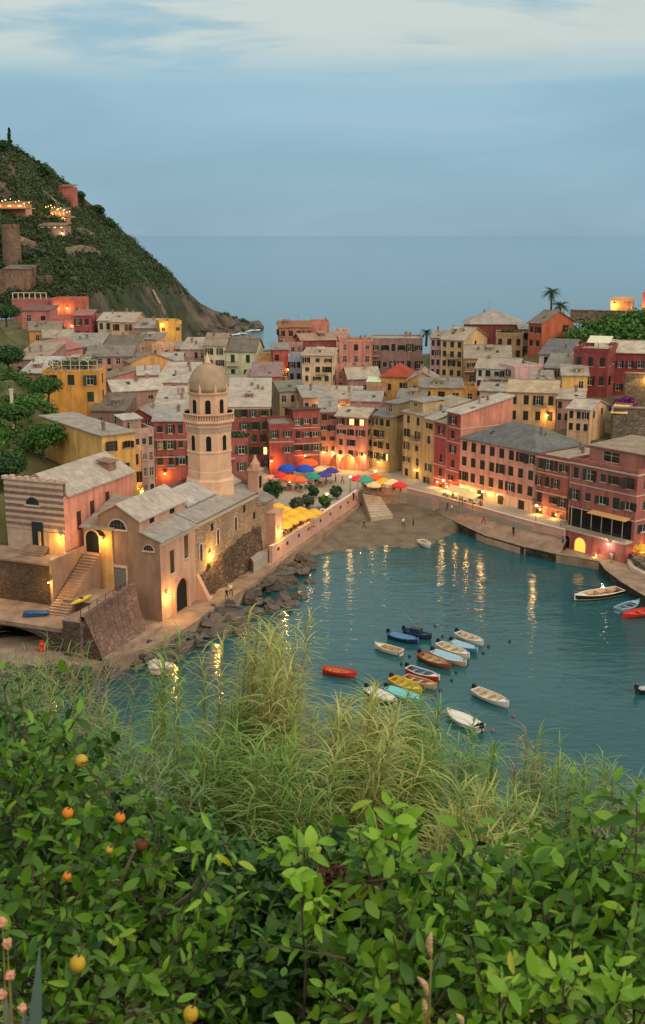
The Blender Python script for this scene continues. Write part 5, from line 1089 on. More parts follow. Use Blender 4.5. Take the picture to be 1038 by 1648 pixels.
    arched('archway', 2.0, 2.9, nh, (2.3, 2.6, TZ - .1), 0, proud=.1); 
    n = 8; b = MB(); b.quad(*[(3.3 + .9 * math.cos(math.pi * i / n), 2.57, TZ + 2.2 + .8 * math.sin(math.pi * i / n)) for i in range(n + 1)][::-1]); b.build('lunette_window', GLASS, nh)
    wall_lamp(nh, Vector((4.0, 2.6, TZ + 1.9)), 0, 120, (1, .52, .08))
terraces()
# ------------------------------------------------------------------ far headland on the left
def hill_mat():
    m, t, b = base_mat('headland_slope', 0.95, 0.1); L = t.links.new
    tc = N('ShaderNodeTexCoord', t); ge = N('ShaderNodeNewGeometry', t); sx = N('ShaderNodeSeparateXYZ', t); L(ge.outputs['Normal'], sx.inputs[0])
    n = N('ShaderNodeTexNoise', t); n.inputs['Scale'].default_value = 0.035; n.inputs['Detail'].default_value = 7; n.inputs['Roughness'].default_value = .65; L(tc.outputs['Object'], n.inputs['Vector'])
    mp = N('ShaderNodeMapping', t); mp.inputs['Scale'].default_value = (1, .5, .35); mp.inputs['Rotation'].default_value = (0, .6, 0); L(tc.outputs['Object'], mp.inputs[0])
    n2 = N('ShaderNodeTexNoise', t); n2.inputs['Scale'].default_value = 0.16; n2.inputs['Detail'].default_value = 8; n2.inputs['Roughness'].default_value = .7; L(mp.outputs[0], n2.inputs['Vector'])
    hc = N('ShaderNodeMapRange', t); L(n2.outputs[0], hc.inputs[0]); hc.inputs[1].default_value = .36; hc.inputs[2].default_value = .66
    rock = N('ShaderNodeMix', t, data_type='RGBA'); L(hc.outputs[0], rock.inputs[0]); rock.inputs[6].default_value = (0.035, 0.028, 0.026, 1); rock.inputs[7].default_value = (0.19, 0.145, 0.115, 1)
    gr = N('ShaderNodeMix', t, data_type='RGBA'); L(hc.outputs[0], gr.inputs[0]); gr.inputs[6].default_value = (0.018, 0.034, 0.018, 1); gr.inputs[7].default_value = (0.085, 0.088, 0.045, 1)
    px_ = N('ShaderNodeSeparateXYZ', t); L(tc.outputs['Object'], px_.inputs[0]); tip = N('ShaderNodeMapRange', t); L(px_.outputs[0], tip.inputs[0]); tip.inputs[1].default_value = -66; tip.inputs[2].default_value = -46; tip.inputs[4].default_value = .30
    sb_ = N('ShaderNodeMath', t, operation='SUBTRACT'); L(n.outputs[0], sb_.inputs[0]); L(tip.outputs[0], sb_.inputs[1])
    mr = N('ShaderNodeMapRange', t); L(sb_.outputs[0], mr.inputs[0]); mr.inputs[1].default_value = .40; mr.inputs[2].default_value = .54
    mx = N('ShaderNodeMix', t, data_type='RGBA'); L(mr.outputs[0], mx.inputs[0]); L(rock.outputs[2], mx.inputs[6]); L(gr.outputs[2], mx.inputs[7])
    L(mx.outputs[2], b.inputs['Base Color'])
    bp = N('ShaderNodeBump', t); bp.inputs['Strength'].default_value = .8; bp.inputs['Distance'].default_value = 3.0; L(n2.outputs[0], bp.inputs['Height']); L(bp.outputs[0], b.inputs['Normal'])
    return m
def fbm(x, y, seed=0, oct_=4):
    r = np.zeros_like(x); a = 1.0; f = 1.0; rg = np.random.default_rng(seed)
    for o in range(oct_):
        for k in range(4):
            th = rg.uniform(0, 6.28); ph = rg.uniform(0, 6.28); q = f * rg.uniform(.7, 1.4)
            r += a * .35 * np.sin((x * math.cos(th) + y * math.sin(th)) * q + ph + 1.3 * np.sin((x * math.sin(th) - y * math.cos(th)) * q * .6 + ph * 2))
        a *= .52; f *= 2.1
    return r
def headland():
    ridge = [(416, 527, 640), (395, 517, 632), (372, 508, 622), (345, 500, 612), (318, 486, 602), (298, 468, 592), (262, 430, 576), (215, 390, 560), (175, 352, 545), (130, 315, 530), (85, 278, 515), (45, 250, 502), (0, 226, 490), (-60, 190, 480), (-140, 160, 470)]
    foot = [(418, 530, 0), (400, 532, 0), (378, 535, 0), (350, 541, 0), (325, 548, 0), (302, 556, 0)] + [w(270, 560, 440), w(215, 542, 385), w(175, 535, 372), w(130, 520, 364), w(85, 510, 362), w(45, 508, 366), w(0, 506, 366), w(-60, 500, 366), w(-140, 500, 366)]
    R = np.array([w(*r) for r in ridge]); F_ = []
    for f in foot: F_.append(tuple(at_z(f[0], f[1], -1.5)) if f[2] == 0 else f)
    F_ = np.array(F_); ni = 240; ti = np.linspace(0, len(R) - 1, ni); k = np.arange(len(R))
    Rr = np.stack([np.interp(ti, k, R[:, c]) for c in range(3)], 1); Ff = np.stack([np.interp(ti, k, F_[:, c]) for c in range(3)], 1)
    nj = 90; P = np.zeros((nj + 8, ni, 3))
    for j in range(nj):
        t_ = j / (nj - 1); P[j] = Ff * (1 - t_) + Rr * t_
        P[j, :, 2] += np.sin(t_ * math.pi) * (Rr[:, 2] - Ff[:, 2]) * .06
    for j in range(8):
        P[nj + j] = Rr; P[nj + j, :, 1] += (j + 1) * 14; P[nj + j, :, 2] -= np.minimum((j + 1) ** 1.3 * 3.2, Rr[:, 2] + 4); P[nj + j, :, 0] += (j + 1) * 2
    hgt_ = np.clip((Rr[:, 2] - Ff[:, 2]) / 40, .08, 1)[None, :]
    tt = np.concatenate([np.linspace(0, 1, nj), np.ones(8)])[:, None]; win = np.minimum(1, np.sin(np.clip(tt, 0, .97) * math.pi) * 1.6 + .12)
    nz = fbm(P[..., 0] / 16, P[..., 2] / 13 + P[..., 1] / 40, 5, 5); gul = fbm(P[..., 0] / 9 + P[..., 2] / 30, P[..., 1] / 60, 9, 3)
    fine = fbm(P[..., 0] / 3.2 + P[..., 2] / 5, P[..., 2] / 4.5, 12, 3)
    P[..., 1] -= (nz * 6.5 + gul * 6.5 + fine * 2.6) * win * hgt_; P[..., 2] += (nz * 1.8 + fine * 1.6) * win * np.maximum(hgt_, .45)
    tag(place('headland', grid_mesh('headland', P[..., 0], P[..., 1], P[..., 2], hill_mat(), False)), kind='structure')
    # scrub: dense on the upper slope and ridge, sparse on the rock
    rg = np.random.default_rng(21); pts = []; rad = []
    dens = fbm(P[..., 0] / 22, P[..., 2] / 16, 31, 3)
    for _ in range(8500):
        j = rg.integers(0, nj - 1); i = rg.integers(0, ni - 1); t_ = j / nj
        if i < 36 and (rg.random() < .75 or t_ < .3 + (36 - i) / 60): continue
        d_ = dens[j, i] + (t_ - .2) * .9
        if d_ < .14 + rg.normal() * .22: continue
        a, c = rg.random(2); p = P[j, i] * (1 - a) * (1 - c) + P[j, i + 1] * a * (1 - c) + P[j + 1, i] * (1 - a) * c + P[j + 1, i + 1] * a * c
        pts.append(p + (0, -.6, .5)); rad.append((.5 + 2.6 * rg.random() ** 2.6) * (.7 if i < 90 else 1))
    v = leaf_quads(np.array(pts), np.array(rad), 46, .42, .7, rg)
    tag(place('scrub', np_mesh('scrub', v, 4, LEAF_HILL)), 'dark green scrub covering the slope of the headland', 'scrub', kind='stuff')
    # sea foam where the swell breaks on the point
    rg2 = random.Random(8); b = MB()
    for _ in range(30):
        px = rg2.uniform(362, 418); py = 545 - (px - 340) * .20 + rg2.uniform(-1.5, 2.0); c = at_z(px, py, .15); n = 7; s = rg2.uniform(.3, 1.2)
        b.quad(*[(c.x + s * 1.6 * math.cos(6.283 * q / n) * rg2.uniform(.6, 1.2), c.y + s * 2.2 * math.sin(6.283 * q / n) * rg2.uniform(.6, 1.2), .12 + .02 * _ / 46) for q in range(n)])
    tag(b.build('sea_foam', mat('foam', (.75, .78, .78), rough=.9)), 'white surf breaking round the tip of the headland', 'surf', kind='stuff')
    return P
HP = headland()
def hill_at(px, py):
    """nearest point of the headland surface to a picture point"""
    best = None
    for j in range(4, HP.shape[0] - 8, 2):
        for i in range(60, HP.shape[1], 2):
            q = px_of(HP[j, i]); d = (q[0] - px) ** 2 + (q[1] - py) ** 2
            if best is None or d < best[0]: best = (d, HP[j, i])
    return Vector(best[1])
def simple_tree(name, label, cat, loc, h, r, leaf, trunk_h=None, n=60, per=40, size=.45, flat=.9, seed=1, group=None, shape='round'):
    rg = np.random.default_rng(seed); root = thing(name, label, cat, loc, 0, group); th = trunk_h if trunk_h is not None else h * .4
    b = MB(); b.tube([(0, 0, -.6), (.08, .03, th * .5), (0, .05, th), (.05, 0, th + (h - th) * .55)], [.09 * r * .7 + .06, .07 * r * .6 + .05, .06 * r * .5 + .04, .02], 7)
    for q in range(5):
        a = 6.283 * q / 5 + seed; b.tube([(0, 0, th * .85), (.35 * r * math.cos(a), .35 * r * math.sin(a), th + (h - th) * .3), (.65 * r * math.cos(a), .65 * r * math.sin(a), th + (h - th) * .5)], [.05 * r * .6 + .02, .035 * r * .6 + .01, .01], 5)
    b.build('trunk', BARK, root)
    c = []; rd = []
    for _ in range(n):
        if shape == 'cone':
            t_ = rg.random() ** .8; a = rg.uniform(0, 6.283); q = r * (1 - t_) ** .8 * rg.uniform(.2, .9) * min(1, .35 + t_ * 4); c.append((q * math.cos(a), q * math.sin(a), th + (h - th) * t_)); rd.append(r * .45 * (1.1 - t_))
        else:
            d = rg.normal(size=3); d /= np.linalg.norm(d); k = rg.random() ** .4 * .78; c.append((d[0] * r * k, d[1] * r * k, th + (h - th) * (.5 + .5 * d[2] * k))); rd.append(r * rg.uniform(.18, .34))
    v = leaf_quads(np.array(c), np.array(rd), per, size, flat, rg); place('crown', np_mesh('crown', v, 4, leaf), root); return root
for px, py, h, r, lab, shp, nm in ((18, 244, 9.5, 1.3, 'slender dark cypress standing alone on top of the headland', 'cone', 'cypress_tree'), (72, 292, 7.5, 3.6, 'round dark pine on the headland ridge below the cypress', 'round', 'pine_tree'), (160, 348, 6.5, 3.0, 'broad dark tree on the ridge right of the small red house', 'round', 'tree'), (130, 326, 5.0, 2.4, 'small dark tree beside the red house on the ridge', 'round', 'tree'), (2, 246, 6.0, 3.0, 'dark tree at the left edge of the headland ridge', 'round', 'tree'), (178, 372, 5.5, 2.6, 'dark bushy tree low on the ridge above the cliff', 'round', 'tree'), (62, 415, 4.0, 3.0, 'pale grey olive tree right of the ruined round tower', 'round', 'olive_tree')):
    p = hill_at(px, py); simple_tree(nm, lab, 'tree', (p.x, p.y, p.z - .6), h, r, LEAF_OLIVE if 'olive' in nm else LEAF_DARK, trunk_h=h * (.08 if shp == 'cone' else .25), n=50, per=36, size=.5, seed=px, shape=shp, group='trees on the headland')
def hill_stuff():
    p = hill_at(27, 408); t = thing('watch_tower', 'ruined round stone watchtower on the headland slope', 'tower', (p.x, p.y - 5, p.z - 6)); S = stone_mat('ruin_stone', rgb(126, 102, 86), rgb(96, 78, 66), .8, .5, .2)
    b = MB(); b.lathe([(3.4, 0), (3.1, 8), (3.0, 14.0)], 16); b.build('wall', S, t)
    for i in range(8):
        a = 6.283 * i / 8; q = MB(); q.box(-.7, .7, -.35, .35, 13.9, 15.2)
        if i == 0: mm = q.mesh('merlon', S)
        place('merlon', mm, t, (2.7 * math.cos(a), 2.7 * math.sin(a), 0), a + math.pi / 2)
    p = hill_at(22, 440); wl = thing('ruined_wall', 'ruined stone wall stepping down below the round watchtower', 'wall', (p.x, p.y - 7, p.z - 4))
    for i, (x, h) in enumerate(((-10, 7), (-5, 5.6), (0, 4.4), (5, 6.5), (10, 3.6))): b = MB(); b.box(x, x + 4.6, -.6 + i * .4, .6 + i * .4, -3, h); b.build('wall_section', S, wl)
    # small houses on the slope
    for px, py, wd, h, c, lab in ((112, 322, 6, 4.5, (180, 92, 74), 'small red house on the headland ridge'), (40, 452, 9, 4.5, (128, 100, 82), 'brown stone house below the ruined wall on the slope'), (18, 336, 16, 1.6, (170, 130, 96), 'low restaurant pavilion with string lights on the headland slope'), (100, 352, 6, 2.4, (150, 122, 92), 'small lamplit hut on the headland slope right of the pavilion'), (90, 372, 10, 1.2, (138, 118, 98), 'low pale terrace wall house under the lamplit hut')):
        p = hill_at(px, py); t = thing('hillside_house', lab, 'house', (p.x - wd / 2, p.y - 7, p.z - 1.5), math.radians(-6))
        b = MB(); ops = [((k + .3) * wd / 4, (k + .65) * wd / 4, 2 + h * .35, 2 + h * .7) for k in range(4)]
        facade_wall(b, wd, -4, h + 2, ops, lambda s, z, d: (s, d, z)); facade_wall(b, 7, -4, h + 2, [], lambda s, z, d: (wd - d, s, z)); facade_wall(b, 7, -4, h + 2, [], lambda s, z, d: (d, 7 - s, z)); b.build('wall', plaster(*c), t)
        b = MB(); b.slab([(-.4, -.4, h + 2.1), (wd + .4, -.4, h + 2.1), (wd + .4, 7.4, h + 3.2), (-.4, 7.4, h + 3.2)], .2); b.build('roof', roof_mat(*((160, 84, 66) if 'red' in lab else (140, 122, 100))), t)
        for o in ops: place('window', window_mesh(o[1] - o[0], o[3] - o[2], 'lit' in lab or 'lights' in lab), t, ((o[0] + o[1]) / 2, .13, o[2]))
        if 'pavilion' in lab:
            b = MB(); b.box(0, wd + 4, -5, 0, 1.6, 2.0); b.build('deck', QUAY, t)
            for k in range(12):
                q = MB(); q.lathe([(.03, 0), (.12, .1), (.12, .2), (.03, .3)], 7); 
                if k == 0: sm = q.mesh('string_bulb', emit('string_bulb_light', (1, .5, .15), 6))
                place('string_bulb', sm, t, (k * (wd + 3) / 11, -4.8 + .6 * (k % 3), 5.4 - .2 * k + 1.3 * ((k * 7) % 5) / 5))
            b = MB(); b.tube([(0, -4.8, 6.2), (wd / 2, -4.6, 5.4), (wd + 3, -4.8, 5.0)], .04, 4); b.build('cable', IRON, t)
            for k in range(5): point_light('string_light', (2 + k * 5.2, -3.5, 4.6 - .3 * k), 260, (1, .45, .12), .3, t)
        if 'hut' in lab: 
            wall_lamp(t, Vector((wd * .3, 0, h)), 0, 380, (1, .6, .1)); wall_lamp(t, Vector((wd * .9, 0, h - .5)), 0, 120, (1, .7, .4))
hill_stuff()
def hill_walls():
    for pts, lab in ((((70, 312), (84, 320), (96, 330), (108, 338)), 'pale diagonal footpath wall on the upper headland slope'), (((6, 392), (24, 386), (44, 388), (60, 394)), 'low terrace wall beside the ruined watchtower'), (((112, 404), (132, 398), (150, 402), (166, 412)), 'thin stone terrace wall across the middle of the headland'), (((246, 470), (252, 480), (260, 492), (266, 504)), 'pale slab of rock running down to the sea on the headland'), (((120, 372), (140, 374), (158, 384)), 'short terrace wall under the lamplit hut')):
        P = [hill_at(*q) for q in pts]; root = thing('dry_stone_wall', lab, 'wall', tuple(P[0]), 0, 'walls on the headland'); o = P[0]
        for a, c in zip(P, P[1:]):
            b = MB(); d = c - a; n_ = Vector((-d.y, d.x, 0)).normalized() * .5; h_ = 1.5
            A = [a - n_ - o, c - n_ - o, c + n_ - o, a + n_ - o]; b.add([q - Vector((0, 3, 2.5)) for q in A] + [q + Vector((0, -3, h_)) for q in A], [(0, 3, 2, 1), (4, 5, 6, 7), (0, 1, 5, 4), (1, 2, 6, 5), (2, 3, 7, 6), (3, 0, 4, 7)]); b.build('wall_section', stone_mat('path_stone', rgb(150, 130, 110), rgb(112, 96, 80), .8, .5, .25), root)
hill_walls()
# ------------------------------------------------------------------ green banks and castle terrace
def scatter_bank(name, label, cat, zone, n, r0, r1, size, leaf, lift=.6, per=42, seed=2, dens=None):
    """zone: picture polygon + distance function; clumps sit on the terrain"""
    rg = np.random.default_rng(seed); pts = []; rad = []
    xs_ = [p[0] for p in zone]; ys_ = [p[1] for p in zone]
    k = 0
    while len(pts) < n and k < n * 30:
        k += 1; x, y = rg.uniform(min(xs_), max(xs_)), rg.uniform(min(ys_), max(ys_))
        if not inside(x, y, zone): continue
        r = rg.uniform(r0, r1); pts.append((x, y, ground_z(x, y) + lift * r)); rad.append(r)
    v = leaf_quads(np.array(pts), np.array(rad), per, size, .75, rg); return tag(place(name, np_mesh(name, v, 4, leaf)), label, cat, kind='stuff')
scatter_bank('undergrowth', 'green undergrowth on the terraced bank at the left edge', 'undergrowth', [(-95, 150), (-48, 153), (-47, 166), (-44, 178), (-40, 192), (-50, 204), (-54, 235), (-70, 250), (-100, 250), (-100, 160)], 1300, .8, 2.2, .30, LEAF_BANK, .45, 60, 2)
scatter_bank('castle_bank_shrubs', 'dense green shrubs on the bank below the castle terrace', 'shrubs', [(54, 250), (62, 246), (76, 244), (96, 240), (100, 274), (84, 278), (58, 278)], 460, 1.2, 2.8, .42, LEAF_BANK, .9, 46, 3)
for px, py, Y, h, r, lab, lf in ((70, 742, 170, 6.5, 4.2, 'large round green tree left of the tall yellow house', LEAF_BANK), (24, 690, 178, 5.0, 3.4, 'bushy green tree on the bank at the left edge above the round one', LEAF_BANK), (14, 600, 205, 5.5, 3.4, 'dark tree at the left edge beside the ochre house', LEAF_DARK), (78, 640, 196, 4.0, 3.0, 'light green tree on the bank just below the ochre house', LEAF_BANK), (10, 520, 300, 5.0, 4.5, 'dark tree at the left edge below the dark pink house', LEAF_DARK), (10, 780, 160, 5.0, 3.4, 'shadowy tree behind the left end of the striped chapel', LEAF_DARK)):
    p = at_y(px, py, Y); simple_tree('bank_tree', lab, 'tree', (p.x, p.y, p.z - .5), h, r, lf, n=110, per=50, size=.24, seed=px + 3, group='trees on the left bank')
b_ = at_y(20, 660, 178); q = MB(); q.box(-.22, .22, -.22, .22, -2, 4.2); q.box(-.3, .3, -.3, .3, 4.2, 4.4); t_ = thing('white_post', 'white post standing among the greenery at the left edge', 'post', (b_.x, b_.y, b_.z - 1)); q.build('shaft', COPE, t_)
def castle():
    S = stone_mat('castle_stone', rgb(132, 116, 98), rgb(92, 80, 68), 1.1, .5, .25, .7)
    a = at_y(918, 499, 282); c = at_y(1075, 496, 274); root = thing('castle_terrace', 'long stone terrace wall of the castle at the right edge of the skyline', 'wall', (a.x, a.y, a.z), math.atan2(c.y - a.y, c.x - a.x)); Lw = math.hypot(c.x - a.x, c.y - a.y)
    b = MB(); b.box(0, Lw, 0, 3, -3.2, -.05); b.build('wall', S, root); b = MB(); b.box(-.1, Lw, -.2, .35, -.05, .18); b.build('coping', QUAY, root)
    wall_lamp(root, Vector((Lw * .44, 4.0, 1.6)), 0, 260, (1, .5, .1))
    b = MB(); b.box(Lw * .40, Lw * .62, 4.0, 9, -3, 2.2); b.slab([(Lw * .39, 3.6, 2.3), (Lw * .63, 3.6, 2.3), (Lw * .63, 9, 3.0), (Lw * .39, 9, 3.0)], .2); b.build('guard_house', plaster(190, 140, 100), root)
    b = MB(); b.box(Lw * .72, Lw, 5.0, 12, -3, 4.4); tb = b.build('keep', plaster(196, 110, 70), root); wall_lamp(root, Vector((Lw * .78, 5.0, 1.4)), 0, 150, (1, .45, .1)); wall_lamp(root, Vector((Lw * .66, 4.6, .6)), 0, 60, (1, .6, .3))
castle()
def retaining():
    S = stone_mat('retaining_stone', rgb(128, 112, 98), rgb(90, 78, 66), .9, .5, .3, .7)
    for px, py, Y, wd, h, lab in ((985, 700, 203, 16, 5.0, 'rough stone retaining wall below the bougainvillea at the right edge'), (1004, 645, 224, 14, 5.5, 'upper stone retaining wall beside the maroon house at the right edge')):
        p = at_y(px, py, Y); t = thing('stone_retaining_wall', lab, 'wall', (p.x, p.y, p.z), math.radians(-14)); b = MB(); b.box(0, wd, 0, 1.2, -5, h); b.build('wall', S, t); b = MB(); b.box(-.1, wd, -.12, 1.2, h, h + .2); b.build('coping', QUAY, t)
        if 'upper' in lab: wall_lamp(t, Vector((4.2, 0, 4.6)), 0, 160, (1, .62, .1))
    p = at_y(1010, 662, 216); root = thing('bougainvillea', 'purple bougainvillea spilling over the retaining wall at the right edge', 'shrub', (p.x, p.y, p.z)); rg = np.random.default_rng(5); c = rg.normal(size=(26, 3)) * (1.7, .7, .8) + (0, 0, 1.4)
    place('blossoms', np_mesh('blossoms', leaf_quads(c, .8, 40, .28, .8, rg), 4, leaf_mat('bougainvillea_bracts', (.12, .008, .13), (.26, .02, .24), .2)), root)
    b = MB(); b.tube([(0, 0, -2), (.2, 0, 0), (0, .1, 1.5)], [.15, .12, .05], 6); b.build('stem', BARK, root)
    # yellow awning right of the cream cube
    p = at_y(984, 655, 204); t = thing('awning', 'yellow canvas awning over the terrace right of the cream cube house', 'awning', (p.x, p.y, p.z), math.radians(-20)); b = MB(); b.slab([(0, -1.2, -.9), (3.0, -1.2, -.9), (3.2, 1.4, .3), (.3, 1.4, .3)], .06); b.build('canvas', mat('yellow_canvas', rgb(226, 190, 110), rough=.9), t)
    b = MB()
    for x in (.1, 2.9): b.box(x - .03, x + .03, -1.15, -1.09, -3, -.95)
    b.build('frame', IRON, t)
    # maroon terrace awning
    R_ = er['root']; Wd = er['W']; h = er['h']; b = MB(); b.slab([(Wd * .35, .3, h + 2.0), (Wd * 1.0, .3, h + 2.0), (Wd * 1.0, 5, h + 3.0), (Wd * .35, 5, h + 3.0)], .08); ro = b.build('terrace_awning', mat('cream_canvas', rgb(214, 204, 176), rough=.9), R_)
    b = MB()
    for x in (Wd * .36, Wd * .68, Wd * .99): b.box(x - .05, x + .05, .35, .45, h, h + 1.95)
    b.build('post', IRON, ro)
retaining()
FROND = leaf_mat('palm_fronds', (.022, .05, .022), (.06, .10, .04), .15)
def palm(px, py, Y, h, r, lab, seed, nf=26):
    p = at_y(px, py, Y); root = thing('palm_tree', lab, 'palm', (p.x, p.y, p.z), 0, 'palm trees on the skyline'); rg = random.Random(seed)
    b = MB(); b.tube([(0, 0, -2), (.1, 0, h * .3), (.05, .05, h * .7), (0, 0, h)], [.34, .27, .24, .28], 8); b.build('trunk', BARK, root)
    for k in range(nf):
        a = 6.283 * k / nf + rg.uniform(-.2, .2); el = rg.uniform(-.35, 1.15); L_ = r * rg.uniform(.85, 1.1); b = MB(); pts = []
        for i in range(7):
            t_ = i / 6; x = L_ * t_ * math.cos(el * (1 - t_ * .35)); z = L_ * (t_ * math.sin(el) - .75 * t_ * t_ * (.5 + .5 * math.cos(el))); pts.append(Vector((x * math.cos(a), x * math.sin(a), h + z)))
        sd = Vector((-math.sin(a), math.cos(a), 0))
        for i in range(6):
            for s_ in (-1, 1):
                for q in range(2):
                    o = pts[i].lerp(pts[i + 1], q / 2); wl = .62 * r * .42 * math.sin(math.pi * min(1, .12 + (i + q / 2) / 6.3)); tip = o + sd * s_ * wl + (pts[i + 1] - pts[i]) * .8 + Vector((0, 0, -wl * .35)); b.quad(o, o + (pts[i + 1] - pts[i]) * .42, tip)
        b.tube(pts, [.05, .045, .04, .03, .025, .02, .01], 4); b.build('frond', FROND, root)
palm(886, 505, 282, 5.4, 2.9, 'tall slender palm rising above the vivid orange house', 1)
palm(901, 508, 279, 2.4, 2.9, 'shorter bushy palm right of the tall palm', 2)
palm(686, 545, 296, 1.6, 2.4, 'small palm behind the wide grey stone house', 3, 22)
# ------------------------------------------------------------------ boulders below the church quay
ROCK = mat('boulder_rock', rgb(84, 76, 70), rough=.75, var=.32, scale=.7, bump=.7, bscale=3, obvar=.4, spec=.4)
ROCKM = []
for k in range(8):
    b = MB(); b.blob((0, 0, 0), (1, .82, .62), seed=k * 13 + 1, sub=2, amp=.3); ROCKM.append(b.mesh('boulder', ROCK))
rgk = random.Random(17)
def boulder(p, s, lab, grp): 
    o = place('boulder', ROCKM[rgk.randrange(8)]); o.location = p; o.scale = (s * rgk.uniform(.8, 1.3), s * rgk.uniform(.8, 1.2), s * rgk.uniform(.7, 1.0)); o.rotation_euler = (rgk.uniform(-.3, .3), rgk.uniform(-.3, .3), rgk.uniform(0, 6.28)); tag(o, lab, 'rock', grp)
edge = [(478, 888), (440, 914), (400, 944), (340, 980), (316, 1000), (268, 1029), (215, 1051), (140, 1072), (70, 1085), (-20, 1104)]
outw = [30, 66, 92, 96, 80, 62, 52, 40, 34, 30]
for i in range(len(edge) - 1):
    for k in range(17):
        f = rgk.random(); t_ = rgk.random() ** 1.2; ex = edge[i][0] * (1 - f) + edge[i + 1][0] * f; ey = edge[i][1] * (1 - f) + edge[i + 1][1] * f; ow = outw[i] * (1 - f) + outw[i + 1] * f
        s = rgk.uniform(.5, 1.9) * (1.0 if t_ < .7 else .7); p = at_z(ex + t_ * ow * .9 + 4, ey + t_ * ow * .22 + 4, .6 * (1 - t_))
        boulder((p.x, p.y, max(-.15, 1.1 * (1 - t_) - .2)), s, *(('dark boulder in the rocks near the foot of the pink wall', 'boulders below the pink wall') if i < 2 else ('grey boulder in the bank of rocks beside the church walkway', 'boulders below the church') if i < 4 else ('grey boulder at the water beyond the sea wall, near the pale rock', 'boulders below the sea wall')))
for px, py, s in ((457, 967, 1.3), (490, 920, 1.0), (487, 900, .9), (466, 985, .5), (486, 962, .8), (480, 912, .8)):
    p = at_z(px, py, 0); boulder((p.x, p.y, .1), s, 'grey boulder standing out in the water off the rocks below the church', 'outlying boulders off the church quay')
p = at_z(255, 1073, 1.0); o = place('pale_boulder', ROCKM[3]); o.location = (p.x, p.y, 1.0); o.scale = (1.5, 1.2, 1.35); o.data = o.data.copy(); o.data.materials.clear(); o.data.materials.append(mat('pale_rock', rgb(206, 186, 168), rough=.9, var=.2, scale=1)); tag(o, 'single pale boulder among the dark rocks behind the reeds', 'rock')

for k in range(46):      # broken rocks along the point of the headland
    px = rgk.uniform(322, 412); py = 546 - (px - 322) * .19 + rgk.uniform(-5, 1.5); p = at_z(px, py, 0); boulder((p.x, p.y, rgk.uniform(-.5, 1.5)), rgk.uniform(1.8, 4.6), 'dark rock at the foot of the headland point', 'rocks of the headland point')
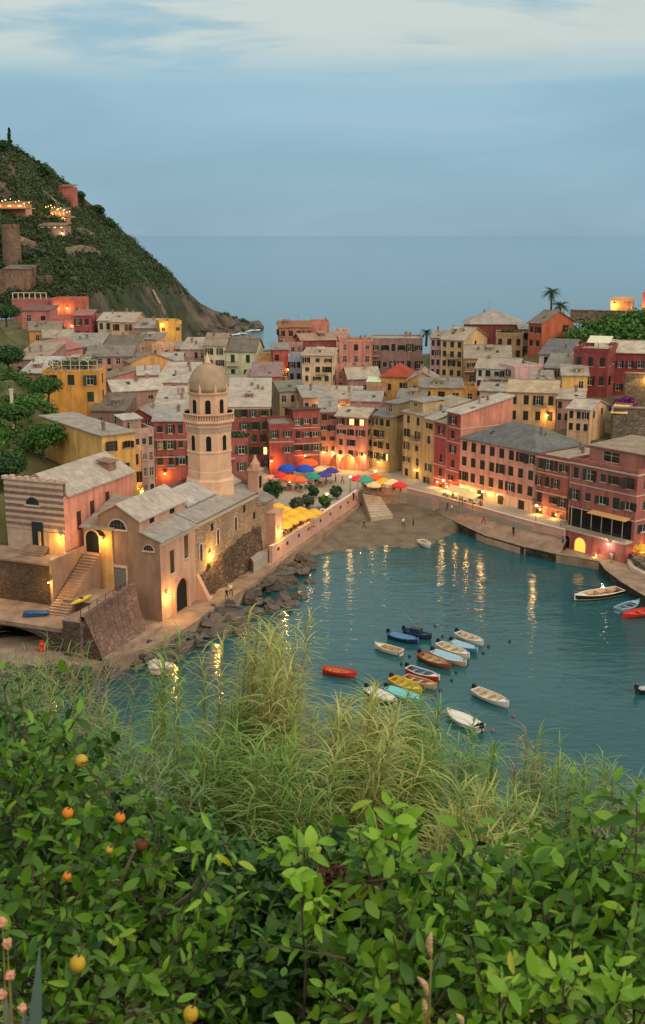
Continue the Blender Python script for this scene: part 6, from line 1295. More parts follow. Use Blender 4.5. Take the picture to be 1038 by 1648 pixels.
# ------------------------------------------------------------------ boats
def paint(name, r, g, b_): return mat('boat_' + name, rgb(r, g, b_, 1.15), rough=.45, var=.16, scale=3, spec=.4)
PWHITE = paint('white', 206, 200, 190); PCREAM = paint('cream', 206, 192, 160); PBLUE = paint('blue', 74, 112, 150); PNAVY = paint('navy', 34, 50, 72); PRED = paint('red', 186, 46, 32); PORANGE = paint('orange', 206, 110, 52); PYEL = paint('yellow', 206, 176, 50); PTURQ = paint('turquoise', 110, 178, 178); PLB = paint('pale_blue', 136, 170, 188); PBRN = paint('brown', 130, 78, 58); PTAN = paint('tan', 190, 152, 116); PWOOD = mat('boat_wood', rgb(158, 124, 92), rough=.7, var=.25, scale=4); PDK = paint('dark', 30, 32, 36)
def boat(label, bow, stern, hull, inner, gun, beam=.36, transom=.75, motor=True, thw=3, cat='boat', cover=None, z=0.0, dark=None, free=.55, mast=False, grp='small boats moored in the harbour', mid=None, fend=0):
    A = at_z(bow[0], bow[1], z + .5); B = at_z(stern[0], stern[1], z + .5); d = A - B; Ln = math.hypot(d.x, d.y); ya = math.atan2(d.y, d.x); c = (A + B) / 2
    root = thing('rowing_boat' if not motor else 'motor_boat', label, cat, (c.x, c.y, z), ya, grp); bm = Ln * beam / 2; n = 14
    def half(t): return bm * (transom + (1 - transom) * min(1, t / .35)) * (1 - max(0, (t - .45) / .55) ** 2.2) if t < 1 else 0
    def sheer(t): return free + .10 * (1 - min(1, t / .3)) + .32 * max(0, t - .4) ** 1.6
    outer, inn = [], []
    for i in range(n + 1):
        t = i / n; x = -Ln / 2 + Ln * t; hw = max(half(t), .02); s = sheer(t)
        outer.append([(x, -hw, s), (x - .0, -hw * .92, s * .45), (x - .02 * Ln * t, -hw * .55, -.12), (x - .03 * Ln * t, 0, -.28), (x - .02 * Ln * t, hw * .55, -.12), (x, hw * .92, s * .45), (x, hw, s)])
        iw = max(hw - .07, .005); inn.append([(x, -iw, s - .03), (x, -iw * .85, .14), (x, iw * .85, .14), (x, iw, s - .03)])
    b = MB(); nv = 7
    b.add([p for r in outer for p in r], [(i * nv + k, (i + 1) * nv + k, (i + 1) * nv + k + 1, i * nv + k + 1) for i in range(n) for k in range(nv - 1)] + [tuple(range(nv - 1, -1, -1))]); b.build('hull', hull, root, True)
    b = MB(); b.add([p for r in inn for p in r], [(i * 4 + k + 1, (i + 1) * 4 + k + 1, (i + 1) * 4 + k, i * 4 + k) for i in range(n) for k in range(3)] + [(0, 1, 2, 3)]); b.build('inner_planking', inner, root)
    b = MB(); pl = [(p[0][0], p[0][1], p[0][2] + .02) for p in outer] + [(p[6][0], p[6][1], p[6][2] + .02) for p in outer[::-1]]; b.tube(pl + [pl[0]], .065, 5, False); b.build('gunwale', gun, root)
    for k in range(thw):
        t = .2 + .5 * k / max(1, thw - 1); x = -Ln / 2 + Ln * t; hw = half(t) - .05; b = MB(); b.box(x - .14, x + .14, -hw, hw, sheer(t) - .2, sheer(t) - .14); b.build('thwart', PWOOD if inner is not PWOOD else gun, root)
    b = MB(); xd = -Ln / 2 + Ln * .76; b.slab([(xd, -half(.76) + .06, sheer(.76) - .03), (Ln / 2 - .12, -.02, sheer(.98) - .02), (Ln / 2 - .12, .02, sheer(.98) - .02), (xd, half(.76) - .06, sheer(.76) - .03)], .05); b.build('foredeck', gun, root)
    b = MB(); b.box(Ln / 2 - .1, Ln / 2 + .06, -.05, .05, .2, sheer(1) + .22); b.build('stem_post', gun, root)
    if motor:
        x = -Ln / 2; b = MB(); b.box(x - .42, x - .05, -.17, .17, .55, 1.05); b.box(x - .36, x - .1, -.13, .13, 1.05, 1.15); b.box(x - .3, x - .18, -.06, .06, -.2, .55); b.tube([(x - .05, 0, .85), (x + .35, 0, .95)], .03, 5); b.build('outboard_motor', PDK, root)
    if cover:
        b = MB()
        for i in range(1, n - 1):
            t0, t1 = i / n, (i + 1) / n
            for s_ in (-1, 1): b.quad((-Ln / 2 + Ln * t0, 0, sheer(t0) + .25), (-Ln / 2 + Ln * t0, s_ * half(t0) * .97, sheer(t0) + .03), (-Ln / 2 + Ln * t1, s_ * half(t1) * .97, sheer(t1) + .03), (-Ln / 2 + Ln * t1, 0, sheer(t1) + .25))
        b.build('cover', cover, root)
    for k in range(fend):
        t = .3 + .4 * k / max(1, fend - 1); b = MB(); b.lathe([(.05, .05), (.14, .15), (.14, .4), (.05, .5)], 7, (-Ln / 2 + Ln * t, -half(t) - .12)); b.build('fender', PWHITE, root)
    if mast:
        b = MB(); b.tube([(.2, 0, .2), (.2, 0, 3.6)], [.06, .04], 6); b.build('mast', PWOOD, root); b = MB(); b.tube([(-.1, 0, 1.2), (-2.3, .4, 2.8)], .04, 5); b.build('boom', PWOOD, root); b = MB(); b.box(-1.0, .4, -.5, .5, .5, 1.2); b.build('cuddy', PNAVY, root)
    return root
boat('red boat with an orange interior floating alone at the left', (573, 1084), (521, 1076), PRED, PORANGE, PRED, .40, .7, False)
boat('small cream boat floating between the red boat and the dark blue boats', (604, 1037), (646, 1049), PWHITE, PTAN, PCREAM, .38, .7, False)
boat('blue covered boat with an outboard, left of the masted navy boat', (673, 1031), (627, 1020), PNAVY, PBLUE, PBLUE, .38, .7, True, cover=PBLUE)
boat('navy boat with a short mast and boom behind the blue covered boat', (694, 1024), (652, 1015), PNAVY, PBLUE, PNAVY, .36, .7, True, mast=True)
boat('white boat farthest from the camera in the mooring rows', (777, 1034), (737, 1019), PWHITE, PCREAM, PWHITE, .40, .7)
boat('pale blue boat second in the upper mooring row', (768, 1046), (728, 1033), PBLUE, PLB, PLB, .40, .7, True, cover=PLB)
boat('cream boat third in the upper mooring row beside the sky blue one', (755, 1055), (707, 1036), PWHITE, PCREAM, PWHITE, .36, .7)
boat('sky blue boat with a tan bow between the cream and the brown boat', (750, 1067), (698, 1049), PTAN, PTURQ, PWHITE, .36, .7, True, cover=PLB)
boat('brown wooden boat at the near end of the upper mooring row', (725, 1072), (677, 1053), PBRN, PTAN, PBRN, .40, .7)
boat('blue decked boat with white gunwale next to the tan boat', (707, 1091), (657, 1075), PRED, PBLUE, PWHITE, .36, .7)
boat('tan wooden boat touching the yellow one', (702, 1104), (653, 1089), PTAN, PWOOD, PTAN, .36, .7, False)
boat('bright yellow boat with cross benches', (678, 1112), (632, 1092), PYEL, PYEL, PYEL, .42, .7, True)
boat('turquoise covered boat beside the yellow one', (680, 1127), (624, 1108), PTURQ, PTURQ, PTURQ, .36, .7, True, cover=PTURQ)
boat('grey white boat half hidden behind the reed tops', (638, 1130), (592, 1109), PDK, PCREAM, PWHITE, .40, .7, True, cover=PWHITE)
boat('white boat with an outboard floating apart to the right of the rows', (818, 1133), (765, 1110), PWHITE, PCREAM, PWHITE, .38, .72)
boat('white boat nearest the camera, just above the cane tops', (720, 1144), (773, 1171), PWHITE, PWHITE, PWHITE, .38, .7, True, cover=PWHITE)
boat('small dark boat cut by the right edge of the picture', (1062, 1106), (1027, 1110), PDK, PWHITE, PLB, .4, .7)
boat('large white-rimmed boat with a dark hull moored near the pier', (925, 962), (998, 951), PDK, PTAN, PWHITE, .34, .8, False, free=.75, grp='boats along the pier', fend=4)
boat('light blue boat alongside the pier beside the red one', (1028, 968), (994, 981), PLB, PBLUE, PLB, .36, .7, False, grp='boats along the pier')
boat('red boat with white fenders at the right edge by the pier', (1002, 990), (1058, 980), PRED, PRED, PRED, .34, .7, False, grp='boats along the pier', fend=3)
boat('white dinghy drawn up at the edge of the sand', (692, 878), (677, 870), PWHITE, PCREAM, PWHITE, .5, .8, False, thw=2, z=.05)
BUOYP = mat('buoy_pink', rgb(150, 84, 92), rough=.5); BUOYD = mat('buoy_dark', (.03, .03, .035), rough=.5)
b = MB(); b.lathe([(.05, -.15), (.17, -.06), (.2, .06), (.15, .18), (.05, .26), (.03, .36)], 9); bp_, bd_ = b.mesh('buoy', BUOYP, True), b.mesh('buoy', BUOYD, True)
for px, py in ((826, 1153), (793, 1177), (697, 1126), (740, 1211), (747, 1190)): p = at_z(px, py, 0); tag(place('mooring_buoy', bp_, None, (p.x, p.y, 0)), 'pink mooring buoy floating in the near part of the harbour', 'buoy', 'pink mooring buoys')
for px, py in ((820, 1033), (786, 1041), (778, 1052), (751, 1070), (734, 1083), (727, 1096), (709, 1112), (646, 1069), (659, 1057), (688, 1060), (712, 1025), (700, 1008)): p = at_z(px, py, 0); tag(place('mooring_buoy', bd_, None, (p.x, p.y, 0)), 'dark mooring buoy floating around the mooring rows', 'buoy', 'dark mooring buoys')

# ------------------------------------------------------------------ parasols, tables, lamps in the square
def canvas(name, c): return mat('canvas_' + name, rgb(*c, 1.1), rough=.85, var=.08, scale=2, obvar=.12)
CV = {k: canvas(k, c) for k, c in dict(yellow=(232, 170, 58), cream=(228, 196, 140), blue=(34, 74, 168), orange=(224, 96, 46), green=(40, 140, 120), purple=(72, 62, 140), red=(206, 50, 52), tan=(196, 150, 96), teal=(50, 150, 130)).items()}
def parasol_parts(r, dome):
    b = MB(); n = 8
    prof = [(r, 2.25), (r * .98, 2.42), (r * .8, 2.9), (r * .5, 3.28), (.04, 3.45)] if dome else [(r, 2.15), (r, 2.36), (r * .55, 2.78), (.05, 3.1)]
    vv = []; ff = []
    for (q, z) in prof:
        for k in range(n * 2):
            a = math.pi * k / n; sc = 1 if k % 2 == 0 else .95; vv.append((q * sc * math.cos(a), q * sc * math.sin(a), z - (0 if k % 2 == 0 else .04 * (q / r))))
    m_ = n * 2
    for i in range(len(prof) - 1):
        for k in range(m_): ff.append((i * m_ + k, i * m_ + (k + 1) % m_, (i + 1) * m_ + (k + 1) % m_, (i + 1) * m_ + k))
    ff.append(tuple(range((len(prof) - 1) * m_, len(prof) * m_))); b.add(vv, ff)
    p = MB(); p.tube([(0, 0, 0), (0, 0, prof[-1][1] + .12)], .035, 6); p.box(-.3, .3, -.3, .3, 0, .1); p.lathe([(.06, prof[-1][1]), (.07, prof[-1][1] + .1), (.02, prof[-1][1] + .2)], 6)
    rb = MB()
    for k in range(n): a = 2 * math.pi * k / n; rb.tube([(0, 0, prof[-1][1] - .35), (r * .93 * math.cos(a), r * .93 * math.sin(a), prof[1][1] - .08)], .015, 4)
    return b, p, rb
_PC = {}
def parasol(px, py, colour, r, label, grp, dome=False, z=PZ):
    p = at_z(px, py, z + 2.8); root = thing('parasol', label, 'parasol', (p.x, p.y, z), rgk.uniform(0, .7), grp); key = (r, dome, colour)
    if key not in _PC:
        b, pl, rb = parasol_parts(r, dome); _PC[key] = (b.mesh('canopy', CV[colour], dome), pl.mesh('pole', PWOOD), rb.mesh('rib', PWOOD))
    a, c, d = _PC[key]; place('canopy', a, root); place('pole', c, root); place('ribs', d, root); return p
YL = 'yellow cafe parasol in the cluster behind the pink retaining wall'
for px, py in ((447, 812), (459, 817), (470, 822), (453, 829), (466, 835), (480, 829), (493, 825), (505, 821), (483, 818), (455, 841), (444, 824)): parasol(px, py, 'yellow', 1.55, YL, 'yellow cafe parasols')
G2 = 'parasols at the back of the square'
parasol(462, 752, 'blue', 1.9, 'blue dome parasol beside the red banner, the left of two', G2, True); parasol(491, 753, 'blue', 1.9, 'blue dome parasol right of its blue twin, below the orange dome', G2, True)
parasol(497, 743, 'orange', 1.9, 'orange dome parasol behind the blue domes', G2, True); parasol(515, 752, 'cream', 1.6, 'cream parasol right of the orange dome', G2)
parasol(466, 766, 'orange', 1.7, 'orange parasol in the front row before the left blue dome', G2); parasol(482, 768, 'orange', 1.5, 'smaller orange parasol in the front row beside the green one', G2)
parasol(503, 763, 'green', 1.6, 'green parasol in the front row below the right blue dome', G2); parasol(521, 760, 'purple', 1.6, 'violet parasol in the front row right of the green one', G2); parasol(533, 754, 'purple', 1.5, 'violet parasol farthest right in the left cluster', G2); parasol(452, 762, 'red', 1.4, 'small red parasol at the left end of the front row', G2)
G3 = 'parasols at the corner by the olive house'
parasol(588, 768, 'teal', 1.6, 'teal parasol at the corner terrace by the olive house', G3); parasol(604, 765, 'orange', 1.6, 'orange parasol at the corner terrace right of the teal one', G3); parasol(618, 771, 'yellow', 1.6, 'yellow parasol at the corner terrace beside the orange one', G3); parasol(631, 773, 'cream', 1.6, 'cream parasol at the corner terrace beside the red one', G3); parasol(643, 777, 'red', 1.5, 'red parasol at the right end of the corner terrace', G3); parasol(602, 777, 'cream', 1.4, 'cream parasol in front of the orange one on the corner terrace', G3); parasol(576, 767, 'red', 1.3, 'small red parasol left of the teal one', G3)
parasol(607, 753, 'tan', 1.7, 'tan parasol against the olive house', G3)
# arched cream canopies before the pink house
for px, py, s, lab in ((559, 757, 1.5, 'arched cream canopy glowing over a shop door of the pink house'), (541, 752, 1.0, 'small arched canopy over the door of the mauve house')):
    p = at_z(px, py, PZ); t = thing('canopy', lab, 'canopy', (p.x, p.y, PZ)); b = MB(); n = 8
    for i in range(n): a0, a1 = math.pi * i / n, math.pi * (i + 1) / n; b.quad((s * math.cos(a0), -1.6, 1.9 + s * math.sin(a0)), (s * math.cos(a1), -1.6, 1.9 + s * math.sin(a1)), (s * math.cos(a1), 1.2, 1.9 + s * math.sin(a1)), (s * math.cos(a0), 1.2, 1.9 + s * math.sin(a0)))
    b.build('canvas', CV['cream'], t); b = MB()
    for x in (-s, s): b.box(x - .04, x + .04, -1.6, -1.52, 0, 1.9)
    b.build('frame', IRON, t); point_light('canopy_light', (0, -1.0, 1.6), 60, (1, .5, .1), .15, t)
p = at_z(441, 763, PZ); t = thing('banner', 'red banner hanging beside the glowing wall of the red block', 'banner', (p.x, p.y, PZ)); b = MB(); b.box(-.5, .5, -.03, .03, 1.6, 4.6); b.build('cloth', CV['red'], t); b = MB(); b.tube([(-.55, 0, 0), (-.55, 0, 4.8)], .04, 5); b.build('pole', IRON, t)
def table_mesh():
    b = MB(); b.lathe([(.42, .70), (.45, .71), (.45, .74), (.42, .75)], 10); b.tube([(0, 0, .03), (0, 0, .70)], .035, 6); b.lathe([(.25, 0), (.22, .04), (.05, .07)], 8); return b.mesh('cafe_table', COPE)
def chair_mesh(m):
    b = MB()
    for x in (-.2, .2):
        for y in (-.2, .2): b.box(x - .02, x + .02, y - .02, y + .02, 0, .45 if y < 0 else .9)
    b.box(-.23, .23, -.23, .23, .45, .49); b.box(-.18, .18, .18, .22, .62, .9); return b.mesh('cafe_chair', m)
TM, CM1 = table_mesh(), chair_mesh(mat('chair_dark', (.06, .045, .04), rough=.6))
def seats(spots, lab_t, lab_c, grp):
    for px, py in spots:
        p = at_z(px, py, PZ); tag(place('cafe_table', TM, None, (p.x, p.y, PZ + .002)), lab_t, 'table', grp + ' tables')
        for a in (.4, 2.5, 4.4): tag(place('cafe_chair', CM1, None, (p.x + .8 * math.cos(a), p.y + .8 * math.sin(a), PZ + .002), a - math.pi / 2), lab_c, 'chair', grp + ' chairs')
seats(((448, 850), (462, 852), (475, 846), (488, 842), (500, 836), (512, 830), (520, 826), (458, 862), (446, 868), (530, 818)), 'small cafe table between the yellow parasols and the pink wall', 'dark cafe chair between the yellow parasols and the pink wall', 'terrace')
seats(((470, 786), (486, 786), (503, 783), (518, 780), (455, 788)), 'small cafe table in front of the orange and violet parasols', 'dark cafe chair in front of the orange and violet parasols', 'square')
seats(((590, 786), (606, 790), (622, 789), (636, 790)), 'small cafe table on the corner terrace by the olive house', 'dark cafe chair on the corner terrace by the olive house', 'corner')
seats(((735, 806), (750, 811), (765, 815), (722, 803)), 'small cafe table on the promenade before the crimson houses', 'dark cafe chair on the promenade before the crimson houses', 'promenade')
# awnings along the promenade houses
for px, py, wd, lab, col in ((738, 788, 4.5, 'lit cream awning before the tall crimson house', 'cream'), (757, 797, 3.5, 'lit pale awning at the left end of the long pink house', 'cream')):
    p = at_z(px, py, PZ + 2.5); t = thing('shop_awning', lab, 'awning', (p.x, p.y, PZ), math.radians(-55)); b = MB(); b.slab([(-wd / 2, -1.1, 2.3), (wd / 2, -1.1, 2.3), (wd / 2, .9, 2.8), (-wd / 2, .9, 2.8)], .05); b.build('canvas', CV[col], t); b = MB()
    for x in (-wd / 2 + .05, wd / 2 - .05): b.box(x - .03, x + .03, -1.05, -.99, 0, 2.27)
    b.build('post', IRON, t); point_light('awning_light', (0, -.4, 2.0), 50, (1, .52, .12), .12, t)
def street_lamp(px, py, h, watts, lab, z=PZ):
    p = at_z(px, py, z); t = thing('street_lamp', lab, 'street lamp', (p.x, p.y, z), 0, 'street lamps'); b = MB(); b.lathe([(.16, 0), (.16, .3), (.08, .4), (.05, .9), (.045, h - .5), (.1, h - .42), (.04, h - .35)], 8); b.build('post', IRON, t)
    b = MB(); b.lathe([(.12, h - .34), (.2, h - .1), (.2, h - .06)], 6); b.build('lantern', BULB, t); b = MB(); b.lathe([(.26, h - .05), (.14, h + .1), (.03, h + .2)], 6); b.build('lantern_cap', IRON, t)
    point_light('street_light', (0, 0, h + .45), watts * .5, (1, .55, .15), .3, t)
street_lamp(563.5, 799, 3.9, 160, 'street lamp at the tip of the square by the slipway'); street_lamp(526, 822, 3.2, 110, 'street lamp among the shrubs behind the pink wall'); street_lamp(862, 846, 3.6, 220, 'street lamp on the promenade before the dark rose house'); street_lamp(776, 822, 3.6, 220, 'street lamp on the promenade before the long pink house'); street_lamp(713, 801, 3.4, 160, 'street lamp on the promenade before the crimson houses'); street_lamp(604, 783, 3.2, 110, 'street lamp on the corner terrace among the parasols')
# shrubs and trees of the square
for px, py, h, r, lab, lf, nm in ((438, 818, 5.2, 2.5, 'round dark green tree at the end of the church', LEAF_DARK, 'tree'), (478, 822, 2.3, 1.5, 'grey green shrub behind the yellow parasols, left of its pair', LEAF_OLIVE, 'shrub'), (494, 818, 2.5, 1.6, 'grey green shrub behind the yellow parasols, right of its pair', LEAF_OLIVE, 'shrub'), (504, 802, 2.4, 1.2, 'small blue green shrub in the middle of the square', LEAF_DARK, 'shrub'), (524, 818, 2.4, 1.4, 'shrub around the lit lamp behind the pink wall', LEAF_BANK, 'shrub'), (541, 803, 2.6, 1.3, 'dark green shrub near the tip of the square', LEAF_DARK, 'shrub')):
    p = at_z(px, py, PZ); simple_tree(nm, lab, nm, (p.x, p.y, PZ), h, r, lf, trunk_h=h * (.35 if nm == 'tree' else .12), n=50, per=44, size=.2, seed=px, group='greenery of the square')
# planters on the red terrace, restaurant terrace on the corner house
def corner_terrace():
    R_ = fr['root']; Wd, h = fr['W'], fr['h']; st = h / 4
    z = h - 3 * st + .1
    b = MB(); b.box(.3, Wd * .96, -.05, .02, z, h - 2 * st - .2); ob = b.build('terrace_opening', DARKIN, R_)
    b = MB(); b.box(.1, Wd - .1, -2.0, -.06, z - .3, z); fl = b.build('terrace_floor', TRIM, R_); b = MB(); n = 50
    for i in range(n + 1): x = .15 + (Wd - .3) * i / n; b.box(x - .02, x + .02, -1.97, -1.93, z, z + .95)
    b.box(.1, Wd - .1, -2.0, -1.9, z + .95, z + 1.02); b.build('railing', IRON, fl)
    b = MB(); b.slab([(Wd * .38, -1.5, h - 2 * st - .3), (Wd * .95, -1.5, h - 2 * st - .3), (Wd * .95, -.06, h - 2 * st), (Wd * .38, -.06, h - 2 * st)], .06); b.build('awning', CV['tan'], fl)
    for i in range(6): q = MB(); x = Wd * (.06 + .155 * i); q.box(x - .06, x + .06, -.12, -.06, z, h - 2 * st - .2); q.build('pillar', COPE, fl)
    b = MB(); b.box(-.02, Wd + .02, -1.96, -.02, -3, z - .3); b.build('arcade_wall', plaster(168, 92, 84), R_)
    arched('arch', 2.2, 2.5, R_, (Wd * .34, -1.98, .2), 0, inner=emit('arch_glow', (1, .42, .06), 1.0), trim=plaster(176, 100, 84), proud=.12); arched('arch', 1.2, 2.2, R_, (Wd * .13, -1.98, .3), 0, trim=plaster(176, 100, 84), proud=.1)
    wall_lamp(R_, Vector((Wd * .78, -1.98, z - .5)), 0, 70, white=True); wall_lamp(R_, Vector((Wd * .62, -1.98, .9)), 0, 60, (1, .35, .06)); wall_lamp(R_, Vector((Wd, 1.2, 2.6)), math.pi / 2, 140, (1, .45, .08)); None
corner_terrace()
p = at_z(1030, 900, 2.0); parasol(1034, 878, 'yellow', 1.3, 'yellow parasol on the pier at the right edge', 'parasols on the pier', z=1.2)
# planted terrace and washing
def clump(root, c, r, n, per, size, leaf, name='plants', seed=1):
    rg = np.random.default_rng(seed); cc = rg.normal(size=(n, 3)) * np.array(r) * .5 + np.array(c); place(name, np_mesh(name, leaf_quads(cc, max(r) * .28, per, size, .8, rg), 4, leaf), root)
for hs in HOUSES:
    if 'planted roof terrace' in hs['label']: clump(hs, (hs['_w'] * .5, 1.5, hs['_h'] + .9), (hs['_w'] * .45, 1.2, .35), 26, 40, .2, LEAF_OLIVE, seed=4)
    if 'roof garden in front' in hs['label']: clump(hs, (hs['_w'] * .5, 2.0, hs['_h'] + .8), (hs['_w'] * .4, 1.5, .4), 20, 36, .25, LEAF_DARK, seed=5)
    if 'white railed' in hs['label']:
        b = MB(); Wd = hs['_w']; h = hs['_h']
        for i in range(7): x = .3 + (Wd - .6) * i / 6; b.box(x - .06, x + .06, .2, .32, h + .25, h + 2.2)
        b.box(.2, Wd - .2, .2, .32, h + 2.1, h + 2.2); b.box(.2, Wd - .2, .22, .3, h + 1.1, h + 1.18); b.build('pergola', COPE, hs); clump(hs, (Wd * .5, 4.5, h + 1.0), (Wd * .42, 2.5, .5), 24, 36, .25, LEAF_DARK, seed=6)
    if 'pergola posts' in hs['label']:
        b = MB(); Wd = hs['_w']; h = hs['_h']
        for i in range(7): x = .3 + (Wd - .6) * i / 6; b.box(x - .12, x + .12, .2, .44, h + .3, h + 2.8)
        b.box(.2, Wd - .2, .2, .44, h + 2.7, h + 2.9); b.build('pergola', COPE, hs)
    if 'green awning' in hs['label']:
        b = MB(); b.slab([(-3.2, -1.5, hs['_h'] - 1.2), (.2, -1.5, hs['_h'] - 1.2), (.2, 1.5, hs['_h'] - .4), (-3.2, 1.5, hs['_h'] - .4)], .06); b.build('awning', mat('green_canvas', rgb(186, 206, 170), rough=.9), hs)
# kayak, tarpaulin, gear by the boat vault
p = at_z(57, 990, 4.95); t = thing('tarpaulin', 'blue tarpaulin folded on the platform under the dark terrace wall', 'tarpaulin', (p.x, p.y, 4.9), .2); b = MB(); b.blob((0, 0, .3), (1.6, .8, .3), 5, 2, .25); b.build('cloth', mat('blue_tarp', rgb(40, 76, 120), rough=.6), t)
p = at_z(131, 968, 6.4); t = thing('kayak', 'yellow kayak lying on the landing beside the stairs', 'kayak', (p.x, p.y, 6.35), 1.1); b = MB(); b.tube([(-2, 0, .35), (-1.4, 0, .25), (0, 0, .22), (1.4, 0, .25), (2, 0, .35)], [.03, .22, .32, .22, .03], 8); b.build('hull', PYEL, t, True); b = MB(); b.lathe([(.2, .4), (.3, .5), (.28, .56)], 10); b.build('cockpit', PDK, t)
p = at_z(65, 1052, 2.0); t = thing('gas_bottle', 'red drum standing in the mouth of the boat vault', 'drum', (p.x, p.y + 1, 1.9)); b = MB(); b.lathe([(.4, 0), (.42, .05), (.42, 1.0), (.36, 1.15), (.12, 1.25), (.12, 1.4)], 12); b.build('body', PRED, t); b = MB(); b.box(-.1, .1, -.1, .1, 1.4, 1.5); b.build('valve', IRON, t)
# ------------------------------------------------------------------ people (one continuous body each)
SKIN = mat('skin', rgb(190, 140, 115), rough=.6); HAIR = mat('hair', (.03, .02, .015), rough=.7)
def person_mesh(pose, shirt, trousers):
    J = {'pel': (0, 0, .95, .13), 'chest': (0, 0, 1.28, .155), 'neck': (0, 0, 1.48, .06), 'head': (0, -.02, 1.62, .10), 'top': (0, 0, 1.72, .075)}
    s = 1 if pose == 'walk' else 0
    for q, n in ((-1, 'l'), (1, 'r')):
        k = q * .28 * s
        J['hip' + n] = (q * .10, 0, .90, .10); J['kn' + n] = (q * .11, -k * .6 - .03, .50, .07); J['an' + n] = (q * .11, -k * .9, .09, .045); J['toe' + n] = (q * .12, -k * .9 - .16, .04, .04)
        J['sh' + n] = (q * .19, 0, 1.40, .065); J['el' + n] = (q * .26, k * .5 + .03, 1.13, .05); J['wr' + n] = (q * .26, k * .7 - .10, .90, .035); J['ha' + n] = (q * .25, k * .7 - .14, .82, .035)
    E = [('pel', 'chest'), ('chest', 'neck'), ('neck', 'head'), ('head', 'top')]
    for n in 'lr': E += [('pel', 'hip' + n), ('hip' + n, 'kn' + n), ('kn' + n, 'an' + n), ('an' + n, 'toe' + n), ('chest', 'sh' + n), ('sh' + n, 'el' + n), ('el' + n, 'wr' + n), ('wr' + n, 'ha' + n)]
    ks = list(J); me = bpy.data.meshes.new('person'); me.from_pydata([J[k][:3] for k in ks], [(ks.index(a), ks.index(c)) for a, c in E], []); o = bpy.data.objects.new('tmp', me); COL.objects.link(o)
    md = o.modifiers.new('s', 'SKIN'); 
    for i, k in enumerate(ks): me.skin_vertices[0].data[i].radius = (J[k][3], J[k][3]); 
    me.skin_vertices[0].data[0].use_root = True
    sd = o.modifiers.new('u', 'SUBSURF'); sd.levels = 1; sd.render_levels = 1
    dg = bpy.context.evaluated_depsgraph_get(); m2 = bpy.data.meshes.new_from_object(o.evaluated_get(dg)); bpy.data.objects.remove(o)
    m2.materials.clear()
    for m in (shirt, trousers, SKIN, HAIR): m2.materials.append(m)
    for f in m2.polygons:
        c = f.center; f.use_smooth = True
        f.material_index = 3 if (c.z > 1.66 or (c.z > 1.56 and c.y > .03)) else 2 if (c.z > 1.46 or (abs(c.x) > .2 and c.z < 1.12)) else 0 if c.z > .93 else 1
    return m2
CLO = {k: mat('cloth_' + k, rgb(*c), rough=.9) for k, c in dict(white=(220, 215, 205), navy=(40, 46, 66), red=(180, 50, 46), grey=(120, 118, 115), black=(32, 32, 34), blue=(80, 110, 150), beige=(180, 160, 130)).items()}
for px, py, z, po, sh, tr, ry, lab in ((649, 848, 1.1, 'walk', 'white', 'navy', .3, 'person in a white top walking on the sand'), (665, 846, 1.2, 'stand', 'grey', 'black', 2.0, 'person in grey standing on the sand near the slipway'), (586, 852, 1.1, 'walk', 'black', 'navy', 1.0, 'person in black walking on the left part of the sand'), (569, 806, PZ, 'stand', 'navy', 'black', .2, 'person in navy by the lamp at the tip of the square'), (573, 806, PZ, 'stand', 'beige', 'navy', 1.4, 'person in beige by the lamp at the tip of the square'),
        (662, 804, 1.7, 'walk', 'black', 'grey', 2.6, 'person in black walking below the promenade parapet'), (720, 822, 1.7, 'walk', 'navy', 'black', .9, 'person in navy on the lower quay before the crimson houses'), (778, 843, 1.7, 'walk', 'red', 'black', .9, 'person in red on the lower quay before the long pink house'), (727, 826, 1.7, 'walk', 'white', 'grey', .9, 'person in white on the lower quay before the crimson houses'), (826, 862, 1.7, 'stand', 'black', 'navy', 2.2, 'person in black on the lower quay below the dark rose house'), (906, 876, 1.7, 'stand', 'blue', 'black', .2, 'person in blue at the corner of the quay'),
        (983, 905, 1.7, 'stand', 'white', 'beige', 2.4, 'person in white in the group on the pier'), (988, 902, 1.7, 'stand', 'red', 'navy', .8, 'person in red in the group on the pier'), (993, 901, 1.7, 'walk', 'red', 'black', 1.4, 'person in red with black trousers walking on the pier'), (1000, 896, 1.7, 'stand', 'white', 'grey', .2, 'person in a white shirt farthest back on the pier'), (372, 958, WZ, 'walk', 'white', 'black', .4, 'person in white walking on the walkway below the church'), (365, 966, WZ, 'walk', 'navy', 'navy', .4, 'person in navy walking on the walkway below the church'), (540, 775, PZ, 'stand', 'white', 'navy', 2, 'person in white crossing the square by the violet parasols'), (551, 779, PZ, 'walk', 'blue', 'black', 1, 'person in blue crossing the square towards the lamp')):
    if z == 1.7 and px < 915: q_ = min(QS, key=lambda v_: (px_of(v_)[0] - px) ** 2 + (px_of(v_)[1] - py) ** 2); z = float(q_[2])
    elif z == 1.7: z = 1.2
    o = place('person', person_mesh(po, CLO[sh], CLO[tr])); p = at_z(px, py, z); o.location = (p.x, p.y, z); o.rotation_euler = (0, 0, ry); tag(o, lab, 'person', 'people round the harbour')

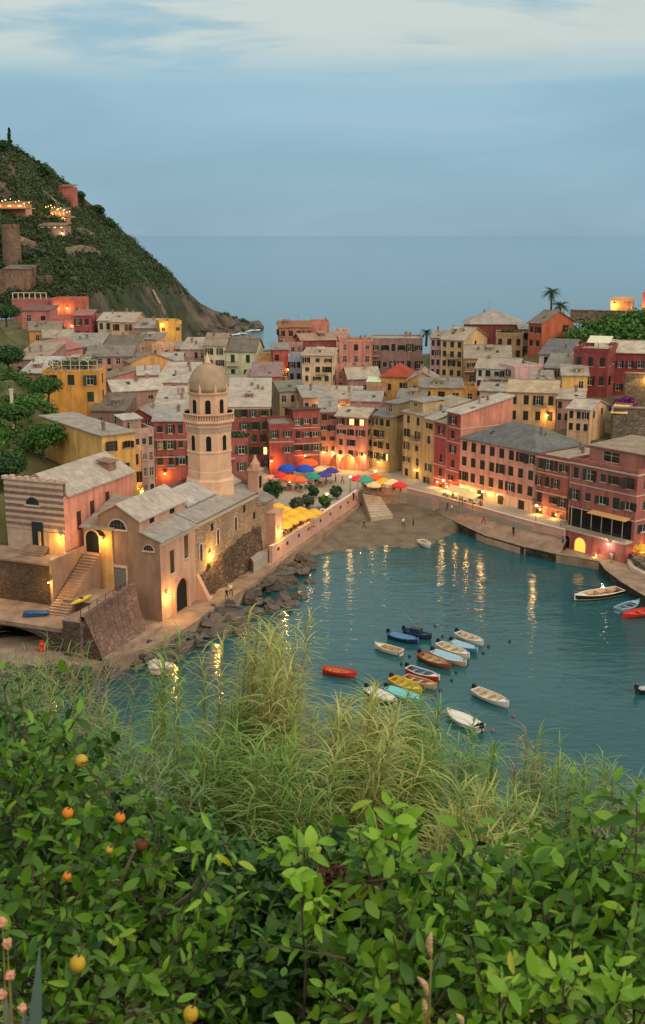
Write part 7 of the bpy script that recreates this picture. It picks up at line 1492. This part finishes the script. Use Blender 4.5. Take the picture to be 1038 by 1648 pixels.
CROWD = [person_mesh('stand', CLO[a], CLO[b_]) for a, b_ in (('white', 'navy'), ('black', 'grey'), ('red', 'black'), ('blue', 'beige'), ('beige', 'black'))]
rc = random.Random(5)
for lab, grp, spots in (('person among the cafe tables between the yellow parasols and the pink wall', 'guests behind the pink wall', ((450, 858), (466, 858), (479, 850), (494, 844), (506, 838), (516, 832), (455, 869))), ('person among the tables before the orange and violet parasols', 'guests in the square', ((462, 790), (478, 790), (494, 788), (510, 784), (526, 779), (449, 792), (484, 794))), ('person among the tables on the corner terrace by the olive house', 'guests on the corner terrace', ((584, 786), (598, 790), (613, 791), (629, 791), (644, 792))), ('person among the tables before the crimson houses', 'guests on the promenade', ((716, 803), (729, 807), (742, 811), (757, 815), (772, 820)))):
    for k, (px, py) in enumerate(spots):
        p = at_z(px + rc.uniform(-2, 2), py, PZ); o = place('person', CROWD[rc.randrange(5)], None, (p.x, p.y, PZ), rc.uniform(0, 6.28)); tag(o, lab, 'person', grp)
for px, py, e_ in ((455, 836, 40), (478, 836, 40), (498, 832, 40), (466, 776, 30), (508, 770, 25), (622, 780, 40), (600, 783, 30)):  # lights added under the parasols so the canvas glows
    p = at_z(px, py, PZ + 2.0)
    t = thing('added_parasol_light', 'small warm light added under the cafe parasols to make them glow', 'lamp', (p.x, p.y, PZ + 2.0), 0, 'added lights under the parasols'); b = MB(); b.lathe([(.03, -.06), (.09, 0), (.03, .06)], 8); b.build('bulb', BULB, t); b = MB(); b.tube([(0, 0, .05), (0, 0, .8)], .01, 4); b.build('cord', IRON, t); point_light('lamp_light', (0, 0, -.25), e_, (1, .55, .14), .1, t)
# ------------------------------------------------------------------ near hillside below the viewpoint
SOIL = mat('hillside_soil', rgb(104, 80, 58), rough=.97, var=.35, scale=1.2, bump=.8, bscale=9, dark=rgb(60, 50, 36))
PY = [-4, 0, 3, 5, 10, 16, 22, 27, 33, 42, 52, 66]; PZs = [49.5, 48.3, 46.3, 45.0, 42.3, 39.2, 36.2, 31.5, 24.5, 13.0, 4.0, -4.0]
def near_z(x, y):
    z = np.interp(y, PY, PZs); s = np.clip((-x - 3.5) / 7.0, 0, 1); s = s * s * (3 - 2 * s); k = np.clip((y - 9) / 9, 0, 1) * np.clip((62 - y) / 18, 0, 1)
    z = z + s * k * 3.6 + .22 * np.sin(x * 1.3 + y * .7) * np.sin(y * .9 - x * .4)
    fall = np.clip((np.abs(x + 10) - 30) / 25, 0, 1); return z - fall * 30
gx, gy = np.meshgrid(np.linspace(-62, 42, 150), np.linspace(-4, 66, 110)); tag(place('hillside', grid_mesh('hillside', gx, gy, near_z(gx, gy), SOIL)), kind='structure')

def leaf_base(wd=.5, fold=.18, curl=.22, seg=4):
    """pointed leaf of unit length along +X, folded along the midrib, tip curling down; returns verts, quads"""
    v = []; f = []
    for i in range(seg + 1):
        t = i / seg; hw = wd / 2 * (math.sin(math.pi * min(1, t * .93 + .035)) ** .75) * (1 - .18 * t); z = -curl * t * t
        v += [(t, -hw, z + fold * hw), (t, 0, z), (t, hw, z + fold * hw)]
    for i in range(seg):
        a = i * 3; f += [(a, a + 3, a + 4, a + 1), (a + 1, a + 4, a + 5, a + 2)]
    return np.array(v, float), np.array(f, int)
def basis(d, up):
    d = d / (np.linalg.norm(d, axis=-1, keepdims=True) + 1e-9); s = np.cross(up, d); s /= np.linalg.norm(s, axis=-1, keepdims=True) + 1e-9; n = np.cross(d, s); return np.stack([d, s, n], -1)
def inst(bv, bf, pos, R, sc):
    v = np.einsum('nij,vj->nvi', R, bv) * sc[:, None, None] + pos[:, None, :]
    f = bf[None] + (np.arange(len(pos)) * len(bv))[:, None, None]; return v.reshape(-1, 3), f.reshape(-1, 4)
def bush(name, label, cat, blobs, leafm, nt, per, Ls, wd, base, seed, leaf_objs=300, twig_len=.28, fold=.2, curl=.22, up=.45, trunks=(), droop=.35, foliage_name='foliage'):
    """blobs: (px, py, Y, radius). Twigs start inside the blobs and carry alternating leaves; the nearest leaves are objects of their own"""
    rg = np.random.default_rng(seed); root = thing(name, label, cat, base)
    B = np.array([(*at_y(b[0], b[1], b[2]), b[3]) for b in blobs]); wts = B[:, 3] ** 2 + .003; wts /= wts.sum(); idx = rg.choice(len(B), nt, p=wts)
    d = rg.normal(size=(nt, 3)); d /= np.linalg.norm(d, axis=1)[:, None]
    P0 = B[idx, :3] + d * (B[idx, 3] * (rg.random(nt) ** .4))[:, None] * np.array([1, 1, .9])
    D = d * .8 + rg.normal(size=(nt, 3)) * .45; D[:, 2] += up; D /= np.linalg.norm(D, axis=1)[:, None]; TL = twig_len * rg.uniform(.6, 1.3, nt)
    tb = MB(); pos = []; dirs = []; ups = []; scl = []
    for i in range(nt):
        a = P0[i]; c = a + D[i] * TL[i]; c[2] -= .06 * TL[i]
        if i % 2 == 0: tb.tube([tuple(a - D[i] * TL[i] * .4), tuple((a + c) / 2), tuple(c)], [.006, .004, .0025], 4, False)
        sd = np.cross(D[i], (0, 0, 1.0)); sd /= np.linalg.norm(sd) + 1e-9; ph = rg.uniform(0, 6.28)
        for k in range(per):
            t = (k + .6) / per; ang = ph + k * 2.4; side = sd * math.cos(ang) + np.cross(D[i], sd) * math.sin(ang)
            ld = D[i] * (.55 + .4 * (k == per - 1)) + side * .85; ld[2] -= droop * rg.uniform(0, 1); pos.append(a + (c - a) * t); dirs.append(ld); ups.append(np.array([0, 0, 1.0]) * 1.0 + rg.normal(size=3) * .65 + side * -.1 + np.array([0, -.35, 0])); scl.append(Ls * (.5 + .85 * rg.random() ** .8))
    pos, dirs, ups, scl = map(np.array, (pos, dirs, ups, scl)); R = basis(dirs, ups); LB = [leaf_base(wd, fold, curl), leaf_base(wd * .72, fold * 2.2, curl * 1.9), leaf_base(wd * 1.12, fold * .4, curl * .3)]; vi = rg.integers(0, 3, len(scl))
    o0 = np.array(base); dist = np.linalg.norm(pos - np.array([0, 0, CAMH]), axis=1); pr = np.array([px_of(p) for p in pos]); vis = (pr[:, 0] > -10) & (pr[:, 0] < 1048) & (pr[:, 1] < 1655)
    order = np.argsort(np.where(vis, dist - 1.2 * scl * rg.random(len(scl)), 1e9))[:leaf_objs]; sel = np.zeros(len(pos), bool); sel[order] = True
    V_, F_, off = [], [], 0
    for q in range(3):
        k = ~sel & (vi == q); v, f = inst(*LB[q], (pos - o0)[k], R[k], scl[k]); V_.append(v); F_.append(f + off); off += len(v)
    tag(place(foliage_name, np_mesh(foliage_name, np.concatenate(V_), 4, leafm, np.concatenate(F_), True), root), kind='stuff')
    lms = [np_mesh('leaf', b_[0], 4, leafm, b_[1], True) for b_ in LB]
    for i in order:
        M = Matrix.Identity(4)
        for r_ in range(3):
            for c_ in range(3): M[r_][c_] = R[i, r_, c_] * scl[i]
            M[r_][3] = pos[i, r_] - o0[r_]
        o = place('leaf', lms[vi[i]], root); o.matrix_local = M
    tb.v = [(x - base[0], y - base[1], z - base[2]) for x, y, z in tb.v]; tag(tb.build('twigs', BARK, root), kind='stuff')
    for tr in trunks:
        b = MB(); pts = [Vector(at_y(*q[:3])) - Vector(base) for q in tr]; b.tube([tuple(p) for p in pts], [q[3] for q in tr], 7); b.build('branch', BARK, root, True)
    return root
LEM = leaf_mat('lemon_leaves', (.020, .075, .007), (.165, .350, .020), .34, .42, .4)
LEMB = leaf_mat('broad_leaves', (.034, .115, .009), (.212, .420, .027), .38, .42, .4)
LEMY = leaf_mat('young_leaves', (.15, .34, .018), (.30, .52, .04), .35, .4, .4)
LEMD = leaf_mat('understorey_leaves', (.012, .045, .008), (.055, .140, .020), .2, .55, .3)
def base_at(px, py, Y): p = at_y(px, py, Y); return (p.x, p.y, float(near_z(p.x, p.y)) - .05)
lt = bush('lemon_tree', 'lemon tree with glossy dark leaves and ripe fruit in the lower left corner', 'lemon tree',
     [(20, 1296, 5.6, 0.234), (95, 1286, 5.6, 0.172), (60, 1386, 5.3, 0.265), (150, 1416, 5.3, 0.234), (230, 1396, 5.4, 0.156), (40, 1496, 4.9, 0.296), (170, 1516, 4.9, 0.281), (280, 1516, 5.2, 0.187), (60, 1600, 4.5, 0.312), (200, 1600, 4.5, 0.281), (320, 1600, 4.8, 0.218), (120, 1660, 4.2, 0.265), (20, 1236, 5.9, 0.172), (390, 1630, 4.9, 0.156), (240, 1446, 5.2, 0.187), (40, 1165, 5.6, .04), (100, 1185, 5.5, .04), (170, 1275, 5.3, .04), (235, 1310, 5.2, .04), (300, 1370, 5.0, .05), (380, 1480, 4.9, .05), (370, 1560, 4.6, .06), (210, 1300, 5.2, .04), (20, 1160, 5.6, .05)],
     LEM, 540, 7, .078, .5, base_at(150, 1648, 5.0), 3, 300, .33, trunks=[[(140, 1760, 4.9, .05), (150, 1640, 4.9, .036), (160, 1540, 4.95, .028), (185, 1440, 5.0, .016), (215, 1370, 5.1, .008)], [(150, 1640, 4.9, .03), (90, 1520, 5.0, .022), (50, 1400, 5.2, .012), (30, 1300, 5.4, .006)], [(160, 1540, 4.95, .018), (250, 1480, 5.0, .012), (330, 1420, 5.1, .006)]])
LEMON = mat('lemon_peel', rgb(196, 160, 44), rough=.42, var=.14, scale=18, bump=.35, bscale=160, spec=.4); ORNG = mat('orange_peel', rgb(222, 132, 38), rough=.45, var=.12, scale=18, bump=.35, bscale=160)
def fruit(px, py, Y, r, m, par, nm, tilt=0.3):
    p = at_y(px, py, Y) - Vector(par.location); prof = [(.0, -1.28), (.12, -1.22), (.22, -1.1), (.55, -.9), (.85, -.5), (.97, 0), (.88, .48), (.6, .85), (.25, 1.02), (.10, 1.07)] if nm == 'lemon' else [(.05, -1), (.5, -.86), (.87, -.5), (1, 0), (.87, .5), (.5, .86), (.08, .97)]
    b = MB(); b.lathe([(max(.01, a) * r, z * r) for a, z in prof], 18); o = b.build(nm, m, par, True, p); o.rotation_euler = (tilt, tilt * .6, 0); b = MB(); b.tube([(0, 0, r * .9), (.01, 0, r * 1.6), (.02, .03, r * 2.4)], .004, 5); b.build('stalk', BARK, o)
fruit(131, 1224, 5.2, .034, LEMON, lt, 'lemon', 1.2); fruit(125, 1551, 3.95, .034, LEMON, lt, 'lemon', .15); fruit(307, 1632, 4.1, .035, LEMON, lt, 'lemon', .2); fruit(109, 1308, 4.8, .027, ORNG, lt, 'ripe_fruit'); fruit(193, 1316, 4.9, .026, ORNG, lt, 'ripe_fruit'); fruit(108, 1410, 4.5, .020, ORNG, lt, 'ripe_fruit'); fruit(228, 1360, 4.8, .030, mat('dried_fruit', rgb(96, 50, 34), rough=.8), lt, 'dried_fruit'); fruit(176, 1368, 4.7, .018, LEMON, lt, 'lemon')
br_ = bush('broad_leaf_shrub', 'bright green broad-leaved shrub filling the lower right corner', 'shrub',
     [(900, 1446, 5, 0.203), (840, 1496, 4.8, 0.234), (960, 1506, 4.8, 0.25), (720, 1526, 4.8, 0.234), (620, 1546, 4.7, 0.218), (1020, 1566, 4.5, 0.265), (880, 1580, 4.4, 0.265), (760, 1600, 4.4, 0.25), (640, 1610, 4.3, 0.25), (560, 1620, 4.4, 0.172), (980, 1630, 4.2, 0.265), (840, 1660, 4.1, 0.234), (690, 1660, 4.1, 0.203), (1030, 1446, 4.9, 0.156), (940, 1426, 5, 0.125), (560, 1440, 4.6, .05), (600, 1415, 4.6, .05), (690, 1410, 4.6, .05), (740, 1395, 4.7, .05), (790, 1385, 4.7, .05), (850, 1350, 4.7, .05), (910, 1335, 4.8, .05), (960, 1350, 4.7, .05), (1010, 1370, 4.6, .05), (530, 1530, 4.4, .06)],
     LEMB, 520, 6, .086, .54, base_at(800, 1648, 5.0), 5, 300, .32, fold=.25, curl=.28, trunks=[[(820, 1780, 4.4, .04), (822, 1640, 4.5, .026), (818, 1560, 4.5, .02), (815, 1480, 4.6, .012), (830, 1400, 4.8, .006)], [(818, 1560, 4.5, .018), (860, 1500, 4.6, .012), (920, 1420, 4.8, .006)], [(822, 1640, 4.5, .02), (700, 1560, 4.5, .012), (640, 1480, 4.6, .006)]])
bush('young_shoot', 'upright young shoot with pale green round leaves in the middle of the foreground', 'shoot', [(626, 1345, 4.8, .07), (640, 1385, 4.8, .07)], LEMY, 12, 5, .085, .62, base_at(650, 1500, 4.8), 8, 60, .12, trunks=[[(668, 1560, 4.7, .007), (650, 1440, 4.75, .006), (632, 1350, 4.8, .003)]])
bush('young_shoot', 'tall shoot with pale flowers and round leaves left of the middle shoot', 'shoot', [(478, 1375, 4.6, .07), (505, 1390, 4.6, .07), (495, 1500, 4.5, .05), (500, 1440, 4.5, .03)], LEMY, 16, 5, .085, .62, base_at(490, 1600, 4.6), 9, 80, .12, trunks=[[(486, 1690, 4.4, .008), (492, 1560, 4.45, .007), (484, 1440, 4.5, .005), (490, 1370, 4.6, .003)], [(492, 1560, 4.45, .005), (515, 1450, 4.5, .003)]])
bush('young_shoot', 'slender twig with a few pale leaves right of the lemon tree', 'shoot', [(335, 1365, 4.9, .05), (362, 1350, 4.9, .05), (330, 1420, 4.8, .04)], LEMY, 7, 3, .08, .42, base_at(300, 1560, 4.9), 10, 21, .12, trunks=[[(250, 1560, 4.9, .006), (300, 1450, 4.9, .005), (345, 1370, 4.9, .002)]])
bush('young_shoot', 'cluster of pale leaf tips along the bottom edge at the right', 'shoot', [(905, 1600, 3.7, .05), (800, 1615, 3.7, .06), (960, 1570, 3.8, .05), (980, 1625, 3.6, .05)], LEMY, 16, 5, .09, .42, base_at(900, 1690, 3.8), 12, 80, .12, up=1.2)
bush('overhanging_twig', 'dark green leaves hanging in from the right edge', 'twig', [(1036, 1325, 3.4, .05), (1034, 1400, 3.5, .05), (1040, 1460, 3.6, .06)], LEMB, 8, 4, .12, .4, base_at(1060, 1500, 3.6), 13, 32, .14)
# understorey between shrubs: dark leaf mass and litter
def stuff_cloud(name, label, cat, spots, n, per, size, m, seed, flat=.8, aspect=.5):
    rg = np.random.default_rng(seed); c = []
    for _ in range(n):
        s = spots[rg.integers(len(spots))]; p = at_y(s[0] + rg.normal() * s[3] * .5, s[1] + rg.normal() * s[4] * .5, s[2] * rg.uniform(.93, 1.1)); c.append(p)
    c = np.array(c); v = leaf_quads(c, size * 3.2, per, size, flat, rg, .5, aspect); return tag(place(name, np_mesh(name, v, 4, m)), label, cat, kind='stuff')
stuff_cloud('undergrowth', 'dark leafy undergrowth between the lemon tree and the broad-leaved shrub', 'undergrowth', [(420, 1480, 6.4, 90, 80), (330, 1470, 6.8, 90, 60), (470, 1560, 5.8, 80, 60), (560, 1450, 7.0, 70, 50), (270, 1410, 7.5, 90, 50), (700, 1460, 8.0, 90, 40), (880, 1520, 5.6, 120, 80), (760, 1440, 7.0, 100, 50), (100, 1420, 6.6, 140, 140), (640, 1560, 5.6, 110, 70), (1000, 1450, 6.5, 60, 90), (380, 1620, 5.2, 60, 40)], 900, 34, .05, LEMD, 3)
stuff_cloud('undergrowth', 'fine green shrubbery behind the lemon tree below the canes', 'undergrowth', [(330, 1400, 10.5, 90, 35), (200, 1350, 11, 100, 45), (440, 1425, 10, 80, 35), (600, 1430, 11, 80, 40), (720, 1430, 11, 70, 40), (90, 1230, 14, 80, 40), (30, 1190, 17, 60, 40), (820, 1450, 11, 80, 30), (960, 1450, 11, 70, 30)], 620, 34, .08, leaf_mat('shrubbery_leaves', (.025, .095, .014), (.090, .200, .036), .22, .55), 4)
stuff_cloud('dead_leaves', 'reddish brown dead foliage heaped in the middle of the foreground', 'dead leaves', [(545, 1430, 6.6, 36, 26)], 60, 40, .035, leaf_mat('dead_leaves', (.05, .02, .014), (.13, .055, .035), .1, .8), 5)
stuff_cloud('leaf_litter', 'brown leaf litter on the ground at the bottom edge', 'leaf litter', [(445, 1610, 5.9, 40, 30), (450, 1640, 5.7, 40, 20)], 60, 36, .03, leaf_mat('litter_leaves', (.10, .05, .03), (.22, .13, .075), .1, .85), 6, .3)

# ------------------------------------------------------------------ giant cane
def blade_base(seg=5, wd=.065, arch=1.0):
    v = []; f = []
    for i in range(seg + 1):
        t = i / seg; hw = wd / 2 * (1 - t) ** .7 * min(1, .45 + t * 3); v += [(t * (1 - arch * .28 * t), -hw, -arch * t * t), (t * (1 - arch * .28 * t), hw, -arch * t * t)]
    for i in range(seg): a = i * 2; f.append((a, a + 2, a + 3, a + 1))
    return np.array(v, float), np.array(f, int)
CANE_Y = leaf_mat('cane_leaves_yellow', (.30, .33, .08), (.56, .55, .18), .3, .55); CANE_G = leaf_mat('cane_leaves_green', (.12, .25, .045), (.33, .47, .11), .3, .55); CANE_B = leaf_mat('cane_leaves_dry', (.24, .17, .075), (.44, .33, .17), .25, .7); CANE_S = leaf_mat('cane_leaves_grey', (.13, .22, .10), (.29, .38, .19), .3, .6)
CSTEM = mat('cane_stem', rgb(150, 132, 84), rough=.7, var=.25, scale=3)
BV, BF = blade_base(); BV2, BF2 = blade_base(5, .075, .9)
def cane_clump(label, base, top, Y, wtop, wbase, n, mats_, seed, leaf_len=.5, leaves=16, lean=0.0, from_=.25, plume=True, name='giant_cane'):
    """base/top: picture points at the foot and the tip of the clump"""
    rg = np.random.default_rng(seed); b0 = at_y(base[0], base[1], Y); b0 = Vector((b0.x, b0.y, float(near_z(b0.x, b0.y)))); t0 = at_y(top[0], top[1], Y); vis = at_y(base[0], base[1], Y)
    root = thing(name, label, 'cane', tuple(b0), 0, 'giant cane clumps on the slope'); k = Y / FOC
    n = int(n * 1.35); leaves = int(leaves * 3.2); leaf_len *= 1.4
    for i in range(n):
        a, c = rg.normal(), rg.normal(); x0 = Vector((vis.x - b0.x + a * wbase * k * .4, c * .4, -.2)); h = (t0.z - b0.z) * (1 - abs(rg.normal()) * .16); x1 = Vector((t0.x - b0.x + a * wtop * k * .42 + rg.normal() * wtop * k * .12, c * .6, h))
        pts = [x0.lerp(x1, t) + Vector((math.sin(t * 2.2) * .0, 0, 0)) + Vector((lean * t ** 3 * .5, 0, -abs(lean) * t ** 4 * .25)) for t in (0, .25, .5, .75, .92, 1)]
        m = MB(); m.tube(pts, [.014, .013, .011, .008, .005, .002], 5); cn = m.build('cane', CSTEM, root)
        P = []; Dv = []; U = []; S = []; mi = []
        for q in range(leaves):
            t = from_ + (1 - from_) * (q + rg.random()) / leaves; j = min(4, int(np.searchsorted((0, .25, .5, .75, .92, 1), t) - 1)); tt = (t - (0, .25, .5, .75, .92)[j]) / ((.25, .25, .25, .17, .08)[j]); p = pts[j].lerp(pts[j + 1], tt); ax = (pts[j + 1] - pts[j]).normalized()
            az = rg.uniform(0, 6.283); sd = Vector((math.cos(az), math.sin(az), 0)); d = sd * (.75 - .35 * t) + ax * (.55 + .55 * t); P.append(p); Dv.append(d); U.append((-sd.x * .6, -sd.y * .6, 1)); S.append(leaf_len * rg.uniform(.6, 1.2) * (1 - .25 * t)); mi.append(0 if rg.random() < .55 + .4 * (t > .6) else 1)
        P, Dv, U, S = np.array(P, float), np.array(Dv, float), np.array(U, float), np.array(S); v, f = inst(BV, BF, P, basis(Dv, U), S); mi = np.repeat(mi, len(BF))
        tag(place('blades', np_mesh('blades', v, 4, mats_, f, True, mi), cn), kind='stuff')
    return root
YB = [CANE_Y, CANE_B]; GY = [CANE_G, CANE_Y]; GS = [CANE_G, CANE_S]; BY = [CANE_B, CANE_Y]
cane_clump('tall feathery yellow green cane plume left of the middle, topping the rocks', (395, 1330), (452, 992), 17, 70, 70, 30, YB, 1, .40, 30, from_=.12)
cane_clump('lower green shoulder of the tall cane plume on its left side', (350, 1330), (372, 1100), 16.5, 90, 110, 20, GY, 2, .42, 24, from_=.1)
cane_clump('slender cane tuft with a brownish stem in front of the pale boulder', (262, 1330), (268, 1005), 16, 46, 24, 9, GY, 3, .36, 26, from_=.36)
cane_clump('big arching cane clump in the centre with ochre dry blades', (535, 1340), (560, 1105), 15, 130, 50, 30, YB, 4, .48, 22, .35, from_=.15)
cane_clump('green cane tops behind the central clump reaching towards the boats', (590, 1320), (610, 1110), 17, 110, 80, 18, GY, 5, .42, 20, .3, from_=.3)
cane_clump('dense olive brown cane bush right of the central clump', (668, 1340), (700, 1150), 16, 70, 60, 24, [CANE_G, CANE_B], 6, .34, 26, from_=.25)
cane_clump('drooping dry cane blades leaning right over the dark hollow', (690, 1400), (735, 1265), 12, 120, 40, 16, YB, 7, .42, 18, .9, from_=.4)
cane_clump('single green cane tuft standing against the water right of the olive bush', (768, 1370), (790, 1185), 15, 46, 34, 11, GY, 8, .36, 18, from_=.45)
cane_clump('thin dry cane with a bare tip reaching up over the water', (830, 1390), (850, 1150), 15, 40, 50, 8, BY, 9, .34, 14, from_=.35)
cane_clump('green and tan canes in the right half below the open water', (870, 1400), (885, 1195), 15, 70, 70, 14, GY, 10, .36, 18, from_=.3)
cane_clump('bushy tan and green cane clump near the right edge', (935, 1390), (955, 1235), 14, 80, 70, 22, GY, 11, .34, 20, from_=.2)
cane_clump('brownish cane clump at the right edge', (1005, 1420), (1020, 1265), 13, 80, 80, 18, [CANE_S, CANE_B], 12, .34, 20, from_=.15)
cane_clump('grey green cane thicket left of the central clump', (450, 1360), (455, 1185), 14, 160, 160, 30, GS, 13, .40, 18, from_=.15)
cane_clump('grassy cane thicket below the slender tuft', (300, 1360), (300, 1180), 15, 200, 200, 40, GS, 14, .40, 18, from_=.12)
cane_clump('low hazy cane thicket between the slender tuft and the lemon tree', (215, 1340), (220, 1190), 14, 140, 140, 30, [CANE_S, CANE_G], 15, .38, 18, from_=.1)
cane_clump('light green cane tuft at the left edge above the lemon tree', (70, 1200), (85, 1055), 19, 120, 120, 34, GS, 16, .34, 18, from_=.1)
cane_clump('pale grassy tuft overlapping the walkway at the left edge', (15, 1190), (18, 1035), 21, 90, 90, 30, [CANE_S, CANE_B], 18, .34, 16, from_=.1)
cane_clump('yellowish cane tuft between the tall plume and the central clump', (480, 1340), (500, 1140), 16, 80, 80, 16, YB, 19, .42, 20, from_=.15)
cane_clump('green canes filling the gap left of the olive brown bush', (640, 1340), (655, 1175), 15, 80, 70, 14, GY, 20, .40, 20, .2, from_=.15)
cane_clump('grey green canes at the left in front of the dry stalks', (150, 1310), (165, 1150), 15, 120, 120, 24, GS, 21, .36, 18, from_=.1)
cane_clump('yellow green crown of blades at the top of the tall plume', (420, 1250), (425, 1015), 18, 90, 90, 16, YB, 22, .40, 26, from_=.3)
cane_clump('sparse canes in front of the water right of the olive bush', (790, 1410), (800, 1270), 12, 120, 120, 14, GS, 17, .34, 16, from_=.15)
# dry bare stalks leaning over the left walkway
dry = thing('dry_stalks', 'bare grey dry stalks leaning right over the left walkway', 'dry plant', base_at(110, 1200, 16)); rgd = random.Random(9)
for i in range(26):
    x0, y0 = rgd.uniform(60, 190), rgd.uniform(1190, 1260); x1, y1 = x0 + rgd.uniform(30, 110), rgd.uniform(1020, 1120); b = MB(); a = at_y(x0, y0, 15.5); c = at_y(x1, y1, 16.5 + rgd.uniform(-.5, .8)); o = Vector(dry.location)
    mpt = a.lerp(c, .55) + Vector((-.12, 0, .1)); b.tube([a - o, mpt - o, c - o], [.010, .007, .003], 4)
    for q in range(5): t = rgd.uniform(.4, 1); s = mpt.lerp(c, t); e = s + Vector((rgd.uniform(-.25, .35), rgd.uniform(-.1, .1), rgd.uniform(.05, .3))); b.tube([s - o, e - o], [.005, .002], 3)
    b.build('stalk', mat('dry_stalk', rgb(142, 126, 108), rough=.9, var=.25, scale=4), dry)
# grass seed heads, dried flower heads, agave blade
SEED = mat('seed_head', rgb(206, 176, 130), rough=.9, var=.2, scale=30, bump=.6, bscale=120)
gr = thing('seed_grass', 'pale grass seed heads standing in front of the broad-leaved shrub', 'grass', base_at(690, 1700, 3.6)); o = Vector(gr.location)
for pts, r in ((((694, 1500), (690, 1520), (694, 1540)), .018), (((672, 1572), (684, 1585), (688, 1605)), .017), (((682, 1608), (684, 1620), (683, 1632)), .016), (((735, 1632), (742, 1640), (744, 1655)), .016)):
    q = [at_y(x, y, 3.5) - o for x, y in pts]; b = MB(); b.tube([q[0], q[0].lerp(q[1], .5), q[1], q[1].lerp(q[2], .6), q[2]], [.003, r * .6, r * .75, r * .6, .003], 7); b.build('seed_head', SEED, gr, True); b = MB(); b.tube([q[2], at_y(pts[2][0] - 8, 1760, 3.5) - o], [.0025, .004], 4); b.build('stem', CSTEM, gr)
fl = thing('dried_flowers', 'small dried pinkish flower heads at the lower left edge', 'flowers', base_at(20, 1700, 3.6)); o = Vector(fl.location)
for px, py in ((4, 1484), (12, 1518), (16, 1570), (36, 1622), (4, 1600)):
    q = at_y(px, py, 3.5) - o; b = MB(); b.blob(tuple(q), (.017, .017, .017), px + 3, 2, .3); b.build('flower_head', mat('dried_flower', rgb(206, 150, 122), rough=.9, var=.3, scale=60), fl); b = MB(); b.tube([q, at_y(px + 10, 1760, 3.5) - o], [.002, .003], 4); b.build('stem', CSTEM, fl)
ag = thing('agave', 'blue green agave blade rising at the lower left edge', 'agave', base_at(50, 1700, 3.7)); o = Vector(ag.location)
for x0, x1, y1 in ((50, 64, 1520), (20, 8, 1590), (38, 40, 1610)):
    a = at_y(x0, 1760, 3.6) - o; c = at_y(x1, y1, 3.7) - o; b = MB(); b.add([a + Vector((-.03, 0, 0)), a + Vector((.03, 0, 0)), a.lerp(c, .6) + Vector((.022, 0, 0)), a.lerp(c, .6) + Vector((-.022, 0, 0)), c, a + Vector((0, .025, 0)), a.lerp(c, .6) + Vector((0, .02, 0))], [(0, 5, 6, 3), (5, 1, 2, 6), (3, 6, 4), (6, 2, 4), (1, 0, 3, 2), (2, 3, 4)]); b.build('blade', mat('agave_leaf', (.10, .17, .14), rough=.5, var=.1, scale=5), ag)
# prickly pear pad in the hollow
pp = thing('prickly_pear', 'dark green prickly pear pads in the hollow below the central canes', 'cactus', base_at(545, 1380, 11)); o = Vector(pp.location)
for px, py, s, r in ((545, 1345, .16, .2), (530, 1378, .17, -.3), (562, 1382, .15, .5)):
    q = at_y(px, py, 10.8) - o; b = MB(); b.blob((0, 0, 0), (s * .62, .03, s), px, 2, .05); ob = b.build('pad', mat('cactus_skin', (.025, .06, .03), rough=.6, var=.15, scale=10), pp, True, q); ob.rotation_euler = (.1, r, r)
# grass on the slope
rg_ = np.random.default_rng(44); n = 15000; X = rg_.uniform(-9, 8, n); Yg = rg_.uniform(9, 25, n); Pg = np.stack([X, Yg, near_z(X, Yg)], 1); az = rg_.uniform(0, 6.283, n); Dg = np.stack([np.cos(az) * .45, np.sin(az) * .45, np.ones(n)], 1); Ug = np.stack([-np.cos(az), -np.sin(az), np.full(n, .4)], 1)
v, f = inst(BV2, BF2, Pg, basis(Dg, Ug), rg_.uniform(.35, 1.0, n)); tag(place('grass', np_mesh('grass', v, 4, [CANE_S, CANE_G, CANE_B], f, True, np.repeat(rg_.choice(3, n, p=[.45, .4, .15]), len(BF2)))), 'tall tangled grass covering the slope below the canes', 'grass', kind='stuff')

rs = np.random.default_rng(71); cs = []
for _ in range(90): q = at_z(rs.uniform(-20, 150), rs.uniform(1072, 1112), WZ); cs.append((q.x, q.y, WZ + .1))
tag(place('shore_scrub', np_mesh('shore_scrub', leaf_quads(np.array(cs), rs.uniform(.35, .9, 90), 60, .16, .7, rs), 4, LEAF_OLIVE)), 'grey green scrub along the shore at the left edge below the boat vault', 'scrub', kind='stuff')
